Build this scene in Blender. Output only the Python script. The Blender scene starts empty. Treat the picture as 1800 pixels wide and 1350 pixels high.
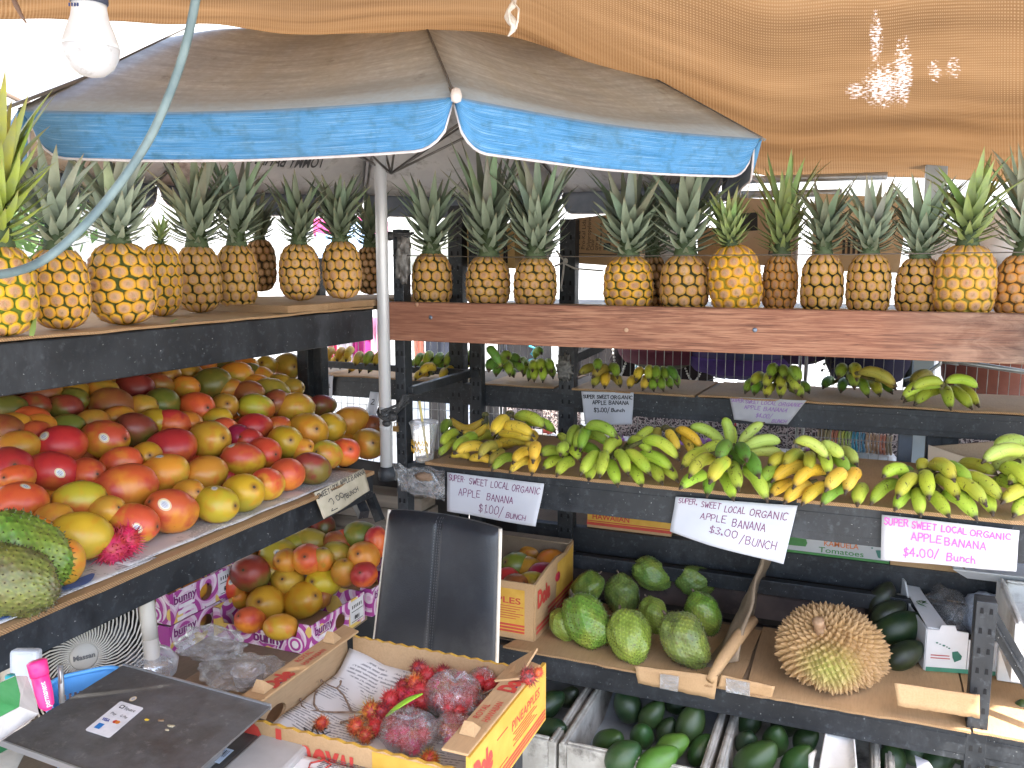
import bpy, math, random
from mathutils import Vector, Matrix, noise
random.seed(7)
R = math.radians
V = Vector
# ------------------------------------------------------------------ camera, world, sun
scn = bpy.context.scene
col = scn.collection
FPX, PITCH, YAW, EYE = 1502.0, R(8), R(22.3), 1.6
cd = bpy.data.cameras.new('camera'); cam = bpy.data.objects.new('camera', cd); col.objects.link(cam)
cam.location = (0, 0, EYE); cam.rotation_euler = (R(82), 0, YAW)
cd.sensor_width = 36; cd.lens = 36*FPX/1800; cd.clip_start = .02; cd.clip_end = 500
scn.camera = cam
SUN_EL, SUN_AZ = 62, 150          # azimuth measured from +Y towards +X
wd = bpy.data.worlds.new('World'); scn.world = wd; wd.use_nodes = True
nt = wd.node_tree; nt.nodes.clear()
so = nt.nodes.new('ShaderNodeOutputWorld'); bg = nt.nodes.new('ShaderNodeBackground'); sk = nt.nodes.new('ShaderNodeTexSky')
sk.sky_type = 'NISHITA'; sk.sun_disc = False; sk.sun_elevation = R(SUN_EL); sk.sun_rotation = R(SUN_AZ)
sk.air_density = 1.0; sk.dust_density = 2.5; sk.ozone_density = .6
nt.links.new(sk.outputs[0], bg.inputs[0]); nt.links.new(bg.outputs[0], so.inputs[0]); bg.inputs[1].default_value = .15
sl = bpy.data.lights.new('sun', 'SUN'); sl.energy = 2.8; sl.angle = R(.6); sl.color = (1, .95, .87)
sun = bpy.data.objects.new('sun', sl); col.objects.link(sun)
sd = V((math.sin(R(SUN_AZ))*math.cos(R(SUN_EL)), math.cos(R(SUN_AZ))*math.cos(R(SUN_EL)), math.sin(R(SUN_EL))))
sun.rotation_euler = sd.to_track_quat('Z', 'Y').to_euler(); sun.location = (0, 0, 8)
scn.view_settings.view_transform = 'Standard'; scn.view_settings.look = 'None'
scn.view_settings.exposure = 2.68; scn.view_settings.gamma = 1
try: scn.view_settings.use_curve_mapping = False
except Exception: pass
scn.render.engine = 'CYCLES'
scn.cycles.max_bounces = 10; scn.cycles.diffuse_bounces = 5; scn.cycles.transparent_max_bounces = 24
scn.cycles.transmission_bounces = 6; scn.cycles.glossy_bounces = 3; scn.cycles.caustics_reflective = False; scn.cycles.caustics_refractive = False
scn.cycles.sample_clamp_indirect = 6

# ------------------------------------------------------------------ placing: real positions measured by sighting
_cp, _sp, _cy, _sy = math.cos(PITCH), math.sin(PITCH), math.cos(YAW), math.sin(YAW)
FW = V((-_sy*_cp, _cy*_cp, -_sp)); RT = V((_cy, _sy, 0)); UP = V((-_sy*_sp, _cy*_sp, _cp)); CAM = V((0, 0, EYE))
def ray(x, y): return FW + RT*((x-900)/FPX) - UP*((y-675)/FPX)
def uz(x, y, z): d = ray(x, y); return CAM + d*((z-EYE)/d.z)
def uy(x, y, Y): d = ray(x, y); return CAM + d*(Y/d.y)
def ux(x, y, X): d = ray(x, y); return CAM + d*(X/d.x)
def ud(x, y, t): return CAM + ray(x, y)*t
def depth(p): return (p-CAM).dot(FW)
def proj(p):
    v = p-CAM; f = v.dot(FW); return 900+FPX*v.dot(RT)/f, 675-FPX*v.dot(UP)/f

# ------------------------------------------------------------------ mesh helpers
class MB:
    def __init__(s): s.v = []; s.f = []; s.m = []; s.c = []; s.sm = []
    def add(s, vs, fs, mi=0, cs=None, smooth=False):
        o = len(s.v); s.v += [tuple(p) for p in vs]; s.c += (cs if cs else [(0, 0, 0)]*len(vs))
        for f in fs: s.f.append([i+o for i in f]); s.m.append(mi); s.sm.append(smooth)
        return s
    def box(s, x0, x1, y0, y1, z0, z1, mi=0):
        vs = [(x, y, z) for z in (z0, z1) for y in (y0, y1) for x in (x0, x1)]
        return s.add(vs, [(0, 2, 3, 1), (4, 5, 7, 6), (0, 1, 5, 4), (2, 6, 7, 3), (0, 4, 6, 2), (1, 3, 7, 5)], mi)
    def obox(s, c, a, b, d, mi=0):      # centre and three half-axis vectors
        c, a, b, d = V(c), V(a), V(b), V(d)
        vs = [c + a*i + b*j + d*k for k in (-1, 1) for j in (-1, 1) for i in (-1, 1)]
        return s.add(vs, [(0, 2, 3, 1), (4, 5, 7, 6), (0, 1, 5, 4), (2, 6, 7, 3), (0, 4, 6, 2), (1, 3, 7, 5)], mi)
    def beam(s, p, q, w, h, up=(0, 0, 1), mi=0):
        p, q = V(p), V(q); d = (q-p); l = d.length; d.normalize(); u = V(up); sd_ = d.cross(u).normalized(); u = sd_.cross(d)
        return s.obox((p+q)/2, d*l/2, sd_*w/2, u*h/2, mi)
    def tube(s, pts, r, n=8, mi=0, cap=True, cs=None):
        pts = [V(p) for p in pts]; k = len(pts); rr = r if isinstance(r, (list, tuple)) else [r]*k
        vs = []; cc = []; prev = None
        for i, p in enumerate(pts):
            t = (pts[min(i+1, k-1)]-pts[max(i-1, 0)]).normalized()
            if prev is None: a = t.orthogonal().normalized()
            else: a = (prev - t*prev.dot(t)).normalized()
            prev = a; b = t.cross(a)
            for j in range(n):
                th = 2*math.pi*j/n; vs.append(p + (a*math.cos(th)+b*math.sin(th))*rr[i]); cc.append((i/(k-1), j/n, 0))
        fs = [(i*n+j, i*n+(j+1) % n, (i+1)*n+(j+1) % n, (i+1)*n+j) for i in range(k-1) for j in range(n)]
        if cap: fs += [tuple(range(n-1, -1, -1)), tuple((k-1)*n+j for j in range(n))]
        return s.add(vs, fs, mi, cc, True)
    def lathe(s, prof, n=24, o=(0, 0, 0), mi=0, ax=None, cap=True):
        o = V(o); Q = V((0, 0, 1)).rotation_difference(V(ax)) if ax is not None else None
        vs = []
        for r, z in prof:
            for j in range(n):
                p = V((r*math.cos(2*math.pi*j/n), r*math.sin(2*math.pi*j/n), z))
                if Q: p = Q @ p
                vs.append(o+p)
        k = len(prof); fs = [(i*n+j, i*n+(j+1) % n, (i+1)*n+(j+1) % n, (i+1)*n+j) for i in range(k-1) for j in range(n)]
        if cap: fs += [tuple(range(n-1, -1, -1)), tuple((k-1)*n+j for j in range(n))]
        return s.add(vs, fs, mi, None, True)
    def grid(s, fn, nu, nv, mi=0, smooth=True):
        vs = [fn(i/nu, j/nv) for j in range(nv+1) for i in range(nu+1)]
        cs = [(i/nu, j/nv, 0) for j in range(nv+1) for i in range(nu+1)]
        w = nu+1
        return s.add(vs, [(j*w+i, j*w+i+1, (j+1)*w+i+1, (j+1)*w+i) for j in range(nv) for i in range(nu)], mi, cs, smooth)
    def ball(s, c, rx, ry, rz, n=16, m=10, mi=0):
        c = V(c); prof = [(max(1e-4, math.sin(math.pi*i/m)), -math.cos(math.pi*i/m)) for i in range(m+1)]
        vs = [c+V((r*math.cos(2*math.pi*j/n)*rx, r*math.sin(2*math.pi*j/n)*ry, z*rz)) for r, z in prof for j in range(n)]
        return s.add(vs, [(i*n+j, i*n+(j+1) % n, (i+1)*n+(j+1) % n, (i+1)*n+j) for i in range(m) for j in range(n)], mi, None, True)
def make_mesh(name, mb, mats):
    me = bpy.data.meshes.new(name); me.from_pydata(mb.v, [], mb.f)
    for m in mats: me.materials.append(m)
    me.polygons.foreach_set('material_index', mb.m); me.polygons.foreach_set('use_smooth', mb.sm)
    if any(c != (0, 0, 0) for c in mb.c):
        at = me.attributes.new('uvt', 'FLOAT_VECTOR', 'POINT'); at.data.foreach_set('vector', [q for c in mb.c for q in c])
    me.update(); return me
WM = {}                                   # world matrix of things
def tag(o, label, cat, group=None, kind=None):
    if label: o['label'] = label
    if cat: o['category'] = cat
    if group: o['group'] = group
    if kind: o['kind'] = kind
    return o
def thing(name, label, cat, loc=(0, 0, 0), rot=(0, 0, 0), group=None, scale=1):
    o = bpy.data.objects.new(name, None); col.objects.link(o); o.location = loc; o.empty_display_size = .05
    if isinstance(rot, Matrix): o.rotation_euler = rot.to_euler()
    else: o.rotation_euler = rot
    o.scale = (scale,)*3
    WM[o.name] = Matrix.LocRotScale(o.location, o.rotation_euler, o.scale)
    return tag(o, label, cat, group)
def obj(name, mb, mats, parent=None, world=True, bevel=0, solid=0, sub=0, label=None):
    if not isinstance(mats, (list, tuple)): mats = [mats]
    mesh = mb if isinstance(mb, bpy.types.Mesh) else None
    if mesh is None:
        if world and parent is not None and parent.name in WM:
            iv = WM[parent.name].inverted(); mb.v = [tuple(iv @ V(p)) for p in mb.v]
        mesh = make_mesh(name, mb, mats)
    o = bpy.data.objects.new(name, mesh); col.objects.link(o)
    if parent is not None:
        o.parent = parent; WM[o.name] = WM[parent.name] if parent.name in WM else Matrix()
    if label: o['label'] = label
    if solid:
        m = o.modifiers.new('thickness', 'SOLIDIFY'); m.thickness = solid; m.offset = 0
    if sub:
        m = o.modifiers.new('smooth', 'SUBSURF'); m.levels = sub; m.render_levels = sub
    if bevel:
        m = o.modifiers.new('bevel', 'BEVEL'); m.width = bevel; m.segments = 2; m.limit_method = 'ANGLE'
    return o
def struct(name, mb, mats, **k):
    o = obj(name, mb, mats, **k); o['kind'] = 'structure'; return o
def child(name, mesh, parent, M=None):
    o = bpy.data.objects.new(name, mesh); col.objects.link(o); o.parent = parent
    if M is not None: o.matrix_local = M
    WM[o.name] = (WM.get(parent.name, Matrix())) @ (M if M is not None else Matrix())
    return o
def solo(name, mb, mats, label, cat, group=None, base=None, **k):   # a thing that is one mesh, origin at its base
    if base is None:
        xs = list(zip(*mb.v)); base = V(((min(xs[0])+max(xs[0]))/2, (min(xs[1])+max(xs[1]))/2, min(xs[2])))
    mb.v = [tuple(V(p)-V(base)) for p in mb.v]
    o = obj(name, mb, mats, **k); o.location = base; WM[o.name] = Matrix.Translation(base)
    return tag(o, label, cat, group)

# ------------------------------------------------------------------ material helpers
class NT:
    def __init__(s, name):
        s.m = bpy.data.materials.new(name); s.m.use_nodes = True; s.t = s.m.node_tree
        s.b = s.t.nodes['Principled BSDF']; s.out = s.t.nodes['Material Output']; s._c = None
    def n(s, typ, **k):
        x = s.t.nodes.new(typ)
        for a, v in k.items(): setattr(x, a, v)
        return x
    def l(s, a, b): s.t.links.new(a, b)
    def coord(s, rnd=True, kind='Object'):
        tc = s.n('ShaderNodeTexCoord')
        if not rnd: return tc.outputs[kind]
        if s._c is None:
            oi = s.n('ShaderNodeObjectInfo'); mm = s.n('ShaderNodeMath', operation='MULTIPLY'); mm.inputs[1].default_value = 37.0
            va = s.n('ShaderNodeVectorMath', operation='ADD')
            s.l(oi.outputs['Random'], mm.inputs[0]); s.l(tc.outputs[kind], va.inputs[0]); s.l(mm.outputs[0], va.inputs[1]); s._c = va.outputs[0]
        return s._c
    def noise(s, scale, detail=4, rough=.55, sc=(1, 1, 1), rnd=True, dist=0, co=None):
        mp = s.n('ShaderNodeMapping'); mp.inputs['Scale'].default_value = sc
        s.l(co if co is not None else s.coord(rnd), mp.inputs[0])
        x = s.n('ShaderNodeTexNoise'); x.inputs['Scale'].default_value = scale; x.inputs['Detail'].default_value = detail
        x.inputs['Roughness'].default_value = rough; x.inputs['Distortion'].default_value = dist
        s.l(mp.outputs[0], x.inputs['Vector']); return x.outputs['Fac']
    def ramp(s, fac, stops, interp='LINEAR'):
        r = s.n('ShaderNodeValToRGB'); r.color_ramp.interpolation = interp; e = r.color_ramp.elements
        while len(e) < len(stops): e.new(.5)
        for i, (p, c) in enumerate(stops):
            e[i].position = p; c = (c, c, c) if isinstance(c, (int, float)) else c; e[i].color = (*c, 1)
        s.l(fac, r.inputs[0]); return r.outputs[0]
    def mix(s, fac, a, b, mode='MIX'):
        x = s.n('ShaderNodeMix', data_type='RGBA', blend_type=mode)
        for i, v in ((0, fac), (6, a), (7, b)):
            if isinstance(v, (int, float)): x.inputs[i].default_value = v
            elif isinstance(v, tuple): x.inputs[i].default_value = (*v, 1)
            else: s.l(v, x.inputs[i])
        return x.outputs[2]
    def math(s, op, a, b=0.0, clamp=False):
        x = s.n('ShaderNodeMath', operation=op); x.use_clamp = clamp
        for i, v in ((0, a), (1, b)):
            if isinstance(v, (int, float)): x.inputs[i].default_value = v
            else: s.l(v, x.inputs[i])
        return x.outputs[0]
    def bump(s, h, strength=.3, dist=.002):
        b = s.n('ShaderNodeBump'); b.inputs['Strength'].default_value = strength; b.inputs['Distance'].default_value = dist
        s.l(h, b.inputs['Height']); s.l(b.outputs[0], s.b.inputs['Normal']); return b.outputs[0]
    def attr(s, name, typ='GEOMETRY', out='Vector'):
        a = s.n('ShaderNodeAttribute', attribute_name=name, attribute_type=typ); return a.outputs[out]
    def xyz(s, v): x = s.n('ShaderNodeSeparateXYZ'); s.l(v, x.inputs[0]); return x.outputs
    def fin(s, c, rough=.6, metal=0, spec=None, **k):
        if isinstance(c, tuple): s.b.inputs['Base Color'].default_value = (*c, 1)
        else: s.l(c, s.b.inputs['Base Color'])
        if isinstance(rough, (int, float)): s.b.inputs['Roughness'].default_value = rough
        else: s.l(rough, s.b.inputs['Roughness'])
        s.b.inputs['Metallic'].default_value = metal
        if spec is not None: s.b.inputs['Specular IOR Level'].default_value = spec
        return s.m
def mat(name, a, b=None, scale=30, rough=.6, metal=0, bump=0, bs=None, lo=.4, hi=.65, sc=(1, 1, 1), spec=None, dirt=None, dscale=8, sss=0):
    t = NT(name); c = a
    if b is not None: c = t.ramp(t.noise(scale, sc=sc), [(lo, a), (hi, b)])
    if dirt is not None: c = t.mix(t.ramp(t.noise(dscale, 6, .7), [(.52, 0), (.68, .8)]), c, dirt)
    if bump: t.bump(t.noise(bs or scale*2, 5, sc=sc), bump)
    return t.fin(c, rough, metal, spec)
def plain(name, c, rough=.6, metal=0): return mat(name, c, tuple(q*.82 for q in c), 25, rough, metal)

# black paint steel with dust and scrapes
def steel_mat(name, base, dust):
    t = NT(name); n1 = t.noise(9, 6, .7); n2 = t.noise(60, 4, .6); sp = t.noise(160, 2, .5)
    c = t.ramp(n1, [(.35, base), (.75, dust)])
    c = t.mix(t.ramp(t.noise(5, 6, .75, sc=(1, 1, .5)), [(.50, 0), (.68, .55)]), c, tuple(q*2.2 for q in dust)); c = t.mix(t.ramp(n2, [(.56, 0), (.74, .5)]), c, tuple(q*2.8 for q in dust))
    c = t.mix(t.ramp(sp, [(.72, 0), (.76, .7)]), c, (.35, .35, .34))
    r = t.ramp(n1, [(.3, .38), (.7, .62)]); t.bump(n2, .12, .001); return t.fin(c, r, 0, .4)
M_STEEL = steel_mat('black_painted_steel', (.008, .010, .013), (.027, .030, .034))
M_DARK = plain('dark_gap', (.006, .006, .007), .8)
def kraft(name, a, b, edge=False):
    t = NT(name); n = t.noise(3.5, 5, .6); f = t.noise(240, 3, .6, sc=(1, .12, 1)); st = t.noise(26, 6, .75)
    c = t.ramp(n, [(.3, a), (.7, b)]); c = t.mix(t.ramp(f, [(.4, 0), (.7, .25)]), c, tuple(q*.6 for q in a))
    c = t.mix(t.ramp(st, [(.62, 0), (.72, .5)]), c, tuple(q*.42 for q in a))
    if edge:
        w = t.n('ShaderNodeTexWave', wave_type='BANDS', bands_direction='DIAGONAL'); w.inputs['Scale'].default_value = 120; w.inputs['Distortion'].default_value = 3
        t.l(t.coord(), w.inputs['Vector']); c = t.mix(t.ramp(w.outputs['Fac'], [(.35, 0), (.6, .55)]), c, (.10, .055, .025))
        t.bump(w.outputs['Fac'], .5, .002)
    else: t.bump(f, .15, .0006)
    return t.fin(c, .78, 0, .25)
M_KRAFT = kraft('kraft_cardboard', (.40, .245, .12), (.50, .33, .18))
M_KRAFT2 = kraft('grey_worn_cardboard', (.20, .145, .095), (.31, .235, .16))
M_KEDGE = kraft('corrugated_edge', (.36, .21, .10), (.47, .30, .16), True)

# ------------------------------------------------------------------ lettering
_tc = {}
def text_raw(s, bold):
    k = (s, bold)
    if k not in _tc:
        cu = bpy.data.curves.new('t', 'FONT'); cu.body = s; cu.size = 1; cu.offset = bold; cu.resolution_u = 3
        o = bpy.data.objects.new('t', cu); me = o.to_mesh()
        _tc[k] = ([tuple(v.co) for v in me.vertices], [tuple(p.vertices) for p in me.polygons]); o.to_mesh_clear()
        bpy.data.objects.remove(o); bpy.data.curves.remove(cu)
    return _tc[k]
def text_mb(mb, s, O, xd, yd, h, width=None, bold=0, mirror=False, off=.0012, mi=0, fn=None, center=False):
    vs, fs = text_raw(s, bold)
    if not vs: return mb
    O, xd, yd = V(O), V(xd).normalized(), V(yd).normalized(); n = xd.cross(yd)
    x0 = min(v[0] for v in vs); x1 = max(v[0] for v in vs); sx = (width/(x1-x0)) if width else h
    out = []
    for x, y, _ in vs:
        X = (x-x0)*sx; Y = y*h
        if mirror: X = (x1-x0)*sx - X
        if center: X -= (x1-x0)*sx/2
        out.append(fn(X, Y) if fn else O + xd*X + yd*Y + n*off)
    return mb.add(out, [f[::-1] for f in fs] if mirror else fs, mi)
STROKES = {
'A': '0,0 2,6 4,0;.7,2 3.3,2', 'B': '0,0 0,6 2.6,6 3.4,4.7 2.6,3.3 0,3.1;2.6,3.3 3.8,1.8 2.8,0 0,0', 'C': '3.8,5 2.4,6 .8,5.2 0,3 .8,.8 2.4,0 3.8,.9',
'D': '0,0 0,6 2.2,6 3.9,4 3.9,2 2.2,0 0,0', 'E': '3.6,6 0,6 0,0 3.7,0;0,3.1 2.8,3.1', 'G': '3.8,5 2.4,6 .8,5.2 0,3 .8,.8 2.4,0 3.8,1 3.8,2.6 2.3,2.6',
'H': '0,0 0,6;3.6,0 3.6,6;0,3 3.6,3', 'I': '1,0 1,6', 'L': '0,6 0,0 3.3,0', 'M': '0,0 .3,6 2.2,2.2 4.2,6 4.6,0', 'N': '0,0 0,6 3.7,0 3.7,6',
'O': '2,6 .4,5 0,3 .5,.9 2,0 3.6,.9 4,3 3.6,5 2,6', 'P': '0,0 0,6 2.6,6 3.6,4.6 2.6,3 0,2.9', 'R': '0,0 0,6 2.6,6 3.5,4.6 2.6,3.1 0,3;1.6,3 3.7,0',
'S': '3.5,5.2 2,6 .4,5.2 .4,3.8 3.3,2.4 3.4,.9 1.8,0 0,.8', 'T': '0,6 4,6;2,6 2,0', 'U': '0,6 0,1.4 1.4,0 2.8,.3 3.6,1.6 3.6,6', 'W': '0,6 1.2,0 2.5,4 3.8,0 5,6',
'K': '0,0 0,6;3.6,6 0,2.8 3.8,0', 'Y': '0,6 2,3 4,6;2,3 2,0', '$': '3.5,5 2,5.6 .4,4.8 .6,3.6 3.3,2.4 3.3,1 1.8,.4 0,1.1;1.8,6.6 1.8,-.6', '1': '.8,4.8 1.8,6 1.8,0',
'2': '.2,4.8 1.4,6 3,5.4 3,3.8 0,0 3.8,.2', '3': '.3,5.4 2,6 3.3,4.9 1.5,3.2 3.4,1.7 2.2,0 0,.6', '4': '2.8,0 2.8,6 0,2 4,2', '0': '2,6 .4,5 0,3 .5,.9 2,0 3.6,.9 4,3 3.6,5 2,6',
'/': '0,-1.2 3.2,6.8', '.': '.2,.1 1.1,.1;.2,.6 1.1,.6;.2,1.1 1.1,1.1', '-': '.3,3 1.6,3', 'u': '0,3.6 .2,.8 1.3,0 2.6,.9 2.8,3.6;2.8,1 3.1,0', 'n': '0,0 0,3.6;0,2.6 1.4,3.8 2.6,2.9 2.7,0', 'c': '2.6,3.2 1.3,3.8 .1,2 1,.1 2.7,.7',
'h': '0,0 0,6;0,2.5 1.4,3.7 2.6,2.8 2.7,0', ' ': ''}
def strokes(mb, s, w, h, fn, th=.0016, jit=.25, mi=0, x0=0.0, y0=0.0, seed=1):
    """handwriting: s fitted to width w and cap height h, fn(x,y)->point; ribbons of thickness th"""
    rg = random.Random(seed); adv = []
    for ch in s:
        g = STROKES.get(ch, '');
        wd_ = max([float(p.split(',')[0]) for st in g.split(';') if st for p in st.split()] or [2.2]); adv.append(wd_+1.35)
    tot = sum(adv)-1.35; sx = w/tot; sy = h/6; X = 0
    for ch, a in zip(s, adv):
        g = STROKES.get(ch, ''); dx, dy, sl_ = rg.uniform(-.2, .2), rg.uniform(-.35, .35), rg.uniform(-.04, .1)
        for st in g.split(';'):
            if not st: continue
            pts = [(float(p.split(',')[0]), float(p.split(',')[1])) for p in st.split()]
            pts = [((X+dx+px_+sl_*py_+rg.uniform(-jit, jit)*.6)*sx+x0, (py_+dy+rg.uniform(-jit, jit))*sy+y0) for px_, py_ in pts]
            for (ax, ay), (bx, by) in zip(pts, pts[1:]):
                l = math.hypot(bx-ax, by-ay) or 1e-6; ex, ey = (bx-ax)/l, (by-ay)/l; nx, ny = -ey*th/2, ex*th/2; e = th*.35
                q = [(ax-ex*e+nx, ay-ey*e+ny), (ax-ex*e-nx, ay-ey*e-ny), (bx+ex*e-nx, by+ey*e-ny), (bx+ex*e+nx, by+ey*e+ny)]
                mb.add([fn(*c) for c in q], [(0, 1, 2, 3)], mi)
        X += a
    return mb
def ords(i): return ['first', 'second', 'third', 'fourth', 'fifth', 'sixth', 'seventh', 'eighth', 'ninth', 'tenth', 'eleventh', 'twelfth', 'thirteenth', 'fourteenth', 'fifteenth', 'sixteenth', 'seventeenth', 'eighteenth', 'nineteenth', 'twentieth', 'twenty-first', 'twenty-second', 'twenty-third', 'twenty-fourth', 'twenty-fifth', 'twenty-sixth', 'twenty-seventh', 'twenty-eighth', 'twenty-ninth', 'thirtieth', 'thirty-first', 'thirty-second', 'thirty-third', 'thirty-fourth', 'thirty-fifth'][i]
# ================================================================== SETTING
D = 2.21                         # front plane of the right-hand rack
XL = -1.3125                     # front plane of the left-hand rack
Z_TOP, Z_B3, Z_LOW = 1.468, 1.012, .487
Y2, Z_B2 = 2.72, 1.184           # front of the rear rack, its upper shelf
Z_PL, Z_MG = 1.478, .997         # left rack: pineapple shelf, mango shelf
g = NT('pale_bounce_ground'); c = g.ramp(g.noise(3, 6), [(.3, (.30, .29, .27)), (.7, (.44, .42, .39))]); c = g.mix(g.ramp(g.noise(60, 3), [(.4, 0), (.7, .5)]), c, (.38, .36, .33)); g.bump(g.noise(90, 4), .4, .004); M_GROUND = g.fin(c, .9)  # ground colour made pale to bounce sunlight up onto the goods
mb = MB(); mb.grid(lambda u, v: V((-150+300*u, -150+300*v, 0)), 12, 12, smooth=False); struct('ground', mb, M_GROUND)
mb = MB(); mb.box(-9, 9, 2.9, 14, .004, .03); struct('concrete_pavement', mb, mat('pale_concrete', (.42, .41, .39), (.52, .51, .49), 4, .85, bump=.2))

# ---- orange shade cloth overhead
def cloth_mat():
    t = NT('orange_shade_cloth'); co = t.attr('uvt')
    w1 = t.n('ShaderNodeTexWave', bands_direction='X'); w1.inputs['Scale'].default_value = 175; w1.inputs['Distortion'].default_value = .3; w1.inputs['Detail'].default_value = 1
    w2 = t.n('ShaderNodeTexWave', bands_direction='Y'); w2.inputs['Scale'].default_value = 58; w2.inputs['Distortion'].default_value = .3; w2.inputs['Detail'].default_value = 1
    t.l(co, w1.inputs[0]); t.l(co, w2.inputs[0])
    wv = t.math('MULTIPLY', w1.outputs['Fac'], w2.outputs['Fac'])
    fold = t.noise(3.0, 4, .5, sc=(1.4, 4, 1), co=co, rnd=False); fine = t.noise(60, 3, .7, sc=(.5, 6, 1), co=co, rnd=False)
    c = t.ramp(fold, [(.28, (.235, .155, .090)), (.5, (.325, .225, .135)), (.78, (.43, .31, .195))])
    c = t.mix(t.ramp(fine, [(.35, .22), (.65, 0)]), c, (.21, .135, .07))
    c = t.mix(t.ramp(wv, [(.3, 0), (.75, .5)]), c, (.60, .48, .33))
    dif = t.n('ShaderNodeBsdfDiffuse'); tr = t.n('ShaderNodeBsdfTranslucent'); tp = t.n('ShaderNodeBsdfTransparent'); m1 = t.n('ShaderNodeMixShader'); m2 = t.n('ShaderNodeMixShader')
    t.l(c, dif.inputs[0]); t.l(c, tr.inputs[0]); m1.inputs[0].default_value = .6; t.l(dif.outputs[0], m1.inputs[1]); t.l(tr.outputs[0], m1.inputs[2])
    hole = t.ramp(wv, [(.70, 0), (.82, .10)])
    # worn spots where the weave has opened; light coming through painted as pale colour
    vs = None
    for (cu, cv, ru, rv, k) in ((.740, .585, .020, .07, 1), (.757, .61, .010, .10, 1), (.718, .575, .009, .03, .8), (.784, .62, .007, .035, .7), (.802, .63, .009, .03, .6), (.734, .70, .006, .06, .9)):
        sx = t.xyz(co); a = t.math('DIVIDE', t.math('SUBTRACT', sx[0], cu), ru); b = t.math('DIVIDE', t.math('SUBTRACT', sx[1], cv), rv)
        d = t.math('ADD', t.math('MULTIPLY', a, a), t.math('MULTIPLY', b, b)); e = t.math('MULTIPLY', t.math('SUBTRACT', 1.0, d, True), k)
        vs = e if vs is None else t.math('MAXIMUM', vs, e)
    nz = t.noise(260, 2, .5, co=co, rnd=False); wn = t.ramp(t.math('ADD', t.math('MULTIPLY', vs, .22), nz), [(.62, 0), (.70, .07)])
    wn = t.math('MULTIPLY', wn, t.ramp(vs, [(.01, 0), (.1, 1)]))
    hole = t.math('MAXIMUM', hole, wn); wc = t.mix(t.math('MULTIPLY', wn, 9.0, True), c, (.72, .70, .74)); t.l(wc, dif.inputs[0]); t.l(wc, tr.inputs[0])
    t.l(hole, m2.inputs[0]); t.l(m1.outputs[0], m2.inputs[1]); t.l(tp.outputs[0], m2.inputs[2]); t.l(m2.outputs[0], t.out.inputs[0])
    return t.m
M_CLOTH = cloth_mat()
EDGE = [(-2600, -60, 1.25), (-500, -20, 1.35), (0, 14, 1.55), (200, 28, 1.7), (400, 44, 1.84), (560, 54, 1.86), (740, 57, 1.9), (900, 70, 2.25), (1100, 190, 2.8), (1320, 303, 3.35), (1500, 309, 3.25), (1650, 314, 3.1), (1800, 321, 3.0), (2200, 330, 2.8), (2700, 350, 2.6)]  # leftmost point is out of view, added to shade the left rack
NEAR = [(-2600, -420, .60), (-500, -420, .70), (0, -420, .75), (200, -420, .78), (400, -420, .80), (560, -420, .82), (740, -430, .85), (900, -440, .9), (1100, -440, .92), (1320, -440, .92), (1500, -440, .92), (1650, -440, .92), (1800, -440, .92), (2200, -440, .9), (2700, -440, .9)]
EP = [ud(*e) for e in EDGE]; NP = [ud(*e) for e in NEAR]
def lerp_list(L, u):
    k = u*(len(L)-1); i = min(int(k), len(L)-2); f = k-i
    p0, p1, p2, p3 = L[max(i-1, 0)], L[i], L[i+1], L[min(i+2, len(L)-1)]
    return .5*((2*p1)+(p2-p0)*f+(2*p0-5*p1+4*p2-p3)*f*f+(3*p1-p0-3*p2+p3)*f**3)
def tarp(u, v):
    e = lerp_list(EP, u); n_ = lerp_list(NP, u); p = e.lerp(n_, v)
    p.z += -.10*math.sin(math.pi*v)*(1-.4*u) + .010*noise.noise(V((u*20, v*1.5, 1)))*min(1, v*6+.3) + .008*noise.noise(V((u*9+v*5, v*4-u*3, 3)))*min(1, v*5)
    return p
mb = MB(); mb.grid(tarp, 150, 46)
# unseen cloth behind the camera, its length set to shade the bulb
mb.grid(lambda u, v: lerp_list(NP, u).lerp(lerp_list(NP, u)+V((.1, -.85, .1)), v), 40, 4)
cl = solo('shade_cloth', mb, M_CLOTH, 'orange brown woven shade cloth stretched overhead with bright worn spots', 'shade cloth', base=V((.3, 2.0, 2.0)), solid=.0015)
# rope tied to the cloth
mb = MB(); p = ud(903, -6, 1.5)
mb.tube([ud(898+6*math.sin(i*1.3), -8+i*9, 1.5) for i in range(9)], [.003, .0045, .006, .004, .0075, .0085, .0065, .004, .0015], 8)
mb.tube([ud(903, -4, 1.5), ud(893, 20, 1.49), ud(897, 40, 1.49), ud(908, 50, 1.5)], .0022, 6); mb.tube([ud(897, -4, 1.5), ud(912, 16, 1.49), ud(910, 38, 1.49), ud(904, 56, 1.5)], .0018, 6)
solo('rope', mb, mat('white_rope', (.75, .72, .66), (.55, .5, .44), 90, .9, bump=.5), 'short frayed white rope end hanging from the orange shade cloth', 'rope')

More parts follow.
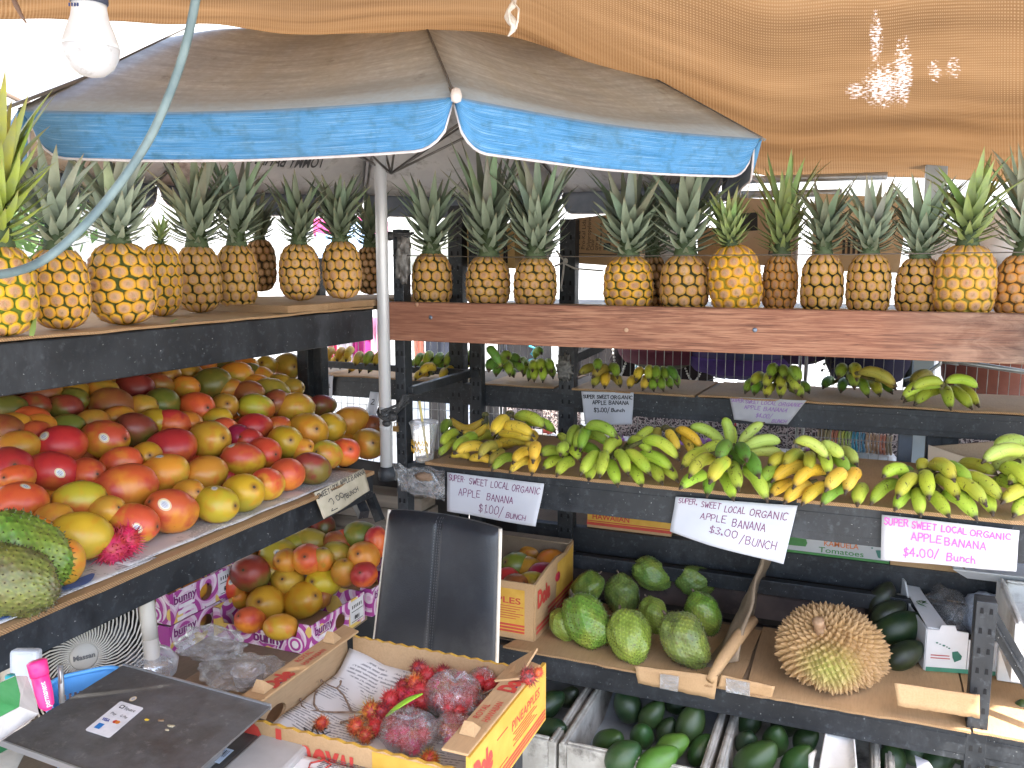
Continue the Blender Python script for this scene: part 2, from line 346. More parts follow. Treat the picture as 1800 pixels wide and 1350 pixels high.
# ---- white stained awning, upper left, and the white tents behind
def awn_mat(name, speck):
    t = NT(name); n = t.noise(120, 3, .6); c = t.mix(t.ramp(n, [(.66, 0), (.72, .8)]), (.80, .79, .75), (.35, .32, .26)) if speck else (.8, .8, .79)
    dif = t.n('ShaderNodeBsdfDiffuse'); tr = t.n('ShaderNodeBsdfTranslucent'); m = t.n('ShaderNodeMixShader'); m.inputs[0].default_value = .6
    for x in (dif, tr):
        if isinstance(c, tuple): x.inputs[0].default_value = (*c, 1)
        else: t.l(c, x.inputs[0])
    t.l(dif.outputs[0], m.inputs[1]); t.l(tr.outputs[0], m.inputs[2]); t.l(m.outputs[0], t.out.inputs[0]); return t.m
mb = MB(); A = [V((-4.6, 1.4, 2.75)), V((-1.75, 3.9, 3.3)), V((-3.2, 4.6, 2.2)), V((-5.6, 2.6, 2.05))]
mb.grid(lambda u, v: (A[0].lerp(A[1], u)).lerp(A[3].lerp(A[2], u), v)-V((0, 0, .12*math.sin(math.pi*u)*math.sin(math.pi*v))), 16, 16)
solo('white_awning', mb, awn_mat('stained_white_awning', True), 'sunlit white awning with small dark stains behind the blue umbrella', 'awning', solid=.002)
M_TENT = awn_mat('white_tent_cloth', False)
for i, (x0, x1, yb, zt) in enumerate(((-9, -3.2, 5.6, 2.6), (-3.1, .6, 6.6, 2.9), (.7, 6.5, 5.9, 2.8))):
    t = thing('market_tent', ['white market tent far left behind the mango shelf', 'white market tent seen behind the corner post', 'white market tent behind the cardboard boxes on the right'][i], 'tent', ((x0+x1)/2, yb, 0), group='white tents behind the stall')
    mb = MB(); mb.grid(lambda u, v: V((x0+(x1-x0)*u, yb+.05*math.sin(u*25), .3+(zt-.3)*v)), 40, 4); obj('side_wall', mb, M_TENT, t, solid=.002)
    mb = MB(); ap = V(((x0+x1)/2, yb+1.4, zt+.8)); cs = [V((x0, yb, zt)), V((x1, yb, zt)), V((x1, yb+2.8, zt)), V((x0, yb+2.8, zt))]; mb.add(cs+[ap], [(0, 1, 4), (1, 2, 4), (2, 3, 4), (3, 0, 4)]); obj('roof', mb, M_TENT, t, solid=.002)
    for c_ in cs:
        mb = MB(); mb.tube([c_+V((.02, .02, -zt)), c_+V((.02, .02, 0))], .02, 8); obj('leg', mb, plain('tent_leg_grey', (.5, .5, .5), .4), t)

# ---- trees beyond the tents (green glimpses)
M_LEAFT = mat('tree_foliage', (.05, .11, .02), (.10, .20, .04), 6, .6); M_BARK = mat('bark', (.09, .06, .04), (.15, .11, .08), 20, .9, bump=.5)
for i, (x, y) in enumerate(((-6.8, 4.6), (-7.6, 8.5), (-1.5, 11), (4.0, 10.5))):
    t = thing('tree', ['leafy green tree behind the left pineapples', 'leafy green tree beyond the far left tent', 'green tree beyond the middle white tent', 'green tree beyond the right white tent'][i], 'tree', (x, y, 0), group='trees beyond the market')
    mb = MB(); mb.tube([(x, y, 0), (x+.05, y, 1.2), (x-.05, y+.1, 2.4)], [.16, .12, .07], 8)
    for k in range(5): a = k*1.26; mb.tube([(x, y, 1.3+k*.15), (x+.6*math.cos(a), y+.6*math.sin(a), 2.2+k*.2)], [.06, .02], 6)
    obj('trunk', mb, M_BARK, t)
    mb = MB(); rg = random.Random(i)
    for k in range(2600):
        d = V((rg.gauss(0, 1), rg.gauss(0, 1), rg.gauss(0, 1))).normalized(); r_ = 1.25*rg.uniform(.45, 1)**.5*(1+.3*noise.noise(d*2.3))
        c_ = V((x, y, 2.5))+V((d.x*r_, d.y*r_, d.z*r_*.95)); a_ = V((rg.gauss(0, 1), rg.gauss(0, 1), rg.gauss(0, 1))).normalized()*.07; b_ = a_.orthogonal().normalized()*.035
        mb.add([c_-a_, c_+b_, c_+a_, c_-b_], [(0, 1, 2, 3)])
    obj('crown', mb, M_LEAFT, t)

# ================================================================== RACKS
def post(mb, x, y, z0, z1, w=.034, d=.045):
    mb.box(x-w/2, x+w/2, y-.002, y+.002, z0, z1); mb.box(x-w/2, x-w/2+.003, y+.002, y+d, z0, z1); mb.box(x+w/2-.003, x+w/2, y+.002, y+d, z0, z1)
M_HOLE = plain('slot_dark', (.003, .003, .004), .9)
def post_part(parent, x, y, z0, z1, w=.034, d=.045, yface=None, sp=.05):
    mb = MB(); mb.box(x-w/2, x+w/2, y, y+d, z0, z1); o = obj('post', mb, M_STEEL, parent, bevel=.002)
    h = MB(); z = z0+.03
    while z < z1-.02:
        for sx in (-.22, .22): h.add([V((x+w*sx-.004, y-.0012, z)), V((x+w*sx+.004, y-.0012, z)), V((x+w*sx+.003, y-.0012, z+.014)), V((x+w*sx-.003, y-.0012, z+.014))], [(0, 1, 2, 3)])
        z += sp
    h2 = obj('slot', h, M_HOLE, o, world=True); h2['kind'] = 'stuff'
    return o
def beam_part(parent, x0, x1, y0, y1, z0, z1, name='beam', mt=None):
    mb = MB(); mb.box(x0, x1, y0, y1, z0, z1)
    if name == 'beam': mb.box(x0, x1, y0-.0015, y0, z0+(z1-z0)*.22, z1-(z1-z0)*.22)
    return obj(name, mb, mt or M_STEEL, parent, bevel=.002)
RX1 = 1.25
rr = thing('steel_rack', 'front black steel rack on the right with banana and soursop shelves', 'shelving', (0, D+.25, 0))
PX = uy(704, 700, D).x
post_part(rr, PX, D, 0, 1.70)
mb = MB(); q = uy(725, 350, D)
post_part(rr, uy(1732, 1100, D).x, D-.002, 0, uy(1735, 1058, D).z, .045, .05)
post_part(rr, PX, D+.52, 0, 1.75)
beam_part(rr, PX+.02, RX1, D, D+.04, uy(1300, 934, D).z, Z_B3-.007)
beam_part(rr, PX+.02, RX1, D+.47, D+.50, Z_B3-.07, Z_B3-.012)
beam_part(rr, PX+.02, RX1, D, D+.04, .400, Z_LOW-.007)
beam_part(rr, PX+.02, RX1, D+.42, D+.46, .400, Z_LOW-.012)
mb = MB(); mb.box(PX+.02, RX1, D+.041, D+.47, Z_B3-.012, Z_B3-.006); obj('shelf_board', mb, M_KRAFT2, rr)
mb = MB(); mb.box(PX+.02, RX1, D+.041, D+.42, Z_LOW-.012, Z_LOW-.006); obj('shelf_board', mb, M_KRAFT2, rr)
a = uy(1737, 1075, D+.02); b = uy(1830, 1235, D+.02); mb = MB(); mb.beam(a, b, .004, .035, (0, -1, 0)); mb.beam(a, b, .035, .004, (0, -1, 0)); obj('brace', mb, M_STEEL, rr)
# side rail running back from the front post, wrapped in black cord
a = V((PX+.02, D+.02, uy(722, 690, D).z)); b = uy(832, 655, D+.50)
mb = MB(); mb.beam(a, b, .02, .028); obj('side_rail', mb, M_STEEL, rr, bevel=.002)
# top shelf and the timber plank in front of it
beam_part(rr, PX+.02, RX1, D+.004, D+.04, 1.40, Z_TOP-.01)
mb = MB(); mb.box(PX+.02, RX1, D+.045, D+.62, Z_TOP-.010, Z_TOP-.004); obj('shelf_board', mb, M_KRAFT, rr)
def wood_mat():
    t = NT('weathered_redwood'); co = t.coord(False); x = t.xyz(co)
    gr = t.noise(26, 6, .65, sc=(.35, 1, 9), rnd=False, dist=.6); g2 = t.noise(120, 4, .6, sc=(.08, 1, 4), rnd=False); big = t.noise(2.2, 4, .6, sc=(1, 1, 2.5), rnd=False)
    c = t.ramp(gr, [(.38, (.13, .055, .034)), (.49, (.25, .11, .066)), (.62, (.35, .18, .11))])
    c = t.mix(t.ramp(big, [(.44, 0), (.56, .6)]), c, (.20, .08, .048))
    wx = t.ramp(t.math('ADD', t.math('MULTIPLY', x[0], .55), t.math('MULTIPLY', big, .35)), [(.0, 0), (.18, 0), (.40, 1)])
    gy = t.ramp(t.noise(7, 6, .7, sc=(1, 1, 3.2), rnd=False, dist=1), [(.38, (.035, .028, .024)), (.5, (.13, .098, .075)), (.62, (.26, .19, .14))])
    wm = t.math('MULTIPLY', wx, .85)
    c = t.mix(wm, c, gy); c = t.mix(t.ramp(g2, [(.3, .5), (.45, 0)]), c, (.07, .03, .02))
    t.bump(gr, .35, .002); return t.fin(c, .72, 0, .3)
M_WOOD = wood_mat()
zt, zb = uy(684, 530, D-.02).z, uy(684, 597, D-.02).z
pk = thing('wooden_plank', 'long weathered reddish wooden plank fixed along the front of the right pineapple shelf', 'plank', (0, D-.02, zb))
mb = MB(); mb.grid(lambda u, v: V((-1.292+2.55*u, D-.036, zb+(zt-zb)*v+.0012*noise.noise(V((u*30, v, 0))))), 60, 4, smooth=False); 
mb = MB(); mb.box(-1.292, RX1, D-.036, D+.002, zb, zt); obj('board', mb, M_WOOD, pk, bevel=.004)
M_SCREW = plain('screw_metal', (.16, .19, .24), .4, .8)
for px_, py_ in ((757, 558), (1101, 580), (1327, 580)):
    c_ = uy(px_, py_, D-.0365)
    mb = MB(); mb.lathe([(.0002, 0), (.0055, 0), (.006, .0012), (.0035, .002), (.0002, .002)], 12, c_, ax=(0, -1, 0)) 
    obj('screw' if px_ != 1101 else 'wooden_plug', mb, M_SCREW if px_ != 1101 else plain('pale_plug', (.42, .26, .16), .7), pk)
c_ = uy(733, 535, D-.0365); mb = MB(); mb.lathe([(.0002, 0), (.006, 0), (.006, .002), (.0002, .002)], 12, c_, ax=(0, -1, 0)); obj('wooden_plug', mb, plain('pale_plug2', (.38, .2, .12), .7), pk)

# rear rack
rb = thing('steel_rack', 'rear black steel rack carrying the upper banana shelf', 'shelving', (0, Y2+.2, 0))
for px_, zt_ in ((802, 1.80), (995, uy(995, 385, Y2).z)): post_part(rb, uy(px_, 700, Y2).x, Y2-.001, 0, zt_, .055)
post_part(rb, uy(838, 700, Y2-.04).x, Y2-.045, 0, 1.44, .04, .035)
post_part(rb, -2.6, Y2-.001, 0, 1.5, .05)
for px_ in (1640, 1668): mb = MB(); xx = uy(px_, 800, Y2+.05).x; mb.box(xx-.022, xx+.022, Y2+.03, Y2+.07, 0, 1.15); obj('post', mb, M_STEEL, rb, bevel=.003)
mb = MB(); xx = uy(1590, 800, Y2+.05).x; mb.box(xx-.02, xx+.02, Y2+.05, Y2+.09, 0, 1.1); obj('post', mb, plain('blue_grey_steel', (.08, .10, .13), .4), rb, bevel=.003)
beam_part(rb, -2.6, RX1+.3, Y2, Y2+.035, uy(1150, 734, Y2).z, Z_B2-.006)
beam_part(rb, -2.6, RX1+.3, Y2+.36, Y2+.39, Z_B2-.06, Z_B2-.010)
beam_part(rb, -1.1, RX1+.3, Y2+.01, Y2+.045, uy(1300, 1008, Y2).z, uy(1300, 963, Y2).z)
beam_part(rb, -1.1, RX1+.3, D+.44, D+.47, uy(1300, 1035, D+.46).z, uy(1300, 1010, D+.46).z, 'rail')
zt2 = uy(1300, 963, Y2).z
mb = MB(); mb.box(-1.1, RX1+.3, Y2+.046, Y2+.36, zt2-.012, zt2-.004); obj('shelf_board', mb, M_KRAFT2, rb)
mb = MB(); mb.box(-2.6, RX1+.3, Y2+.036, Y2+.36, Z_B2-.010, Z_B2-.004); obj('shelf_board', mb, M_KRAFT2, rb)
mb = MB(); mb.beam(uy(548, 639, Y2-.06), uy(842, 657, Y2-.06), .004, .022, (0, 0, 1)); mb.beam(uy(548, 634, Y2-.05), uy(842, 652, Y2-.05), .02, .004, (0, 0, 1)); obj('rail', mb, M_STEEL, rb)
mb = MB(); mb.beam(uy(1005, 632, Y2+.02), uy(1058, 608, Y2+.2), .02, .03); obj('brace', mb, M_STEEL, rb)
for (x0, x1, y0, y1) in ((1000, 1058, 455, 560),):
    pass
# left rack
rl = thing('steel_rack', 'black steel rack on the left with pineapples above mangos', 'shelving', (XL-.4, 1.2, 0))
def lbeam(z0, z1, y0=-.3, y1=2.14, x=XL):
    mb = MB(); mb.box(x-.04, x, y0, y1, z0, z1); obj('beam', mb, M_STEEL, rl, bevel=.003)
lbeam(ux(300, 652, XL).z, Z_PL-.008)
lbeam(ux(300, 1042, XL).z, Z_MG-.007, -.3, 2.12)
mb = MB(); mb.box(XL-.95, XL-.041, -.3, 2.75, Z_PL-.014, Z_PL-.006); obj('shelf_board', mb, M_KRAFT2, rl)
mb = MB(); mb.box(XL-1.25, XL-.041, -.3, 2.12, Z_MG-.014, Z_MG-.006); obj('shelf_board', mb, M_KRAFT2, rl)
mb = MB(); mb.box(XL-.95, XL-.93, -.3, 2.75, 1.40, Z_PL-.008); obj('beam', mb, M_STEEL, rl)
mb = MB(); mb.box(XL-1.1, XL-.02, -.3, 2.1, .54, .555); obj('shelf_board', mb, M_KRAFT2, rl)
for (px_, y_) in ((532, 2.42), (556, 2.45)):
    x_ = uy(px_, 650, y_).x; mb = MB(); mb.box(x_-.023, x_+.023, y_, y_+.04, 0, 1.62); obj('post', mb, M_STEEL, rl, bevel=.003)
mb = MB(); mb.beam(uy(545, 700, 2.40), uy(640, 905, 2.1), .03, .03); obj('brace', mb, M_STEEL, rl)
mb = MB(); mb.beam(uy(650, 870, 2.16), uy(668, 915, 2.16), .02, .025); obj('brace', mb, M_STEEL, rl)

# ---- cardboard sheets on the shelves
def sheet(label, pts, z, th=.004, group='flattened cardboard sheets on the shelves', edge=M_KEDGE, top=M_KRAFT, wav=.002, nm='cardboard_sheet', seed=0):
    """a four-cornered board: bilinear grid with thickness, corrugated rim"""
    P = [V((p[0], p[1], z)) for p in pts]; nu, nv = 26, 8
    def f(u, v, dz): q = P[0].lerp(P[1], u).lerp(P[3].lerp(P[2], u), v); ed = 1 if (u in (0, 1) or v in (0, 1)) else 0; return q + V((0, 0, dz+wav*noise.noise(V((q.x*9, q.y*9, seed))) + .0))+V((noise.noise(V((q.x*40, q.y*40, seed)))*.003*ed, noise.noise(V((q.x*43, q.y*40, seed+4)))*.004*ed, 0))
    mb = MB(); mb.grid(lambda u, v: f(u, v, th), nu, nv, 0, False); mb.grid(lambda u, v: f(1-u, v, 0), nu, nv, 0, False)
    rim = [(i/nu, 0) for i in range(nu)]+[(1, j/nv) for j in range(nv)]+[(1-i/nu, 1) for i in range(nu)]+[(0, 1-j/nv) for j in range(nv)]
    n_ = len(rim); vs = [f(u, v, 0) for u, v in rim]+[f(u, v, th) for u, v in rim]
    mb.add(vs, [(i, (i+1) % n_, n_+(i+1) % n_, n_+i) for i in range(n_)], 1)
    return solo(nm, mb, [top, edge], label, 'cardboard', group)
def X3(px_): return uy(px_, 870, D).x
sheet('long flat cardboard under the leftmost bananas on the front shelf', [(X3(752), D-.012), (X3(1392), D-.018), (X3(1392), D+.52), (X3(800), D+.50)], Z_B3-.004, .009, seed=1)
sheet('flat cardboard under the green bananas at the right of the front shelf', [(X3(1402), D-.014), (X3(1880), D-.020), (X3(1880), D+.53), (X3(1402), D+.53)], Z_B3-.004, .009, seed=2)
X2 = lambda p: uy(p, 700, Y2).x
sheet('flat cardboard under the green bananas behind the dark posts', [(X2(850), Y2-.01), (X2(975), Y2-.01), (X2(975), Y2+.36), (X2(850), Y2+.36)], Z_B2-.004, .004, seed=3)
sheet('flat cardboard under the yellow bananas on the far left of the rear shelf', [(X2(570), Y2-.012), (X2(780), Y2-.008), (X2(780), Y2+.36), (X2(570), Y2+.36)], Z_B2-.004, .004, seed=4)
sheet('flat cardboard left of the gap on the rear banana shelf', [(X2(1008), Y2-.014), (X2(1222), Y2-.012), (X2(1232), Y2+.34), (X2(1008), Y2+.36)], Z_B2-.004, .006, seed=5)
sheet('wide flat cardboard under the three right bunches on the rear shelf', [(X2(1229), Y2-.016), (X2(1900), Y2-.012), (X2(1900), Y2+.36), (X2(1246), Y2+.33)], Z_B2-.002, .006, seed=6)
XLw = lambda p: uy(p, 1200, D).x
sheet('cardboard under the soursops with torn front edge', [(XLw(890), D-.02), (XLw(1300), D-.03), (XLw(1310), D+.38), (XLw(960), D+.40)], Z_LOW-.004, .006, seed=7)
sheet('cardboard under the durian and white tomato box', [(XLw(1312), D-.035), (XLw(1712), D-.02), (XLw(1712), D+.40), (XLw(1312), D+.41)], Z_LOW-.004, .006, seed=8)
sheet('cardboard strip right of the low front post', [(XLw(1716), D-.015), (XLw(1950), D-.015), (XLw(1950), D+.38), (XLw(1716), D+.38)], Z_LOW-.004, .006, seed=9)
sheet('brown cardboard under the left pineapples', [(XL+.012, .35), (XL+.006, 2.13), (XL-.9, 2.13), (XL-.9, .35)], Z_PL-.005, .005, seed=10, wav=.003)
sheet('stack of folded cardboard under the pineapples beside the silver pole', [(XL+.004, 1.74), (XL+.0, 2.135), (XL-.05, 2.72), (XL-.85, 2.72), (XL-.85, 1.80)][:2]+[(XL-.05, 2.74), (XL-.80, 1.85)], Z_PL+.001, .018, seed=22)
sheet('cardboard under the mango pile with corrugated front edge', [(XL+.022, .3), (XL+.016, 2.10), (XL-1.2, 2.10), (XL-1.2, .3)], Z_MG-.006, .010, seed=11)
sheet('pale cardboard under the right pineapples', [(PX+.03, D+.005), (RX1, D+.005), (RX1, D+.5), (PX+.03, D+.5)], Z_TOP-.003, .004, seed=12)
# ================================================================== MANGOS
def mango_mat():
    t = NT('mango_skin'); co = t.coord(); oc = t.coord(False); x = t.xyz(oc)
    c1 = t.attr('c1', 'OBJECT'); c2 = t.attr('c2', 'OBJECT'); c3 = t.attr('c3', 'OBJECT')
    n = t.noise(1.7, 3, .55, co=co); n2 = t.noise(3.1, 3, .5, co=co, sc=(1.3, 1, 1)); f = t.noise(70, 3, .7, co=co)
    k = t.math('ADD', t.math('ADD', t.math('MULTIPLY', x[2], .55), t.math('MULTIPLY', x[0], .25)), n)
    c = t.mix(t.ramp(k, [(.40, 0), (.62, 1)]), c2, c1)
    c = t.mix(t.ramp(n2, [(.52, 0), (.72, .85)]), c, c3)
    c = t.mix(t.ramp(f, [(.64, 0), (.74, .35)]), c, t.mix(.5, c, (.55, .42, .12)))
    c = t.mix(t.ramp(t.noise(150, 2, .5, co=co), [(.73, 0), (.77, .7)]), c, (.06, .03, .02))
    c = t.mix(t.ramp(t.noise(11, 5, .75, co=co), [(.66, 0), (.74, .45)]), c, (.12, .06, .03))
    # darker ring round the stem scar
    d = t.n('ShaderNodeVectorMath', operation='DISTANCE'); t.l(oc, d.inputs[0]); d.inputs[1].default_value = (.47, 0, .05)
    c = t.mix(t.ramp(d.outputs['Value'], [(.035, .75), (.12, 0)]), c, (.18, .05, .02))
    t.bump(f, .04, .001); t.b.inputs['Coat Weight'].default_value = .12; t.b.inputs['Coat Roughness'].default_value = .25
    t.b.inputs['Subsurface Weight'].default_value = 0
    return t.fin(c, t.ramp(n, [(.3, .34), (.7, .46)]), 0, .42)
M_MANGO = mango_mat(); M_SCAR = mat('stem_scar', (.03, .018, .01), (.12, .08, .045), 200, .9)
def sticker_mat():
    t = NT('fruit_sticker'); x = t.xyz(t.attr('uvt'))
    dx = t.math('SUBTRACT', x[0], .5); dy = t.math('SUBTRACT', x[1], .5)
    r = t.math('SQRT', t.math('ADD', t.math('MULTIPLY', dx, dx), t.math('MULTIPLY', dy, dy)))
    c = t.ramp(r, [(.0, (.62, .61, .55)), (.36, (.62, .61, .55)), (.38, (.66, .42, .12)), (.44, (.66, .42, .12)), (.46, (.64, .62, .52))], 'CONSTANT')
    w = t.n('ShaderNodeTexWave', bands_direction='Y'); w.inputs['Scale'].default_value = 2.2; w.inputs['Distortion'].default_value = 3.5; w.inputs['Detail Scale'].default_value = 6; t.l(t.attr('uvt'), w.inputs[0])
    m = t.math('MULTIPLY', t.ramp(w.outputs['Fac'], [(.6, 0), (.66, 1)]), t.ramp(r, [(.26, 1), (.28, 0)])); return t.fin(t.mix(m, c, (.10, .14, .34)), .35)
M_STICK = sticker_mat()
def mango_pt(d, kind):
    d = V(d).normalized(); x, y, z = d
    rx, ry, rz = .5, .385+.012*kind, .36+.01*kind
    r = 1/math.sqrt((x/rx)**2+(y/ry)**2+(z/rz)**2)
    r *= 1+.035*x + .035*noise.noise(d*1.4+V((kind*5, 0, 0))) - .05*max(0, -x)**3*max(0, -z+.4) + .02*noise.noise(d*3+V((kind*9, 2, 0)))
    dd = (d-V((1, 0, .1)).normalized()).length; r *= 1-.035*math.exp(-(dd/.16)**2)
    return d*r
mango_mesh, scar_mesh, stick_mesh = [], [], []
for k in range(4):
    mb = MB(); n, m = 28, 18
    def mf(i, j, k=k):
        th = math.pi*j/m; ph = 2*math.pi*i/n; return mango_pt((math.cos(th), math.sin(th)*math.cos(ph), math.sin(th)*math.sin(ph)), k)
    vs = [mf(0, 0)]+[mf(i, j) for j in range(1, m) for i in range(n)]+[mf(0, m)]
    fs = [(0, 1+(i+1) % n, 1+i) for i in range(n)]+[(1+(j-1)*n+i, 1+(j-1)*n+(i+1) % n, 1+j*n+(i+1) % n, 1+j*n+i) for j in range(1, m-1) for i in range(n)]
    L = len(vs)-1; fs += [(L, 1+(m-2)*n+i, 1+(m-2)*n+(i+1) % n) for i in range(n)]
    mb.add(vs, [tuple(reversed(f)) for f in fs], 0, None, True); mango_mesh.append(make_mesh('mango', mb, [M_MANGO]))
    mb = MB(); c0 = mango_pt((1, 0, .1), k); mb.lathe([(.0005, .006), (.014, .008), (.024, .006), (.034, -.004), (.02, -.03)], 10, c0, ax=(1, 0, .1)); scar_mesh.append(make_mesh('stem_scar', mb, [M_SCAR]))
    row = []
    for dirn in ((.75, .35, .55), (.55, -.65, .35), (.1, .1, 1), (.8, .5, -.1)):
        d0 = V(dirn).normalized(); a = d0.orthogonal().normalized(); b = d0.cross(a); vs = [mango_pt(d0, k)*1.006]; cs = [(.5, .5, 0)]; fs = []
        for r_i, rr_ in enumerate((.5, 1.0)):
            for q in range(16):
                th = 2*math.pi*q/16; u_, v_ = math.cos(th)*rr_, math.sin(th)*rr_
                d = (d0+a*u_*.19+b*v_*.25); p = mango_pt(d, k)*1.008; vs.append(p); cs.append((.5+.5*u_, .5+.5*v_, 0))
        fs = [(0, 1+q, 1+(q+1) % 16) for q in range(16)]+[(1+q, 17+q, 17+(q+1) % 16, 1+(q+1) % 16) for q in range(16)]
        mb = MB(); mb.add(vs, fs, 0, cs, True); row.append(make_mesh('sticker', mb, [M_STICK]))
    stick_mesh.append(row)
MC = {  # main, other side, patch
 'c': ((.46, .035, .035), (.56, .13, .03), (.36, .022, .04), 'crimson red'),
 'r': ((.60, .11, .035), (.66, .28, .035), (.50, .045, .04), 'orange red'),
 'm': ((.30, .015, .050), (.36, .03, .05), (.22, .015, .03), 'magenta red'),
 'o': ((.62, .29, .035), (.56, .36, .035), (.62, .17, .035), 'orange'),
 'y': ((.52, .36, .025), (.42, .33, .03), (.53, .25, .02), 'yellow'),
 'p': ((.56, .085, .04), (.62, .42, .03), (.55, .20, .025), 'red and yellow'),
 'q': ((.46, .42, .035), (.60, .15, .035), (.58, .36, .03), 'green blushed'),
 'g': ((.14, .17, .028), (.18, .18, .03), (.28, .20, .03), 'green'),
 'l': ((.42, .30, .035), (.48, .22, .03), (.28, .25, .03), 'olive'),
 'b': ((.28, .10, .03), (.32, .20, .03), (.26, .05, .03), 'brownish'),
 'd': ((.11, .022, .025), (.13, .07, .02), (.08, .02, .02), 'dark purple'),
 'w': ((.24, .045, .03), (.16, .14, .025), (.19, .03, .03), 'dark red')}
def put_mango(p, L, rot, colr, label, cat='mango', group='mangos', stick=None, kind=0, scar=True):
    mesh = mango_mesh[kind]
    o = bpy.data.objects.new('mango', None); col.objects.link(o); o.empty_display_size = .03
    o.location = p; o.rotation_euler = rot.to_euler(); o.scale = (L, L, L); tag(o, label, cat, group)
    s = bpy.data.objects.new('skin', mesh); col.objects.link(s); s.parent = o
    j = [random.uniform(.85, 1.15) for _ in range(3)]
    for n_, c_ in zip(('c1', 'c2', 'c3'), MC[colr][:3]): s[n_] = [c_[i]*(1.0, .88, .85)[i]*j[i if n_ != 'c2' else 2-i] for i in range(3)]
    if scar: child('stem_scar', scar_mesh[kind], o)
    if stick is not None: child('sticker', stick_mesh[kind][stick], o)
    return o
def look_rot(side, tow, tilt):
    """x axis (stem end) = mix of image side direction and direction towards the camera"""
    pass
def mango_from_px(x, y, rx, ry, colr, p, label, group, stick=None, stem='auto', flip=1):
    rg = random.Random(int(x*7+y*13)); dz = depth(p); ratio = max(rx, ry)/min(rx, ry)
    a = max(0, min(1, (ratio-1.0)/.30)); th = R(78)*(1-a)+R(8)*a           # angle of the long axis towards the viewer
    app = math.sqrt((math.cos(th)*1.0)**2+(math.sin(th)*.79)**2); L = 2*max(rx, ry)*dz/FPX/app; L = max(.088, min(.145, L*1.09))
    tocam = (CAM-p).normalized(); side = RT*(flip if rg.random() < .5 else -flip)+UP*rg.uniform(-.35, .35); side = (side-tocam*side.dot(tocam)).normalized()
    if ry > rx*1.12: side = UP
    sgn = 1 if stem in ('auto', 'f') or rg.random() < .5 else -1
    ax = (side*math.cos(th)+tocam*math.sin(th)*(1 if stem != 'b' else -1)).normalized()
    up = V((0, 0, 1)); yv = up.cross(ax).normalized(); zv = ax.cross(yv); roll = rg.uniform(-.5, .5)
    rot = Matrix((ax, yv*math.cos(roll)+zv*math.sin(roll), zv*math.cos(roll)-yv*math.sin(roll))).transposed()
    return put_mango(p, L, rot, colr, label, 'mango', group, stick, int(x+y) % 4)
PILE = '''89 827 42 33 c s|108 783 41 33 c s|181 772 39 33 p s|240 757 35 30 w|307 747 32 25 c|302 788 42 28 c|366 773 34 31 o s|290 832 41 31 o s|212 812 34 24 r|219 857 52 36 r b|138 880 42 32 q s|38 883 43 35 r s|14 822 38 38 c|144 942 50 35 y|233 919 42 34 p s|303 899 43 37 r s|378 886 38 32 q s|363 832 35 29 o s|428 808 37 29 p s|426 867 35 33 y|415 767 24 20 m|448 752 31 26 c|152 832 30 28 r|92 915 30 26 o|58 940 38 26 o|187 900 24 22 o|33 786 34 27 o|6 757 30 27 b|20 750 26 20 o|70 750 28 20 o|116 752 30 19 g|55 738 24 16 r|55 715 29 22 w|112 717 29 21 w s|15 718 26 20 g|195 712 36 28 b b|245 717 28 22 l|285 710 29 26 g|343 717 31 28 r|394 714 23 23 l|380 738 22 17 y|257 802 24 24 y|12 925 28 22 c|116 990 14 18 o|330 867 24 22 o|163 742 24 18 l|451 718 31 25 q|438 693 28 17 b|476 690 31 19 l|521 718 31 26 o|567 713 24 19 w s|540 759 32 31 y|618 740 31 25 o|647 780 26 26 l|655 748 17 17 b|582 750 25 26 y|501 778 28 28 y|463 796 28 25 p|470 851 29 28 p|505 834 27 28 r s|549 824 33 27 w s|574 800 27 25 q s|605 795 26 25 r s|490 751 22 18 r|487 708 22 22 b|405 684 22 18 l|490 674 22 15 l|512 682 18 15 l|372 675 34 23 g|412 661 30 20 o|450 676 22 14 o|438 656 19 14 g|460 662 16 12 o|506 645 23 24 l|470 643 18 17 l|75 692 34 18 b|125 689 28 18 l|175 692 30 20 l|236 681 31 19 w|280 676 20 15 b|289 663 28 18 b|250 658 22 14 c|170 669 30 14 b|333 655 22 14 l|325 680 20 16 o|358 641 18 12 r|389 642 20 13 g|433 645 18 12 o|125 703 20 16 g|10 690 28 20 d|210 735 22 18 o|330 745 18 16 o|60 765 26 20 r|440 775 18 16 c|530 790 20 18 o|395 755 20 18 r|270 740 20 18 y|30 840 26 24 r|310 640 20 12 c|410 640 16 11 r|25 662 26 16 b|100 670 26 16 b|205 664 22 15 l'''
def pile_z(X, Y):
    t = (XL-.055)-X; return Z_MG+.052+min(.30, max(0, t)*.40)
def pile_hit(x, y):
    d = ray(x, y); t = .9
    while t < 4.2:
        p = CAM+d*t
        if p.x < XL-.055+.02 and p.z <= pile_z(p.x, p.y): return p
        t += .004
    return CAM+d*4.2
rows = {}; found = []
for e in PILE.split('|'):
    e = e.split(); x, y, rx, ry = map(float, e[:4]); p = pile_hit(x, y); found.append((p, x, y, rx, ry, e[4], 's' in e[5:], 'b' in e[5:]))
def rowname(X):
    t = (XL-.055)-X
    return 0 if t < .06 else 1 if t < .16 else 2 if t < .27 else 3 if t < .40 else 4 if t < .6 else 5
RN = ['front row', 'second row', 'third row', 'fourth row', 'fifth row', 'hindmost rows']
byrow = {}
for f in found: byrow.setdefault(rowname(f[0].x), []).append(f)
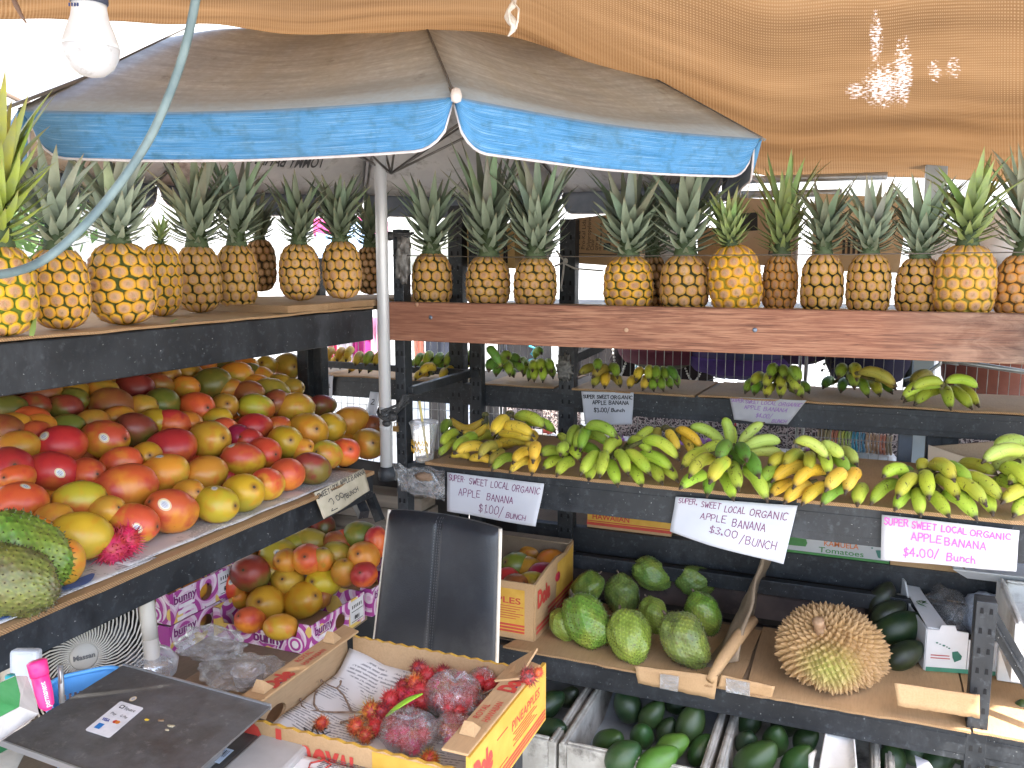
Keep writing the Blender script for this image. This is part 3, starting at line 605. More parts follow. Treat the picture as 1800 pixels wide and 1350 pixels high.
for r_, L_ in byrow.items():
    L_.sort(key=lambda f: -f[1])
    for i, (p, x, y, rx, ry, c_, st, bk) in enumerate(L_):
        wh = f'{ords(i)} from the right' if i < 25 else f'{ords(len(L_)-1-i)} from the left end'
        mango_from_px(x, y, rx, ry, c_, p, f'{MC[c_][3]} mango{", stickered," if st else ""} {wh}, {RN[r_]} of the shelf pile', 'mangos piled on the left shelf', int(x) % 4 if st else None, 'b' if bk else 'auto')
# fruit lower in the pile, glimpsed through the gaps
rg = random.Random(5); Y = .62; jy = 0; seen = {}
while Y < 2.45:
    X = XL-.11
    while X > XL-1.15:
        p = V((X+rg.uniform(-.02, .02), Y+rg.uniform(-.02, .02), 0)); p.z = pile_z(p.x, p.y)-.078+rg.uniform(-.008, .008)
        sx, sy = proj(p)
        if -40 < sx < 690 and p.z > Z_MG+.035 and not (p.y > 2.32 and p.x > -1.62):
            ax = V((rg.gauss(0, 1), rg.gauss(0, 1), rg.gauss(0, .3))).normalized(); yv = V((0, 0, 1)).cross(ax).normalized(); zv = ax.cross(yv)
            kx = int(round((XL-.11-X)/.098)); seen.setdefault(kx, []).append((p, rg.choice('rrobcoo'), Matrix((ax, yv, zv)).transposed()))
            if 0: put_mango(p, .112, Matrix((ax, yv, zv)).transposed(), rg.choice('rrobcoo'), '', 'mango', 'mangos buried in the big pile', kind=rg.randrange(4), scar=False)
        X -= .098
    Y += .092
for kx, L_ in seen.items():
    L_.sort(key=lambda e: -e[0].y)
    for i, (p, c_, M_) in enumerate(L_): put_mango(p, .112, M_, c_, f'half buried {MC[c_][3]} mango, {ords(kx)} line from the shelf edge, {ords(i)} from the right', 'mango', 'mangos buried in the big pile', kind=(i+kx) % 4, scar=False)

# ================================================================== PINEAPPLES
def pine_mat():
    t = NT('pineapple_rind'); v = t.attr('eye'); x = t.xyz(v); c1 = t.attr('c1', 'OBJECT'); c2 = t.attr('c2', 'OBJECT'); co = t.coord()
    n = t.noise(14, 4, .6, co=co); f = t.noise(160, 4, .7, co=co)
    face = t.mix(t.ramp(x[1], [(.2, 0), (1, .35)]), c1, (.42, .20, .035))
    face = t.mix(t.ramp(n, [(.45, 0), (.7, .5)]), face, (.50, .30, .08))
    centre = t.mix(x[1], (.46, .26, .13), (.36, .15, .075)); centre = t.mix(t.ramp(f, [(.4, 0), (.65, .55)]), centre, (.62, .46, .28))
    c = t.mix(t.ramp(x[0], [(.40, 1), (.72, 0)]), face, centre)
    c = t.mix(t.ramp(t.math('ADD', x[0], t.math('MULTIPLY', t.math('SUBTRACT', n, .5), .3)), [(.83, 0), (.94, 1)]), c, c2)
    c = t.mix(t.ramp(x[0], [(.0, .8), (.09, 0)]), c, (.36, .25, .13))
    t.bump(f, .35, .0015); return t.fin(c, .78, 0, .18)
M_PINE = pine_mat()
def leaf_mat():
    t = NT('pineapple_leaf'); x = t.xyz(t.attr('uvt')); tint = t.attr('c1', 'OBJECT'); n = t.noise(9, 4, .6); s = t.noise(50, 3, .6)
    c = t.mix(t.ramp(n, [(.35, 0), (.7, 1)]), tint, t.mix(.55, tint, (.20, .24, .17)))
    c = t.mix(t.ramp(x[0], [(.80, 0), (1, .6)]), c, (.26, .17, .08))
    c = t.mix(t.ramp(s, [(.66, 0), (.74, .5)]), c, (.30, .24, .13))
    t.bump(s, .2, .001); return t.fin(c, .5, 0, .4)
M_PLEAF = leaf_mat(); M_CORE = plain('crown_core', (.06, .09, .035), .7)
def pine_body(seed, na=13, rows_=9, fat=1.0):
    rg = random.Random(seed); mb = MB(); H = 1.0; ey = []
    def prof(v): # v 0..1 ; unit height, max radius .36
        s_ = max(0, 1-abs(2*v-1)**3.2)**.5; return .37*fat*(s_*.9+.10)*(1-.07*(v-.4))
    core_n, core_m = 26, 16
    def sp(u, v, k):
        th = 2*math.pi*u; vv = min(1, max(0, v)); r = prof(vv)*k
        return V((r*math.cos(th), r*math.sin(th), vv*H + (k-1)*.25*(2*vv-1)))
    cv_ = [sp(i/core_n, j/core_m, .955) for j in range(core_m+1) for i in range(core_n)]; mb.add(cv_, [(j*core_n+i, j*core_n+(i+1) % core_n, (j+1)*core_n+(i+1) % core_n, (j+1)*core_n+i) for j in range(core_m) for i in range(core_n)]+[tuple(range(core_n-1, -1, -1)), tuple(core_m*core_n+i for i in range(core_n))], 0, None, True); ey += [(1, .5, .5)]*len(cv_)
    for j in range(-1, rows_+1):
        for i in range(na):
            u0 = (i+.5*(j % 2)+.16*j)/na + rg.uniform(-.007, .007); v0 = (j+.5)/rows_ + rg.uniform(-.010, .010); rnd = rg.random(); hx = []
            for (a, b) in ((0, .63), (.5, .33), (.5, -.33), (0, -.63), (-.5, -.33), (-.5, .33)): hx.append((u0+a/na, v0+b/rows_))
            if v0-.63/rows_ > 1 or v0+.63/rows_ < 0: continue
            vs = []; cs = []; N = 12
            for (fr, kk) in ((1.0, .955), (.88, 1.0), (.55, 1.030), (.28, 1.014)):
                for q in range(N):
                    a = q/2; i0 = int(a) % 6; f_ = a-int(a); h0, h1 = hx[i0], hx[(i0+1) % 6]; hu, hv = h0[0]*(1-f_)+h1[0]*f_, h0[1]*(1-f_)+h1[1]*f_
                    rnd_ = 1.0 if fr == 1 else (1.0+.10*(f_ > 0))
                    uu, vv_ = u0+(hu-u0)*fr*rnd_, v0+(hv-v0)*fr*rnd_
                    vs.append(sp(uu, vv_, kk+(.012*(rnd-.5) if fr < 1 else 0))); cs.append((fr, rnd, v0))
            vs.append(sp(u0, v0-.05/rows_, 1.055)); cs.append((.15, rnd, v0))
            fs = [(r_*N+q, r_*N+(q+1) % N, (r_+1)*N+(q+1) % N, (r_+1)*N+q) for r_ in range(3) for q in range(N)]+[(3*N+q, 3*N+(q+1) % N, 4*N) for q in range(N)]
            mb.add(vs, [tuple(reversed(f)) for f in fs], 0, None, True); ey += cs
            # dry bract tip
            b0 = sp(u0-.10/na, v0-.12/rows_, 1.04); b1 = sp(u0+.10/na, v0-.12/rows_, 1.04); b2 = sp(u0+rg.uniform(-.05, .05)/na, v0+.22/rows_, 1.10)
            mb.add([b0, b1, b2, sp(u0, v0-.05/rows_, 1.01)], [(0, 1, 2), (1, 3, 2), (3, 0, 2)]); ey += [(.0, rnd, v0)]*4
            # bract point curling off the silhouette
            if rg.random() < .55:
                e0 = sp(u0-.12/na, v0-.5/rows_, 1.0); e1 = sp(u0+.12/na, v0-.5/rows_, 1.0); e2 = sp(u0+rg.uniform(-.15, .15)/na, v0-.15/rows_, 1.13+rg.uniform(0, .05)); mb.add([e0, e1, e2], [(0, 1, 2)]); ey += [(.0, rnd, v0)]*3
    me = make_mesh('fruit_body', mb, [M_PINE]); at = me.attributes.new('eye', 'FLOAT_VECTOR', 'POINT'); at.data.foreach_set('vector', [q for c in ey for q in c]); return me
body_mesh = [pine_body(11, 13, 7), pine_body(12, 12, 7, 1.02), pine_body(13, 13, 7, .97), pine_body(14, 12, 6)]
def leaf_mb(mb, base, az, el, L, w, curl, rg, org=(0, 0, 0), twist=0):
    """one sword leaf: starts at base, elevation el (rad), curls outwards by curl"""
    n = 7; p = V(base); d = V((math.cos(az)*math.cos(el), math.sin(az)*math.cos(el), math.sin(el))); sdv = V((-math.sin(az), math.cos(az), 0)); pts = []
    vs = []; cs = []
    for i in range(n+1):
        t = i/n; ww = w*(1-t**1.6)**.9*(.75+.5*min(1, t*4))*.72 if t < 1 else .0004
        nrm = sdv.cross(d).normalized()
        if nrm.z < 0 and el > 0: pass
        vs += [p - sdv*ww + nrm*ww*.45, p.copy(), p + sdv*ww + nrm*ww*.45]; cs += [(t, 0, 0), (t, .5, 0), (t, 1, 0)]
        el2 = el - curl*t; d = V((math.cos(az+twist*t)*math.cos(el2), math.sin(az+twist*t)*math.cos(el2), math.sin(el2))); p = p+d*(L/n)
    fs = []
    for i in range(n):
        a = i*3; fs += [(a, a+1, a+4, a+3), (a+1, a+2, a+5, a+4)]
    mb.add(vs, fs, 0, cs, True)
def crown_variant(seed, N=74, spread=1.0):
    rg = random.Random(seed); small = MB(); big = []
    for i in range(N):
        t = i/(N-1); az = i*2.39996+rg.uniform(-.2, .2); h = .02+t*.42
        L = (.24+.40*t**.8)*rg.uniform(.88, 1.12); el = R(-6+70*t**.75)*1.0+rg.uniform(-.12, .12); curl = (.9-1.5*t)*spread*rg.uniform(.5, 1.2) if t < .5 else rg.uniform(-.10, .45)*spread
        if t < .6: el = R(12+50*t); curl = rg.uniform(-.65, .15)
        rr_ = .085*(1-t*.7); base = (rr_*math.cos(az), rr_*math.sin(az), h)
        w = (.032+.036*min(1, t*1.5)*(1-.25*t))
        if t > .74:
            m = MB(); leaf_mb(m, base, az, el, L*1.05, w*1.05, curl, rg, twist=rg.uniform(-.2, .2)); big.append(make_mesh('leaf', m, [M_PLEAF]))
        else: leaf_mb(small, base, az, el, L*.85, w, curl, rg)
    small.lathe([(.12, -.03), (.10, .05), (.07, .3), (.01, .46)], 10, mi=1)
    return make_mesh('crown', small, [M_PLEAF, M_CORE]), big
crowns = [crown_variant(21), crown_variant(22, 66, 1.3), crown_variant(23, 84, .8), crown_variant(24, 60, 1.5)]
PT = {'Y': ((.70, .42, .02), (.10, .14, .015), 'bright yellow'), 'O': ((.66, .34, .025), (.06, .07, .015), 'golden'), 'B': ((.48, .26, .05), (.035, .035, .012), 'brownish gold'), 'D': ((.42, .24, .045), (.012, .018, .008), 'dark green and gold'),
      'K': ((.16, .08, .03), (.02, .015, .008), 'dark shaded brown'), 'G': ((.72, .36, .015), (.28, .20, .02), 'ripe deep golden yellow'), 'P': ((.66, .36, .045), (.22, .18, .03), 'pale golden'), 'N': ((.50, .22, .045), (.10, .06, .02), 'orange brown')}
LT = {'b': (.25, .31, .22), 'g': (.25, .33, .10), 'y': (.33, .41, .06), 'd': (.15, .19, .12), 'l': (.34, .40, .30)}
def pineapple(x, w, ytop, ycr, ybot, col_, lf, place, label, group, bi=0, ci=0, lean=(0, 0), p=None, spin=None):
    dz = depth(p); wm = w*dz/FPX; hb = (ybot-ytop)*dz/FPX*1.02; hc = (ytop-ycr)*dz/FPX
    rg = random.Random(int(x)); o = thing('pineapple', label, 'pineapple', p, (R(lean[1]), R(lean[0]), rg.uniform(0, 6.28) if spin is None else spin), group)
    # lean is applied in the picture plane
    o.rotation_euler = (Matrix.Rotation(R(lean[0]), 3, FW) @ Matrix.Rotation(rg.uniform(0, 6.28), 3, 'Z')).to_euler()
    fb = child('fruit_body', body_mesh[bi], o); k = wm/.81; fb.scale = (k, k, hb); j = rg.uniform(.9, 1.1)
    fb['c1'] = [q*j for q in PT[col_][0]]; fb['c2'] = list(PT[col_][1])
    cm, big = crowns[ci]; ks = hc/.98; kw = min(ks*1.15, wm*2.1)
    c_ = child('crown', cm, o, Matrix.Translation((0, 0, hb*.985)) @ Matrix.Rotation(R(lean[1]), 4, 'X')); c_.scale = (kw, kw, ks); c_['c1'] = list(LT[lf])
    for b in big: l_ = child('leaf', b, c_); l_['c1'] = [q*rg.uniform(.85, 1.15) for q in LT[lf]]
    return o
LP = [(8, 122, 441, 168, 596, 'Y', 'y', 'nearest pineapple at the left edge, bright yellow with yellow green leaves', 1, 0, 0),
      (110, 106, 446, 268, 584, 'O', 'l', 'golden pineapple with tall pale leafy crown, beside the bright yellow nearest one', 0, 1, 0),
      (222, 118, 437, 268, 576, 'O', 'l', 'widest golden pineapple of the left shelf behind the hanging grey cable', 1, 2, -2),
      (283, 78, 438, 385, 561, 'O', 'g', 'golden pineapple with a small crown squeezed behind the widest one on the left shelf', 0, 3, 3),
      (352, 86, 440, 278, 555, 'B', 'b', 'brownish gold pineapple in the middle of the left shelf front row', 2, 0, 0),
      (417, 78, 438, 275, 551, 'B', 'b', 'brownish gold pineapple at the right end of the tight left row', 0, 1, 2),
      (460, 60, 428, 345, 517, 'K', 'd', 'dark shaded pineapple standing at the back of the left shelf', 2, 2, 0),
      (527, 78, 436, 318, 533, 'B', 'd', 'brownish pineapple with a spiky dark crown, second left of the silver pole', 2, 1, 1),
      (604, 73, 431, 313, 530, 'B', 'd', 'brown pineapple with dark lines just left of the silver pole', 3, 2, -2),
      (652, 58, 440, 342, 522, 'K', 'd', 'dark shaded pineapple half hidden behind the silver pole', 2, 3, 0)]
for (x, w, yt, yc, yb, c_, lf, lab, bi, ci, ln) in LP:
    p = uz(x, yb-6, Z_PL+.002)
    if 450 < x: p = ud(x, yb-5, {460: 2.8, 527: 2.30, 604: 2.38, 652: 2.62}[x])
    pineapple(x, w, yt, yc, yb, c_, lf, None, lab, 'pineapples on the left shelf', bi, ci, (ln, 0), p)
RP = [(759, 76, 446, 312, 'B', 'b', .10, 'golden brown pineapple immediately right of the front rack post', 3, 1, 0),
      (857, 84, 452, 262, 'B', 'b', .10, 'pineapple with the tallest spreading crown near the left end of the plank', 0, 0, 1),
      (940, 84, 454, 275, 'B', 'b', .10, 'pineapple with a grey green crown left of the rope and PP lid carton', 2, 2, 1),
      (1106, 92, 452, 298, 'O', 'b', .10, 'dark outlined golden pineapple right of the gap before the PP lid carton', 1, 0, -1),
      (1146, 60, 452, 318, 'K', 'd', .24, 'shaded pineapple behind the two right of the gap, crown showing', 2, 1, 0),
      (1204, 92, 450, 285, 'B', 'b', .10, 'pale scaled pineapple between the dark outlined one and the ripe golden one', 3, 3, 0),
      (1301, 96, 434, 335, 'G', 'g', .09, 'ripe deep golden yellow pineapple with its crown leaning left', 1, 2, -8),
      (1371, 68, 450, 280, 'N', 'g', .20, 'orange brown pineapple behind and right of the ripe golden one, green crown', 2, 1, 1),
      (1446, 78, 448, 322, 'D', 'd', .12, 'dark green pineapple left of two in front of the big kraft carton', 3, 3, 0),
      (1528, 80, 448, 320, 'D', 'b', .12, 'green gold pineapple right of two in front of the big kraft carton', 0, 0, 0),
      (1616, 84, 455, 315, 'D', 'b', .12, 'dark netted pineapple left of the large pale golden one', 2, 2, 0),
      (1697, 108, 434, 285, 'P', 'g', .08, 'largest pale golden pineapple near the right edge', 0, 3, 0),
      (1796, 92, 450, 265, 'N', 'b', .10, 'orange brown pineapple cut by the right edge with a tall crown', 1, 1, 2)]
for (x, w, yt, yc, c_, lf, dy, lab, bi, ci, ln) in RP:
    q = uy(x, 480, D+dy); p = V((q.x, q.y, Z_TOP-.004)); yb = proj(p)[1]
    pineapple(x, w, yt, yc, yb, c_, lf, None, lab, 'pineapples on the right shelf', bi, ci, (ln, 0), p)
# wire stretched across the pineapples
mb = MB(); mb.tube([uy(690, 449, D-.01), uy(900, 452, D-.01), uy(1200, 449, D-.01), uy(1500, 447, D-.01), uy(1830, 443, D-.01)], .0014, 6)
solo('wire', mb, plain('dull_wire', (.10, .085, .07), .5, .4), 'thin wire stretched across the front of the right pineapples', 'wire')

# ================================================================== BANANAS
def banana_mat():
    t = NT('banana_skin'); x = t.xyz(t.attr('uvt')); c1 = t.attr('c1', 'OBJECT'); c2 = t.attr('c2', 'OBJECT'); co = t.coord(); n = t.noise(9, 3, .5, co=co); f = t.noise(75, 5, .72, co=co, sc=(1, 1, .6)); s = t.noise(190, 2, .6, co=co)
    c = t.mix(t.ramp(n, [(.38, 0), (.66, 1)]), c1, c2)
    ed = t.n('ShaderNodeTexWave', bands_direction='Y', wave_profile='SIN'); ed.inputs['Scale'].default_value = .8; 
    c = t.mix(t.ramp(f, [(.60, 0), (.655, .85)]), c, (.06, .035, .015)); c = t.mix(t.ramp(s, [(.66, 0), (.70, .6)]), c, (.07, .05, .02))
    c = t.mix(t.ramp(x[0], [(0, 1), (.07, 0), (.90, 0), (.955, .55), (.975, 1)]), c, t.mix(t.ramp(x[0], [(.5, 0), (.6, 1)]), (.24, .22, .04), (.045, .028, .018)))
    fr = t.math('FRACT', t.math('ADD', t.math('MULTIPLY', x[1], 5.0), .02)); c = t.mix(t.ramp(fr, [(0, .45), (.10, 0), (.90, 0), (1, .45)]), c, t.mix(.5, c, (.08, .09, .015)))
    t.bump(f, .08, .001); return t.fin(c, t.ramp(n, [(.3, .50), (.7, .62)]), 0, .3)
M_BAN = banana_mat(); M_STALK = mat('banana_crown', (.07, .08, .02), (.16, .13, .05), 60, .8, bump=.4)
BC = {'y': ((.66, .42, .035), (.60, .44, .06), 'yellow'), 'h': ((.44, .44, .045), (.30, .40, .05), 'greenish yellow'), 'g': ((.32, .45, .045), (.43, .52, .06), 'light green'), 'd': ((.075, .18, .025), (.12, .24, .03), 'dark green'),
      'o': ((.35, .28, .05), (.28, .28, .05), 'dull yellow'), 'k': ((.17, .30, .03), (.27, .38, .045), 'green'), 'v': ((.38, .48, .07), (.44, .52, .12), 'pale green')}
def finger(mb, B, T, r, bulge):
    """angular tapering fruit from B (neck) to T (blossom end)"""
    B, T = V(B), V(T); d = T-B; L = d.length; ctr = (B+T)/2+bulge; n = 11; m = 10; vs = []; cs = []; prev = None
    P = lambda t: B*(1-t)**2+ctr*1.0*2*t*(1-t)+T*t*t
    for i in range(n+1):
        t = i/n; p = P(t); tg = (P(min(1, t+.02))-P(max(0, t-.02))).normalized()
        a = V((0, 0, 1)); a = (a-tg*a.dot(tg)); a = a.normalized() if a.length > .1 else tg.orthogonal().normalized()
        if prev is not None: a = (prev-tg*prev.dot(tg)).normalized()
        prev = a; b = tg.cross(a)
        k = min(1, .30+.70*math.sin(min(1, t/.34)*1.5708)) if t < .34 else (1 if t < .62 else max(.20, 1-((t-.62)/.38)**2.2*.80))
        k *= 1+.03*math.sin(t*9)
        for j in range(m):
            th = 2*math.pi*(j+.5)/m; f = 1+.085*math.cos(5*th)+.02*math.cos(th)
            vs.append(p+(a*math.cos(th)+b*math.sin(th))*r*k*f); cs.append((max(.001, t), j/m, 0))
    tg = (T-P(.95)).normalized(); e = T+tg*r*.28
    for j in range(m):
        th = 2*math.pi*(j+.5)/m; vs.append(e+(prev*math.cos(th)+tg.cross(prev)*math.sin(th))*r*.17); cs.append((1, j/m, 0))
    n += 1
    fs = [(i*m+j, (i*m+(j+1) % m), (i+1)*m+(j+1) % m, (i+1)*m+j) for i in range(n) for j in range(m)]+[tuple(range(m-1, -1, -1)), tuple(n*m+j for j in range(m))]
    mb.add(vs, [tuple(reversed(f)) for f in fs], 0, cs, True)
def bunch(label, crown, data, zs, r=.0185, L=.125, group='banana bunches on the front shelf', Yc=None, cr=1.0, bul=.018):
    """data: 'bx by tx ty tier colour' entries; tiers l m t u = how high the fruit end lies above the shelf"""
    H = {'l': .017, 'm': .052, 't': .085, 'u': .125, 'w': .16}
    fl = []
    for e in data.split('|'):
        q = e.split(); bx, by, tx, ty = map(float, q[:4]); h = H[q[4]]; T = uz(tx, ty, zs+h); dep = depth(T)
        db = ray(bx, by); 
        # neck further back along its own sight line at fruit length L
        oc = CAM-T; a = db.dot(db); b = 2*db.dot(oc); c_ = oc.dot(oc)-L*L; disc = b*b-4*a*c_
        tt = (-b+math.sqrt(disc))/(2*a) if disc > 0 else -b/(2*a)
        B = CAM+db*tt; zmin = zs+.016
        if B.z < zmin: B = CAM+db*((zmin-EYE)/db.z)
        if len(q) > 6:
            B = CAM+db*(dep+float(q[6]))
        fl.append((B, T, q[5], min(1.15, max(.7, (B-T).length/L))))
    if crown: c0 = sum((f[0] for f in fl), V((0, 0, 0)))/len(fl); C_ = CAM+ray(*crown)*(depth(c0)+.01)
    else: C_ = sum((f[0] for f in fl), V((0, 0, 0)))/len(fl)
    base = V((C_.x, C_.y-.05, zs)); o = thing('banana_bunch', label, 'bananas', base, (0, 0, 0), group)
    for (B, T, c_, k) in fl:
        mb = MB(); d = (T-B); up = V((0, 0, 1)); rg = random.Random(int(B.x*1e4))
        finger(mb, B, T, .92*r*rg.uniform(.92, 1.08)*min(1.05, .55+.45*k), up*(bul*2*min(1, k)*rg.uniform(.7, 1.3))+V((rg.uniform(-1, 1), 0, 0))*.008)
        f = obj('banana', mb, M_BAN, o); f['c1'] = [q_*.95*rg.uniform(.9, 1.1) for q_ in BC[c_][0]]; f['c2'] = [q_*.95*rg.uniform(.9, 1.1) for q_ in BC[c_][1]]
    mb = MB()
    for (B, T, c_, k) in fl:
        dd = (C_-B); dd = dd if dd.length < .06 else dd.normalized()*.06
        mb.tube([B-(T-B).normalized()*-.006, B, B+dd*.6, B+dd], [r*.30, r*.34, r*.36, r*.40], 6)
    mb.ball(C_, .012*cr, .014*cr, .010*cr, 8, 6)
    obj('stalk', mb, M_STALK, o); return o
S3 = Z_B3+.006
bunch('small yellow bunch curving upward beside the plastic cup', (853, 729), '851 735 791 733 t y .0|855 745 812 757 t y .01|846 752 806 748 m y .02|858 742 842 764 m y -.05', S3, .0155, .11, bul=-.03)
bunch('greenish yellow bunch just right of the cup on the front shelf', (812, 768), '806 762 775 784 m h|804 779 771 803 l h|822 778 798 796 m h|838 772 806 790 m g|792 748 778 764 m k', S3, .0165, .10)
bunch('spotted yellow bunch lying low at the left end of the front shelf', (868, 795), '856 788 801 797 m y|826 806 792 803 l y|866 812 824 808 l y|874 789 842 805 m o|886 800 860 818 l o|880 786 862 797 m y', S3, .016, .10)
bunch('heaped yellow bunch with black marks under the rear post', (896, 728), '893 738 866 764 u y|884 752 938 766 u y|878 764 936 774 t y|868 786 932 780 m y|866 770 834 776 m h|905 733 958 752 u h|925 745 976 760 t g|936 770 884 790 l o|940 772 930 792 m y', S3, .018, .115, cr=1.2)
bunch('small half green half yellow bunch at the shelf edge', (918, 790), '905 807 865 827 l k|932 797 902 814 m y|934 814 896 831 l y|942 790 937 812 t y|944 812 935 834 l y', S3, .0165, .10)
bunch('curled green bunch behind the one dollar bunches', (1020, 752), '1030 752 1085 770 u k|1024 770 1072 784 t k|1018 756 1000 786 t k|1024 764 1012 790 t g|1032 760 1020 792 t k|1004 786 979 768 m g|1010 790 1058 804 m k|996 780 990 806 m g', S3, .0165, .115)
bunch('light green bunch in the dip left of the tall heap', (1002, 800), '990 806 950 800 m k|992 812 955 824 l g|990 795 1020 810 m g|1008 816 979 836 l g|996 790 985 800 t g', S3, .0175, .10)
bunch('wide light green bunch fanning over the shelf edge', (1092, 792), '1052 800 1021 834 m g|1046 816 1035 844 l g|1062 798 1054 838 m g|1070 820 1086 854 l g|1082 798 1104 834 m g|1098 796 1143 834 m g|1102 826 1128 855 l g|1118 806 1182 826 m g|1134 826 1164 850 l g|1150 822 1191 846 l g|1104 780 1144 798 t g|1130 776 1193 808 t g|1090 780 1064 800 t h', S3, .018, .122)
bunch('mixed yellow bunch standing behind the wide green one', (1170, 752), '1150 756 1115 782 t g .05|1156 756 1154 782 t o .05|1172 758 1194 792 t y .05|1188 756 1234 786 t y .05|1198 768 1216 800 m y .05|1214 782 1242 800 m h .05', S3, .0175, .115)
bunch('largest upright green bunch in the middle of the front shelf', (1289, 790), '1284 786 1270 736 w v -.01|1276 786 1211 752 u v .0|1290 782 1283 752 u g .03|1298 786 1342 744 w v -.01|1306 788 1372 778 u v .0|1312 796 1379 802 t v .0|1274 786 1226 806 t g|1278 790 1262 808 u d|1298 790 1312 810 u d|1312 806 1334 838 t d|1290 806 1302 822 t d|1244 800 1199 822 t g|1256 812 1212 838 t h|1280 812 1248 848 t h|1286 818 1298 861 m g|1306 826 1348 880 l g|1240 838 1196 858 m g|1256 842 1243 872 l k|1270 840 1289 878 l g', S3, .0185, .125, cr=1.3)
bunch('green topped bunch sitting over the bright yellow one', (1432, 790), '1398 776 1456 806 u v .03|1440 782 1482 806 u v .04|1470 800 1506 818 t v|1380 812 1352 820 t h|1410 806 1379 821 t h|1424 806 1422 830 t h|1444 808 1456 834 t g|1462 810 1491 834 t k|1490 822 1500 842 m k', S3, .018, .115)
bunch('bright yellow speckled bunch low on the front shelf', (1470, 838), '1420 826 1357 846 m y|1452 832 1395 857 m y|1396 856 1355 872 l y|1428 858 1379 884 l y|1452 858 1410 887 l y|1482 836 1452 862 t y|1506 838 1486 866 m y|1488 862 1444 888 l k|1520 862 1507 888 l g|1366 828 1336 850 m k|1382 850 1340 868 l k', S3, .018, .12)
bunch('fanned green yellow bunch right of the bare cardboard', (1622, 832), '1596 830 1553 838 t g .04|1622 834 1618 818 t h -.03|1634 822 1677 846 t h|1656 820 1706 850 t k|1684 818 1752 834 t h|1612 842 1578 874 m h|1626 842 1633 876 m h|1646 846 1684 876 m h|1672 846 1733 888 m h|1690 842 1763 880 m h|1582 852 1531 886 l k|1598 868 1573 896 l g|1614 868 1618 907 l g|1634 872 1668 908 l g|1658 868 1716 912 l g|1706 872 1745 904 l g|1600 838 1590 856 m d', S3, .0185, .125, cr=1.2)
bunch('large pale green bunch cut off by the right edge', (1812, 800), '1806 784 1748 790 u v|1808 800 1728 812 u v|1812 816 1742 826 t v|1760 826 1815 858 t g|1745 846 1806 876 m g|1812 866 1762 884 m h|1816 888 1782 907 l g|1820 840 1775 850 t g|1840 800 1830 845 t v', S3, .019, .13)
S2 = Z_B2+.004
G2 = 'banana bunches on the rear shelf'
bunch('upright dark green bunch on the rear shelf behind the posts', (882, 640), '880 642 857 613 w d -.02|874 645 859 652 t d|880 648 872 660 m d|888 648 896 660 m k|884 640 894 630 u k|892 640 914 636 t d|896 650 903 662 l k|904 644 918 654 m k', S2, .0175, .105, G2)
bunch('stubby green bunch left of the rear shelf post', (945, 648), '938 655 929 668 l k|944 656 939 670 l g|952 656 954 671 l g|940 645 936 652 m g|950 645 951 652 m g|960 645 970 653 m k|930 650 920 660 l k|940 630 952 622 t k|925 640 912 648 m k|962 655 972 664 l k', S2, .017, .09, G2)
bunch('olive yellow bunch above the three dollar paper on the rear shelf', (1062, 648), '1058 654 1018 659 m o|1068 652 1042 663 m o|1060 666 1043 680 l o|1066 666 1063 681 l y|1074 664 1090 679 l o|1074 652 1085 664 m k|1052 648 1050 652 t k', S2, .0175, .105, G2)
bunch('row of half yellow half green fruit on the rear shelf', (1152, 650), '1118 672 1106 682 l y|1136 672 1130 685 l y|1148 672 1149 686 l k|1158 672 1166 686 l k|1168 670 1180 682 l k|1176 668 1192 680 l k|1126 656 1118 668 m y|1142 656 1140 669 m h|1152 656 1155 670 m k|1162 656 1172 668 m k|1172 656 1190 670 m d', S2, .0165, .09, G2)
bunch('greenish yellow bunch over the torn four dollar paper', (1372, 655), '1326 680 1310 690 l k|1340 684 1326 693 l k|1356 686 1347 697 l h|1374 686 1372 698 l h|1390 686 1410 697 l h|1404 684 1422 690 l k|1340 668 1321 676 m h|1356 668 1345 681 m h|1374 668 1371 683 m h|1388 668 1399 689 m h|1362 655 1353 664 t k|1376 655 1380 665 t k|1390 658 1405 672 t k', S2, .0175, .095, G2)
bunch('dark green bunch with a long olive end on the rear shelf', (1492, 658), '1462 674 1447 682 l d|1486 676 1478 689 l d|1494 664 1502 682 m k|1508 668 1526 697 l k|1524 674 1546 695 l h|1540 672 1568 691 l d|1480 656 1474 664 t k|1496 654 1506 668 t h|1510 656 1575 678 t o|1540 668 1574 684 m o', S2, .0175, .105, G2)
bunch('bright green spreading bunch at the right of the rear shelf', (1658, 682), '1652 680 1586 700 m g|1656 674 1604 684 t g .0|1654 688 1608 711 l g|1646 690 1590 706 l g|1660 688 1671 719 l g|1668 684 1708 718 l h|1676 686 1720 714 l h|1662 672 1718 682 t g .0|1640 666 1600 676 m o .06', S2, .0185, .125, G2)
def far_bunch(label, xs, col_, dy, r=.017):
    d = []; 
    for i, x in enumerate(xs): d.append(f'{x+10} {638+dy} {x-8} {652+dy} l {col_[i % len(col_)]}'); d.append(f'{x+14} {624+dy} {x+2} {640+dy} m {col_[(i+1) % len(col_)]}')
    return bunch(label, None, '|'.join(d), S2, r, .10, G2)
far_bunch('yellow bunch behind the left rack post on the rear shelf', (572, 590, 606), 'yy', -5)
far_bunch('yellow bunch on the rear shelf left of the silver pole', (622, 640, 656), 'yyh', 2)
far_bunch('green and yellow bunch between the corner post and the rear post', (728, 746, 762, 780), 'kkh', 4)
bunch('yellow fruit low on the rear shelf beside the corner post', (760, 655), '765 650 738 658 m y|782 655 776 668 l y|790 652 792 664 l y|752 660 730 668 l y', S2, .016, .10, G2)
far_bunch('green bunch glimpsed between the two rear posts', (815, 822), 'kh', 0)
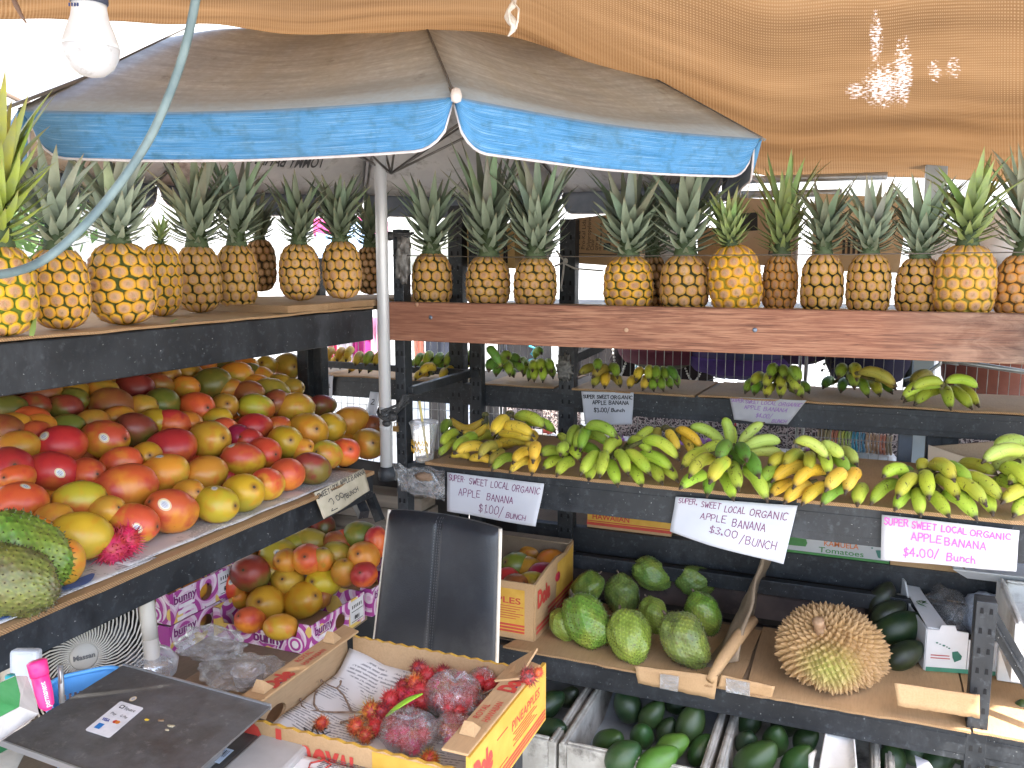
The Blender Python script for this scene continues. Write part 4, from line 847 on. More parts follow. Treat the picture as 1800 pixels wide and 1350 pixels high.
# ================================================================== UMBRELLA
DU = 2.41; zr = 1.6+.275
def onz(px_, z, dd):   # column px_, height z, at depth dd
    f = dd; p = CAM+RT*((px_-900)/FPX*f)+V((-_sy, _cy, 0))*0
    # horizontal forward so that depth along the view axis is dd
    h = V((-_sy, _cy, 0)); p = p+h*((dd-(z-EYE)*FW.z)/_cp); p.z = z; return p
B_ = uz(800, 170, zr); A_ = uz(35, 196, zr); C_ = uz(1325, 244, zr)
side = ((A_-B_).length+(C_-B_).length)/2; Rc = side/(2*math.sin(R(22.5)))
bis = ((A_-B_).normalized()+(C_-B_).normalized()).normalized(); UC = B_+bis*Rc; zap = zr+.60
rad0 = (B_-UC); corners = [UC+Matrix.Rotation(R(45*k), 3, 'Z') @ rad0 for k in range(8)]
umb = thing('market_umbrella', 'large faded grey brown umbrella with blue striped valance and silver pole', 'umbrella', (UC.x, UC.y, 0))
t = NT('faded_umbrella_canvas'); x = t.xyz(t.attr('uvt')); co = t.attr('uvt'); n = t.noise(1.6, 5, .6, sc=(5, 1, 1), co=co); n2 = t.noise(3, 5, .7, sc=(1, 14, 1), co=co); n3 = t.noise(70, 3, .6)
c = t.ramp(n2, [(.36, (.40, .43, .44)), (.64, (.60, .64, .64))]); c = t.mix(t.ramp(n, [(.45, 0), (.7, .5)]), c, (.46, .45, .36)); c = t.mix(t.ramp(t.noise(14, 5, .7), [(.62, 0), (.72, .55)]), c, (.22, .20, .18))
c = t.mix(t.ramp(x[1], [(.0, .85), (.07, .5), (.13, 0)]), c, (.34, .40, .45)); c = t.mix(t.ramp(x[1], [(.555, 0), (.56, .9), (.572, .9), (.58, 0)]), c, (.48, .40, .24)); c = t.mix(t.ramp(x[1], [(.60, 0), (.61, .35), (.70, .1)]), c, (.16, .14, .12))
c = t.mix(t.ramp(n3, [(.45, .25), (.6, 0)]), c, (.32, .31, .29))
t.fin(c, .85, 0, .2); trn = t.n('ShaderNodeBsdfTranslucent'); t.l(c, trn.inputs[0]); ms = t.n('ShaderNodeMixShader'); ms.inputs[0].default_value = .22; t.l(t.b.outputs[0], ms.inputs[1]); t.l(trn.outputs[0], ms.inputs[2]); t.l(ms.outputs[0], t.out.inputs[0]); M_CANV = t.m
M_UNDER = mat('grey_canopy_underside', (.46, .47, .49), (.58, .58, .58), 7, .9, dirt=(.20, .20, .20), dscale=14)
M_VUNDER = mat('blue_grey_valance_underside', (.15, .18, .23), (.22, .25, .30), 9, .9)
APX = V((UC.x, UC.y, zap)); COLD = plain('seam_dark', (.10, .09, .08), .9)
def panel_pt(k, u, v):
    a, b = corners[k], corners[(k+1) % 8]; e = a.lerp(b, u); p = e.lerp(APX, v); s_ = math.sin(math.pi*u)
    p.z += .010*math.sin(math.pi*min(1, v))*1.0 - .030*s_*math.sin(math.pi*v**.7) - .012*s_*(1-v); return p
for k in range(8):
    mb = MB(); mb.grid(lambda u, v: panel_pt(k, u, v), 12, 16); cp2 = obj('canopy_panel', mb, [M_CANV, M_UNDER], umb, solid=.0012); cp2.modifiers[0].material_offset = 1
mb = MB()
for k in range(8): mb.tube([panel_pt(k, 0, i/12)+V((0, 0, .001)) for i in range(13)], .0022, 5)
obj('seam', mb, COLD, umb)
t = NT('blue_streaked_valance'); co = t.attr('uvt'); n = t.noise(5, 6, .8, sc=(.9, 22, 1), co=co); n2 = t.noise(9, 4, .6, sc=(3, .4, 1), co=co); x = t.xyz(co); big = t.noise(2.2, 3, .5, sc=(2, .6, 1), rnd=True)
c = t.ramp(n, [(.36, (.03, .10, .20)), (.46, (.07, .27, .56)), (.55, (.13, .38, .70)), (.62, (.42, .62, .80))]); c = t.mix(t.ramp(n2, [(.5, 0), (.75, .6)]), c, (.055, .15, .20)); c = t.mix(t.ramp(big, [(.45, 0), (.65, .45)]), c, (.16, .25, .28))
c = t.mix(t.ramp(x[1], [(0, .7), (.08, 0)]), c, (.35, .40, .44)); 
t.fin(c, .8, 0, .2); trn = t.n('ShaderNodeBsdfTranslucent'); t.l(c, trn.inputs[0]); ms = t.n('ShaderNodeMixShader'); ms.inputs[0].default_value = .3; t.l(t.b.outputs[0], ms.inputs[1]); t.l(trn.outputs[0], ms.inputs[2]); t.l(ms.outputs[0], t.out.inputs[0]); M_VAL = t.m
M_TRIM = mat('pale_trim', (.50, .47, .48), (.62, .58, .58), 60, .9)
VH = .082
def val_pt(k, u, v):
    a, b = corners[k], corners[(k+1) % 8]; e = a.lerp(b, .004+u*.992); inn = (UC-e); inn.z = 0; inn.normalize()
    r_ = min(u, 1-u)/.085; h = VH*(1 if r_ > 1 else (.12+.88*math.sqrt(max(0, 1-(1-r_)**2)))); ns = .006*noise.noise(V((u*6+k*9, v, 0)))
    p = e - V((0, 0, h*v)) + inn*(.018*v**1.5+ns*v) ; p.z -= .012*math.sin(math.pi*u) ; return p
for k in range(8):
    mb = MB(); mb.grid(lambda u, v: val_pt(k, u, v), 60, 6); vo = obj('valance', mb, [M_VUNDER, M_VAL], umb, solid=.0012); vo.modifiers[0].material_offset = 1
    mb = MB(); mb.tube([val_pt(k, i/60, 1.0) for i in range(61)], .0027, 6); obj('trim', mb, M_TRIM, vo)
for k in range(8):
    c0 = corners[k]; hub = V((UC.x, UC.y, zap-.05))
    mb = MB(); mb.beam(c0+(c0-UC).normalized()*(.03 if k == 7 else .006)-V((0, 0, .004)), hub, .010, .006); obj('rib', mb, plain('rib_grey', (.20, .19, .18), .4, .5), umb)
    mb = MB(); m_ = c0.lerp(hub, .48)-V((0, 0, .012)); mb.tube([m_, V((UC.x, UC.y, zr-.02))], .0035, 6); obj('strut', mb, plain('strut_grey', (.16, .15, .14), .4, .5), umb)
mb = MB(); mb.lathe([(.001, -.012), (.008, -.009), (.010, 0), (.007, .010), (.001, .013)], 10, B_+V((0, 0, .0))-bis*.01); obj('rib_tip', mb, plain('pale_plastic_tip', (.6, .55, .52), .4), umb)
M_POLE = mat('brushed_silver_pole', (.55, .56, .57), (.68, .69, .70), 12, .38, .25, sc=(1, 1, .15))
PCX = UC-RT*.030; PCX.z = 0
mb = MB(); PTx = UC; zb_ = uz(680, 826, 1.0); 
pbot = V((UC.x, UC.y, EYE-(UC.xy.length)*0)); 
# the pole stops where the photo shows its foot on the mango shelf end
d_ = ray(680, 826); tt_ = ((UC.x*_cy+0) if False else 0)
zfoot = EYE+ (d_.z/((d_.x**2+d_.y**2)**.5))*V((UC.x, UC.y)).length
mb.lathe([(.0175, zfoot), (.0175, zap-.03)], 20, PCX); pole = obj('pole', mb, M_POLE, umb)
mb = MB(); zc = EYE+(ray(668, 265).z/((ray(668, 265).x**2+ray(668, 265).y**2)**.5))*V((UC.x, UC.y)).length
mb.lathe([(.018, zc), (.0225, zc+.001), (.0225, zc+.10), (.018, zc+.102)], 20, PCX); obj('collar', mb, M_POLE, pole)
mb = MB(); 
for i in range(6): mb.lathe([(.0178, zfoot+.125+i*.011), (.0195-.0006*(i % 2), zfoot+.130+i*.011), (.0178, zfoot+.136+i*.011)], 16, PCX, cap=False)
obj('tape_wrap', mb, mat('worn_grey_tape', (.32, .33, .34), (.42, .43, .44), 50, .5, bump=.5), pole)
mb = MB(); mb.lathe([(.024, -.001), (.026, .02), (.02, .04)], 16, PCX+V((0, 0, zfoot-.03))); obj('pole_foot', mb, M_STEEL, pole)
# mirrored print seen through the far canopy
mb = MB(); kk = [i for i in range(8)]
far = max(kk, key=lambda k: ((corners[k]+corners[(k+1) % 8])/2).dot(V((-_sy, _cy, 0)))-abs(proj((corners[k]+corners[(k+1) % 8])/2)[0]-470)*.003)
def arc(X, Y):
    d_ = ud(388+X*1000, 300-Y*1000 - 26*math.sin(math.pi*min(1, max(0, X/.175)))-X*40, 3.05); return d_
a, b = corners[far], corners[(far+1) % 8]
def onp(X, Y): 
    u = .5+(X-.0)*1.0; u = max(0, min(1, u)); p = panel_pt(far, u, .17+Y); inn = (UC-p); inn.z = 0; return p+inn.normalized()*.003-V((0, 0, .004))
text_mb(mb, 'TOMMY BAHAMA', (0, 0, 0), (1, 0, 0), (0, 0, 1), .075, width=.46, bold=.02, fn=lambda X, Y: onp(.24-X if False else X-.23, Y))
obj('lettering', mb, plain('faded_black_print', (.045, .045, .05), .8), umb)

# ---- cords, padlock and rags on the post
M_CORD = mat('black_cord', (.012, .012, .013), (.05, .05, .05), 220, .6, bump=.6)
mb = MB(); cz = uy(700, 722, D).z; pc = V((PCX.x, PCX.y, cz)); pp = V((PX, D-.01, cz))
for i in range(3):
    mb.tube([pc+V((.022*math.cos(a_), .022*math.sin(a_), .006*i-.01+.01*math.sin(a_*2+i))) for a_ in [k*.55+i for k in range(12)]], .0045, 6)
    mb.tube([pc+V((.0, -.025, .004*i)), pc.lerp(pp, .5)+V((.0, -.03, -.01+.012*i)), pp+V((0, -.015, .01*i)), pp+V((.03, .01, .03+.01*i))], .0045, 6)
    mb.tube([pp+V((-.02, -.012, -.02+.01*i)), pp+V((.0, -.02, .0)), pp+V((.02, -.01, .035+.008*i)), pp+V((.035, .03, .05))], .004, 6)
mb.ball(pc.lerp(pp, .75)+V((.005, -.03, -.01)), .018, .014, .014); mb.ball(pc.lerp(pp, .45)+V((0, -.03, -.028)), .014, .012, .011)
solo('black_cord', mb, M_CORD, 'black cord knotted round the silver pole and the front post', 'cord')
mb = MB(); q_ = pp+V((.0, -.02, -.045)); mb.box(q_.x-.008, q_.x+.008, q_.y-.005, q_.y+.005, q_.z-.012, q_.z+.004); mb.tube([q_+V((-.006, 0, .004)), q_+V((-.005, 0, .014)), q_+V((.005, 0, .014)), q_+V((.006, 0, .004))], .0015, 6)
solo('padlock', mb, mat('brass', (.35, .22, .08), None, 1, .35, .9), 'small brass padlock hanging under the black cord knot', 'padlock')
mb = MB(); c1_ = uy(700, 415, D-.005); 
for i in range(3): mb.tube([c1_+V((-.05, -.01, .003*i-.004)), c1_+V((0, -.012, .004*i)), c1_+V((.03, -.008, .006*i-.006)), c1_+V((.04, .02, .01))], .003, 6)
mb.ball(c1_+V((-.018, -.016, 0)), .014, .012, .014)
solo('black_cord', mb, M_CORD, 'black cord tying the silver pole to the post at pineapple height', 'cord')
M_FILM = None
def film_mat(name, tint=(.8, .82, .85), dens=.12, gl=.5, scale=22):
    t = NT(name); tp = t.n('ShaderNodeBsdfTransparent'); gz = t.n('ShaderNodeBsdfGlossy'); df = t.n('ShaderNodeBsdfDiffuse'); m1 = t.n('ShaderNodeMixShader'); m2 = t.n('ShaderNodeMixShader')
    tp.inputs[0].default_value = (.94, .94, .95, 1); gz.inputs['Roughness'].default_value = .12; gz.inputs[0].default_value = (1, 1, 1, 1); df.inputs[0].default_value = (*tint, 1)
    n = t.noise(scale, 5, .7, dist=1.5); b = t.bump(n, .9, .012); t.l(b, gz.inputs['Normal'])
    lw = t.n('ShaderNodeLayerWeight'); lw.inputs[0].default_value = .35; t.l(b, lw.inputs['Normal'])
    f = t.math('ADD', t.math('MULTIPLY', lw.outputs['Facing'], gl), .05); cr = t.ramp(n, [(.45, 0), (.52, .22), (.56, .02)])
    t.l(t.math('ADD', f, cr, True), m1.inputs[0]); t.l(tp.outputs[0], m1.inputs[1]); t.l(gz.outputs[0], m1.inputs[2])
    t.l(t.math('ADD', t.math('MULTIPLY', lw.outputs['Facing'], dens*1.5), dens*.5), m2.inputs[0]); t.l(m1.outputs[0], m2.inputs[1]); t.l(df.outputs[0], m2.inputs[2]); t.l(m2.outputs[0], t.out.inputs[0]); return t.m
M_BAG = film_mat('clear_plastic_bag', dens=.07, gl=.35); M_CUP = film_mat('clear_cup_plastic', dens=.30, gl=.8, scale=4); M_RBAG = film_mat('clear_fruit_bag', dens=.045, gl=.30, scale=34); M_TAPE = film_mat('packing_tape', (.5, .48, .45), .25, .5, 30)
def blob(mb, c, rx, ry, rz, seed, amp=.18, n=28, m=20, flat=None, fr=2.2):
    c = V(c); vs = []
    for i in range(m+1):
        for j in range(n):
            th = math.pi*i/m; ph = 2*math.pi*j/n; d = V((math.sin(th)*math.cos(ph), math.sin(th)*math.sin(ph), -math.cos(th)))
            k = 1+amp*noise.noise(d*fr+V((seed*7, 0, 0)))+amp*.5*noise.noise(d*fr*3+V((seed, 3, 0))); p = V((d.x*rx*k, d.y*ry*k, d.z*rz*k))
            if flat is not None and (c+p).z < flat: p.z = flat-c.z+.0005*noise.noise(d*5)
            vs.append(c+p)
    mb.add(vs, [(i*n+j, i*n+(j+1) % n, (i+1)*n+(j+1) % n, (i+1)*n+j) for i in range(m) for j in range(n)], 0, None, True)
mb = MB(); c1_ = uy(708, 462, D-.006); blob(mb, c1_, .022, .016, .055, 3, .5); blob(mb, c1_+V((.005, 0, .05)), .018, .014, .03, 5, .5)
solo('plastic_bag', mb, mat('dirty_plastic_rag', (.07, .065, .06), (.20, .19, .18), 40, .5, bump=.8), 'dirty grey plastic rag tied round the front post beside a pineapple', 'bag')
mb = MB(); c1_ = uy(992, 648, Y2-.006); blob(mb, c1_, .027, .006, .036, 7, .8, fr=5); solo('plastic_bag', mb, mat('grey_plastic_scrap', (.10, .10, .10), (.22, .22, .21), 60, .5, bump=.9), 'torn grey plastic scrap wrapped on the rear post above the shelf', 'bag')
mb = MB()
for k_ in range(4): a_ = uy(690+k_*5, 836+k_*9, D-.006); b_ = uy(782, 846+k_*12, D-.008); mb.grid(lambda u, v: a_.lerp(b_, u)+V((0, -.006*noise.noise(V((u*9, v*3, k_))), v*.035+.015*noise.noise(V((u*5, k_, 0))))), 24, 4)
solo('plastic_film', mb, M_BAG, 'torn clear plastic film wrapped round the beam end below the cup', 'plastic film')
mb = MB(); blob(mb, uy(745, 838, D-.012), .028, .008, .012, 9, .4); solo('tape_scrap', mb, kraft('brown_tape_scrap', (.20, .13, .09), (.30, .2, .13)), 'brown scrap of tape stuck on the beam under the cup', 'tape')
# clear cup with straw
cp_ = uz(743, 818, Z_B3-.006); cp_.y = D+.02; cp_ = V((uy(743, 800, D+.02).x, D+.03, Z_B3-.005))
cupt = thing('plastic_cup', 'clear plastic cup with domed rim and yellow straw at the shelf end', 'cup', cp_)
mb = MB(); mb.lathe([(.001, .001), (.026, .001), (.028, .01), (.041, .112), (.0435, .116), (.0435, .120), (.040, .121), (.037, .121)], 28, cp_, cap=False); obj('cup_wall', mb, M_CUP, cupt)
mb = MB(); mb.lathe([(.044, .117), (.0455, .121), (.041, .125), (.012, .124), (.004, .124)], 28, cp_, cap=False); obj('lid', mb, M_CUP, cupt)
mb = MB(); mb.lathe([(.001, .002), (.0255, .002), (.0275, .014), (.001, .014)], 20, cp_); obj('drink', mb, plain('milky_drink', (.5, .38, .22), .3), cupt)
st_ = cp_+V((.012, 0, .01)); mb = MB(); mb.tube([st_, cp_+V((-.014, .0, .185))], .004, 8); obj('straw', mb, plain('yellow_straw', (.75, .60, .22), .4), cupt)
mb = MB(); rg = random.Random(3)
for w_ in range(2):
    pts = [(-.9+i*.09, math.sin(i*1.9+w_)*.009+rg.uniform(-.003, .003)) for i in range(20)]
    mb.tube([cp_+V((.0385*math.sin(a_), -.0385*math.cos(a_), .062-.020*w_+h_)) for a_, h_ in pts], .0017, 5)
obj('cup_script', mb, plain('yellow_print', (.75, .45, .05), .5), cupt)

# ================================================================== PRICE SIGNS
M_PAPER = NT('white_paper'); _t = M_PAPER; M_PAPER = _t.fin(_t.ramp(_t.noise(5, 4), [(.3, (.42, .435, .485)), (.7, (.49, .505, .55))]), .7)
M_PAPER2 = mat('crumpled_paper', (.38, .375, .40), (.50, .49, .51), 9, .7, bump=.6)
INK = {'v': plain('dark_violet_ink', (.17, .03, .11), .6), 'k': plain('black_ink', (.02, .02, .025), .6), 'm': plain('magenta_ink', (.62, .10, .42), .6), 'p': plain('pale_violet_ink', (.30, .17, .40), .6)}
def sign(label, corners_, lines, ink, Yp, sag=.006, pm=None, th=.0019, hang=.0, group='handwritten banana price signs', seed=1, cur=0.0, name='price_sign', patch=None):
    """corners in order TL, TR, BR, BL: real points"""
    TL, TR, BR, BL = corners_
    W = ((TR-TL).length+(BR-BL).length)/2; H = ((BL-TL).length+(BR-TR).length)/2; nrm = (TR-TL).cross(TL-BL).normalized()
    if nrm.dot(CAM-TL) < 0: nrm = -nrm
    def f(u, v, off=0.0):   # v 0 at the bottom
        p = TL.lerp(TR, u).lerp(BL.lerp(BR, u), 1-v)
        return p+nrm*(off+sag*math.sin(math.pi*u)*(1-v)+.004*noise.noise(V((u*3.1+seed, v*2.3, 0)))+.006*math.sin(u*7+seed)*(1-v)*.7 + cur*max(0, (1-v)-.6)**2)
    base = (TL+TR)/2; o = thing(name, label, 'sign', base, group=group)
    mb = MB(); mb.grid(lambda u, v: f(u, v), 22, 14); obj('paper', mb, pm or M_PAPER, o, solid=.0006)
    mb = MB()
    for i, (s, x0, y0, w, h) in enumerate(lines): strokes(mb, s, w*W, h*H, lambda a, b: f(a/W, b/H, .0012), th, .28, 0, x0*W, y0*H, seed*10+i)
    obj('handwriting', mb, INK[ink], o); return o
def Sq(y_, *ps): return [uy(a, b, y_) for a, b in ps]
sign('white paper sign reading SUPER SWEET LOCAL ORGANIC APPLE BANANA $1.00/BUNCH', Sq(D-.015, (786, 830), (957, 850), (942, 925), (787, 898)),
     [('SUPER-', .02, .80, .17, .15), ('SWEET', .24, .77, .19, .15), ('LOCAL', .47, .76, .19, .15), ('ORGANIC', .69, .74, .28, .15), ('APPLE', .13, .46, .23, .17), ('BANANA', .44, .44, .28, .16), ('$1.00/', .36, .12, .27, .20), ('BUNCH', .67, .10, .21, .12)], 'v', 0, seed=2)
sign('large white paper sign reading $3.00/BUNCH on the front banana shelf', Sq(D-.016, (1188, 873), (1402, 889), (1377, 992), (1177, 935)),
     [('SUPER.', .03, .84, .16, .13), ('SWEET', .23, .80, .16, .13), ('LOCAL', .43, .76, .17, .13), ('ORGANIC', .64, .74, .30, .13), ('APPLE', .24, .53, .22, .14), ('BANANA', .52, .49, .27, .14), ('$3.00', .34, .28, .24, .14), ('/BUNCH', .61, .20, .30, .14)], 'v', 0, seed=5, sag=.012)
sign('white paper sign in pink ink reading $4.00/Bunch at the lower right', Sq(D-.018, (1550, 905), (1792, 932), (1786, 1004), (1548, 983)),
     [('SUPER', .02, .80, .18, .15), ('SWEET', .23, .78, .18, .15), ('LOCAL', .45, .77, .18, .14), ('ORGANIC', .66, .74, .28, .15), ('APPLE', .23, .50, .22, .18), ('BANANA', .48, .46, .29, .17), ('$4.00/', .17, .14, .27, .19), ('Bunch', .50, .12, .20, .17)], 'm', 0, seed=8, pm=M_PAPER2, th=.0028)
sign('small white paper sign reading $3.00/Bunch on the rear shelf', Sq(Y2-.012, (1022, 688), (1114, 690), (1111, 746), (1028, 746)),
     [('SUPER', .03, .80, .22, .10), ('SWEET', .30, .80, .24, .10), ('ORGANIC', .57, .79, .41, .11), ('APPLE', .20, .62, .28, .11), ('BANANA', .53, .62, .38, .11), ('$3.00/', .22, .38, .32, .13), ('Bunch', .58, .40, .26, .10)], 'k', 0, seed=3, th=.0026)
sign('torn white sign with faded violet writing reading $4.00 on the rear shelf', Sq(Y2-.014, (1282, 697), (1418, 704), (1384, 747), (1290, 738)),
     [('SUPER', .02, .78, .17, .14), ('SWEET', .22, .76, .18, .14), ('LOCAL', .44, .75, .20, .14), ('ORGANIC', .68, .73, .30, .14), ('APPLE', .20, .52, .24, .15), ('BANANA', .50, .50, .34, .15), ('$4.00/', .40, .22, .26, .16), ('BUNCH', .70, .06, .24, .13)], 'p', 0, seed=4, pm=M_PAPER2, th=.0022)
sign('small bluish paper sign hanging from the rear shelf beam far left', Sq(Y2-.012, (560, 655), (586, 660), (584, 698), (562, 697)), [('LOCAL', .2, .42, .65, .16)], 'k', 0, seed=6, th=.0022, group=None)
sign('bluish paper label hanging diagonally behind the silver pole', [uy(651, 688, Y2-.03), uy(668, 690, Y2-.03), uy(660, 738, Y2-.03), uy(642, 735, Y2-.03)], [('2', .35, .55, .3, .18)], 'k', 0, seed=6, th=.003, group=None)
M_NEWS = NT('newsprint'); t = M_NEWS; n = t.noise(160, 2, .5, sc=(1, 1, 1)); w = t.n('ShaderNodeTexWave', bands_direction='Y'); w.inputs['Scale'].default_value = 46; w.inputs['Distortion'].default_value = .0; t.l(t.coord(False), w.inputs[0])
blk = t.noise(9, 2, .5, sc=(1, 1.6, 1)); msk = t.math('MULTIPLY', t.math('MULTIPLY', t.ramp(w.outputs['Fac'], [(.55, 0), (.6, 1)]), t.ramp(n, [(.40, 0), (.46, 1)])), t.ramp(blk, [(.48, 0), (.50, 1)]))
M_NEWS = t.fin(t.mix(t.math('MULTIPLY', msk, .7), (.62, .60, .58), (.12, .12, .13)), .85)
lft = [ux(552, 866, XL+.012), ux(640, 823, XL+.012), ux(650, 862, XL+.03), ux(570, 912, XL+.03)]
sg = sign('yellowed cardboard price sign 2.00 per bunch hanging off the mango shelf', lft, [('SWEET', .02, .74, .22, .18), ('LOCAL', .28, .76, .17, .18), ('APPLE', .48, .78, .19, .18), ('BANANA', .70, .78, .28, .18), ('2', .14, .12, .10, .44), ('00', .28, .36, .16, .18), ('/BUNCH', .42, .26, .34, .16)], 'k', 0, seed=12, pm=mat('yellowed_card', (.40, .35, .25), (.50, .44, .33), 20, .8, bump=.3), th=.0022)
mb = MB(); a, b, c_ = ux(552, 868, XL+.010), ux(570, 912, XL+.028), ux(577, 905, XL-.02); mb.add([a, b, c_, a+V((-.02, .01, 0))], [(0, 1, 2, 3)]); obj('folded_edge', mb, M_KRAFT, sg, solid=.003)

# newspaper spread under the mangos
def paper_sheet(label, P, mats, th=.0008, wav=.002, name='newspaper', nu=24, nv=10, seed=0, group='newspaper sheets'):
    mb = MB(); mb.grid(lambda u, v: P[0].lerp(P[1], u).lerp(P[3].lerp(P[2], u), v)+V((noise.noise(V((u*9, v*7, seed)))*.006*(v < .01 or u > .99), 0, th+wav*(1+noise.noise(V((u*7, v*5, seed)))))), nu, nv)
    return solo(name, mb, mats, label, 'newspaper', group, solid=.0006)
zz = Z_MG+.006
def LX(y_, dx=0.0): return V((XL+dx, y_, zz))
paper_sheet('newspaper strip lining the front edge under the mangos, left end', [LX(.45, .014), LX(1.28, .002), LX(1.28, -.16), LX(.45, -.16)], M_NEWS, seed=1)
paper_sheet('newspaper strip lining the front edge under the mangos, right end', [LX(1.22, -.008), LX(2.06, .004), LX(2.06, -.16), LX(1.22, -.16)], M_NEWS, seed=2, th=.002)
mb = MB(); M_BLUEP = plain('blue_print', (.06, .12, .34), .6)
_bc = (uz(128, 1024, zz+.009), uz(2, 1078, zz+.009))
for k_ in range(2):
    cc = _bc[k_]; mb.add([cc+V((.028*math.sin(i*math.pi/10), -.05+.010*i, 0)) for i in range(11)]+[cc+V((-.008, .05, 0)), cc+V((-.008, -.05, 0))], [tuple(range(13))])
solo('newspaper_advert', mb, M_BLUEP, 'blue printed shape on the newspaper under the mangos', 'print', solid=.0004)
mb = MB(); text_mb(mb, 'NEW SUN CITY', V((XL-.012, 1.36, zz+.0072)), (0, 1, 0), (-1, 0, 0), .03, width=.24, bold=.01); solo('newspaper_heading', mb, plain('blue_grey_print', (.16, .22, .38), .6), 'blue grey newspaper heading under the front mangos', 'print') if False else None

# ================================================================== SOURSOPS
def sour_mat():
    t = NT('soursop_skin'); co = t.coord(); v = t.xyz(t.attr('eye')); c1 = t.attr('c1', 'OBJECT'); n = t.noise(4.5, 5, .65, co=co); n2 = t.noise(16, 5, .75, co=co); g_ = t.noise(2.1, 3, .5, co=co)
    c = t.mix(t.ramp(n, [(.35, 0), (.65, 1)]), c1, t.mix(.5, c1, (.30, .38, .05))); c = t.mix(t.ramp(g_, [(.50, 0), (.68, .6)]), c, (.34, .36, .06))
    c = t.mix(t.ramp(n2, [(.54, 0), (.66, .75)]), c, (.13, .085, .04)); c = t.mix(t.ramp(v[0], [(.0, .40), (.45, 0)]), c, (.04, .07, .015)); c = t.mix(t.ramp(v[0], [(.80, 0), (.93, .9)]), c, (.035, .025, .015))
    return t.fin(c, .42, 0, .45)
M_SOUR = sour_mat()
def fib_pts(N): return [V((math.sqrt(1-z*z)*math.cos(i*2.399963), math.sqrt(1-z*z)*math.sin(i*2.399963), z)) for i, z in ((i, 1-(2*i+1)/N) for i in range(N))]
def bumpy(name, N, shape, hgt, mats, sharp, seed):
    """surface built cell by cell: each fibonacci point gets a low pointed boss"""
    from mathutils import kdtree
    rg = random.Random(seed); P = fib_pts(N); kd = kdtree.KDTree(N)
    for i, p in enumerate(P): kd.insert(p, i)
    kd.balance(); n, m = 120, 74; vs = []; ey = []
    for i in range(m+1):
        for j in range(n):
            th = math.pi*i/m; ph = 2*math.pi*j/n; d = V((math.sin(th)*math.cos(ph), math.sin(th)*math.sin(ph), math.cos(th)))
            f = kd.find_n(d, 2); r1, r2 = f[0][2], f[1][2]; k = max(0, (r2-r1)/(r1+r2+1e-6)); k2 = max(0, 1-r1/(1.6/math.sqrt(N)*1.1))
            vs.append(shape(d)*(1+hgt*(k2**sharp))); ey.append((k2, k, 0))
    mb = MB(); mb.add(vs, [(i*n+j, i*n+(j+1) % n, (i+1)*n+(j+1) % n, (i+1)*n+j)[::-1] for i in range(m) for j in range(n)], 0, None, True)
    for d in P:
        b0 = shape(d)*(1+hgt*.95); a_ = d.orthogonal().normalized(); c_ = d.cross(a_); w_ = .011
        mb.add([b0+a_*w_, b0-a_*w_*.5+c_*w_*.87, b0-a_*w_*.5-c_*w_*.87, b0+d*rg.uniform(.016, .034)+V((0, 0, rg.uniform(-.008, .008)))], [(0, 1, 3), (1, 2, 3), (2, 0, 3)]); ey += [(.86, 1, 0)]*3+[(1, 1, 0)]
    me = make_mesh(name, mb, mats); at = me.attributes.new('eye', 'FLOAT_VECTOR', 'POINT'); at.data.foreach_set('vector', [q for e in ey for q in e]); return me
def sour_shape(k):
    def f(d):
        z = d.z; r = .40*(1+.16*z-.05*z*z); p = V((d.x*r, d.y*r*.92, z*.52)); b = 1+.16*noise.noise(d*1.3+V((k*9, 0, 0)))+.07*noise.noise(d*2.6+V((0, k*4, 0)))
        p *= b; p.x += (.10 if k % 2 else -.07)*(-z if z < 0 else 0)**1.5; return p
    return f
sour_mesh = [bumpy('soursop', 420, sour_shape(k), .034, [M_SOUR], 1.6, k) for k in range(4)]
CL = {'n': (.12, .085, .045), 'g': (.10, .24, .03), 'd': (.065, .14, .025), 'y': (.20, .28, .04), 'l': (.13, .25, .05), 'b': (.10, .15, .04)}
def axis_rot(ax, roll=0):
    zv = V(ax).normalized(); x_ = V((0, 0, 1)).cross(zv); x_ = x_.normalized() if x_.length > .1 else V((1, 0, 0)); y_ = zv.cross(x_); m_ = Matrix((x_, y_, zv)).transposed(); return m_ @ Matrix.Rotation(roll, 3, 'Z')
def soursop(x, y, L, ang, tow, c_, k, label, zs=Z_LOW+.004, dz=None, fat=1.0, group='soursops on the low shelf'):
    """ang: picture angle of the tip from 'down', tow: how far the tip points to the viewer"""
    p0 = uz(x, y, zs+(dz if dz else L*.36)); down = -UP*math.cos(R(ang))+RT*math.sin(R(ang)); tip = (down*math.cos(R(tow))+(CAM-p0).normalized()*math.sin(R(tow)))
    o = thing('soursop', label, 'soursop', p0, axis_rot(-tip, k*1.3), group, L); o.scale = (L*fat, L*fat, L)
    s = child('skin', sour_mesh[k], o); s['c1'] = [q_*random.uniform(.9, 1.1) for q_ in CL[c_]]
    mb = MB(); b_ = V((0, 0, .50)); mb.tube([b_+V((0, 0, -.02)), b_+V((.01, 0, .07)), b_+V((.03, .01, .13))], [.04, .028, .022], 8); so_ = obj('stem', mb, M_BARK, None); so_.parent = o; return o
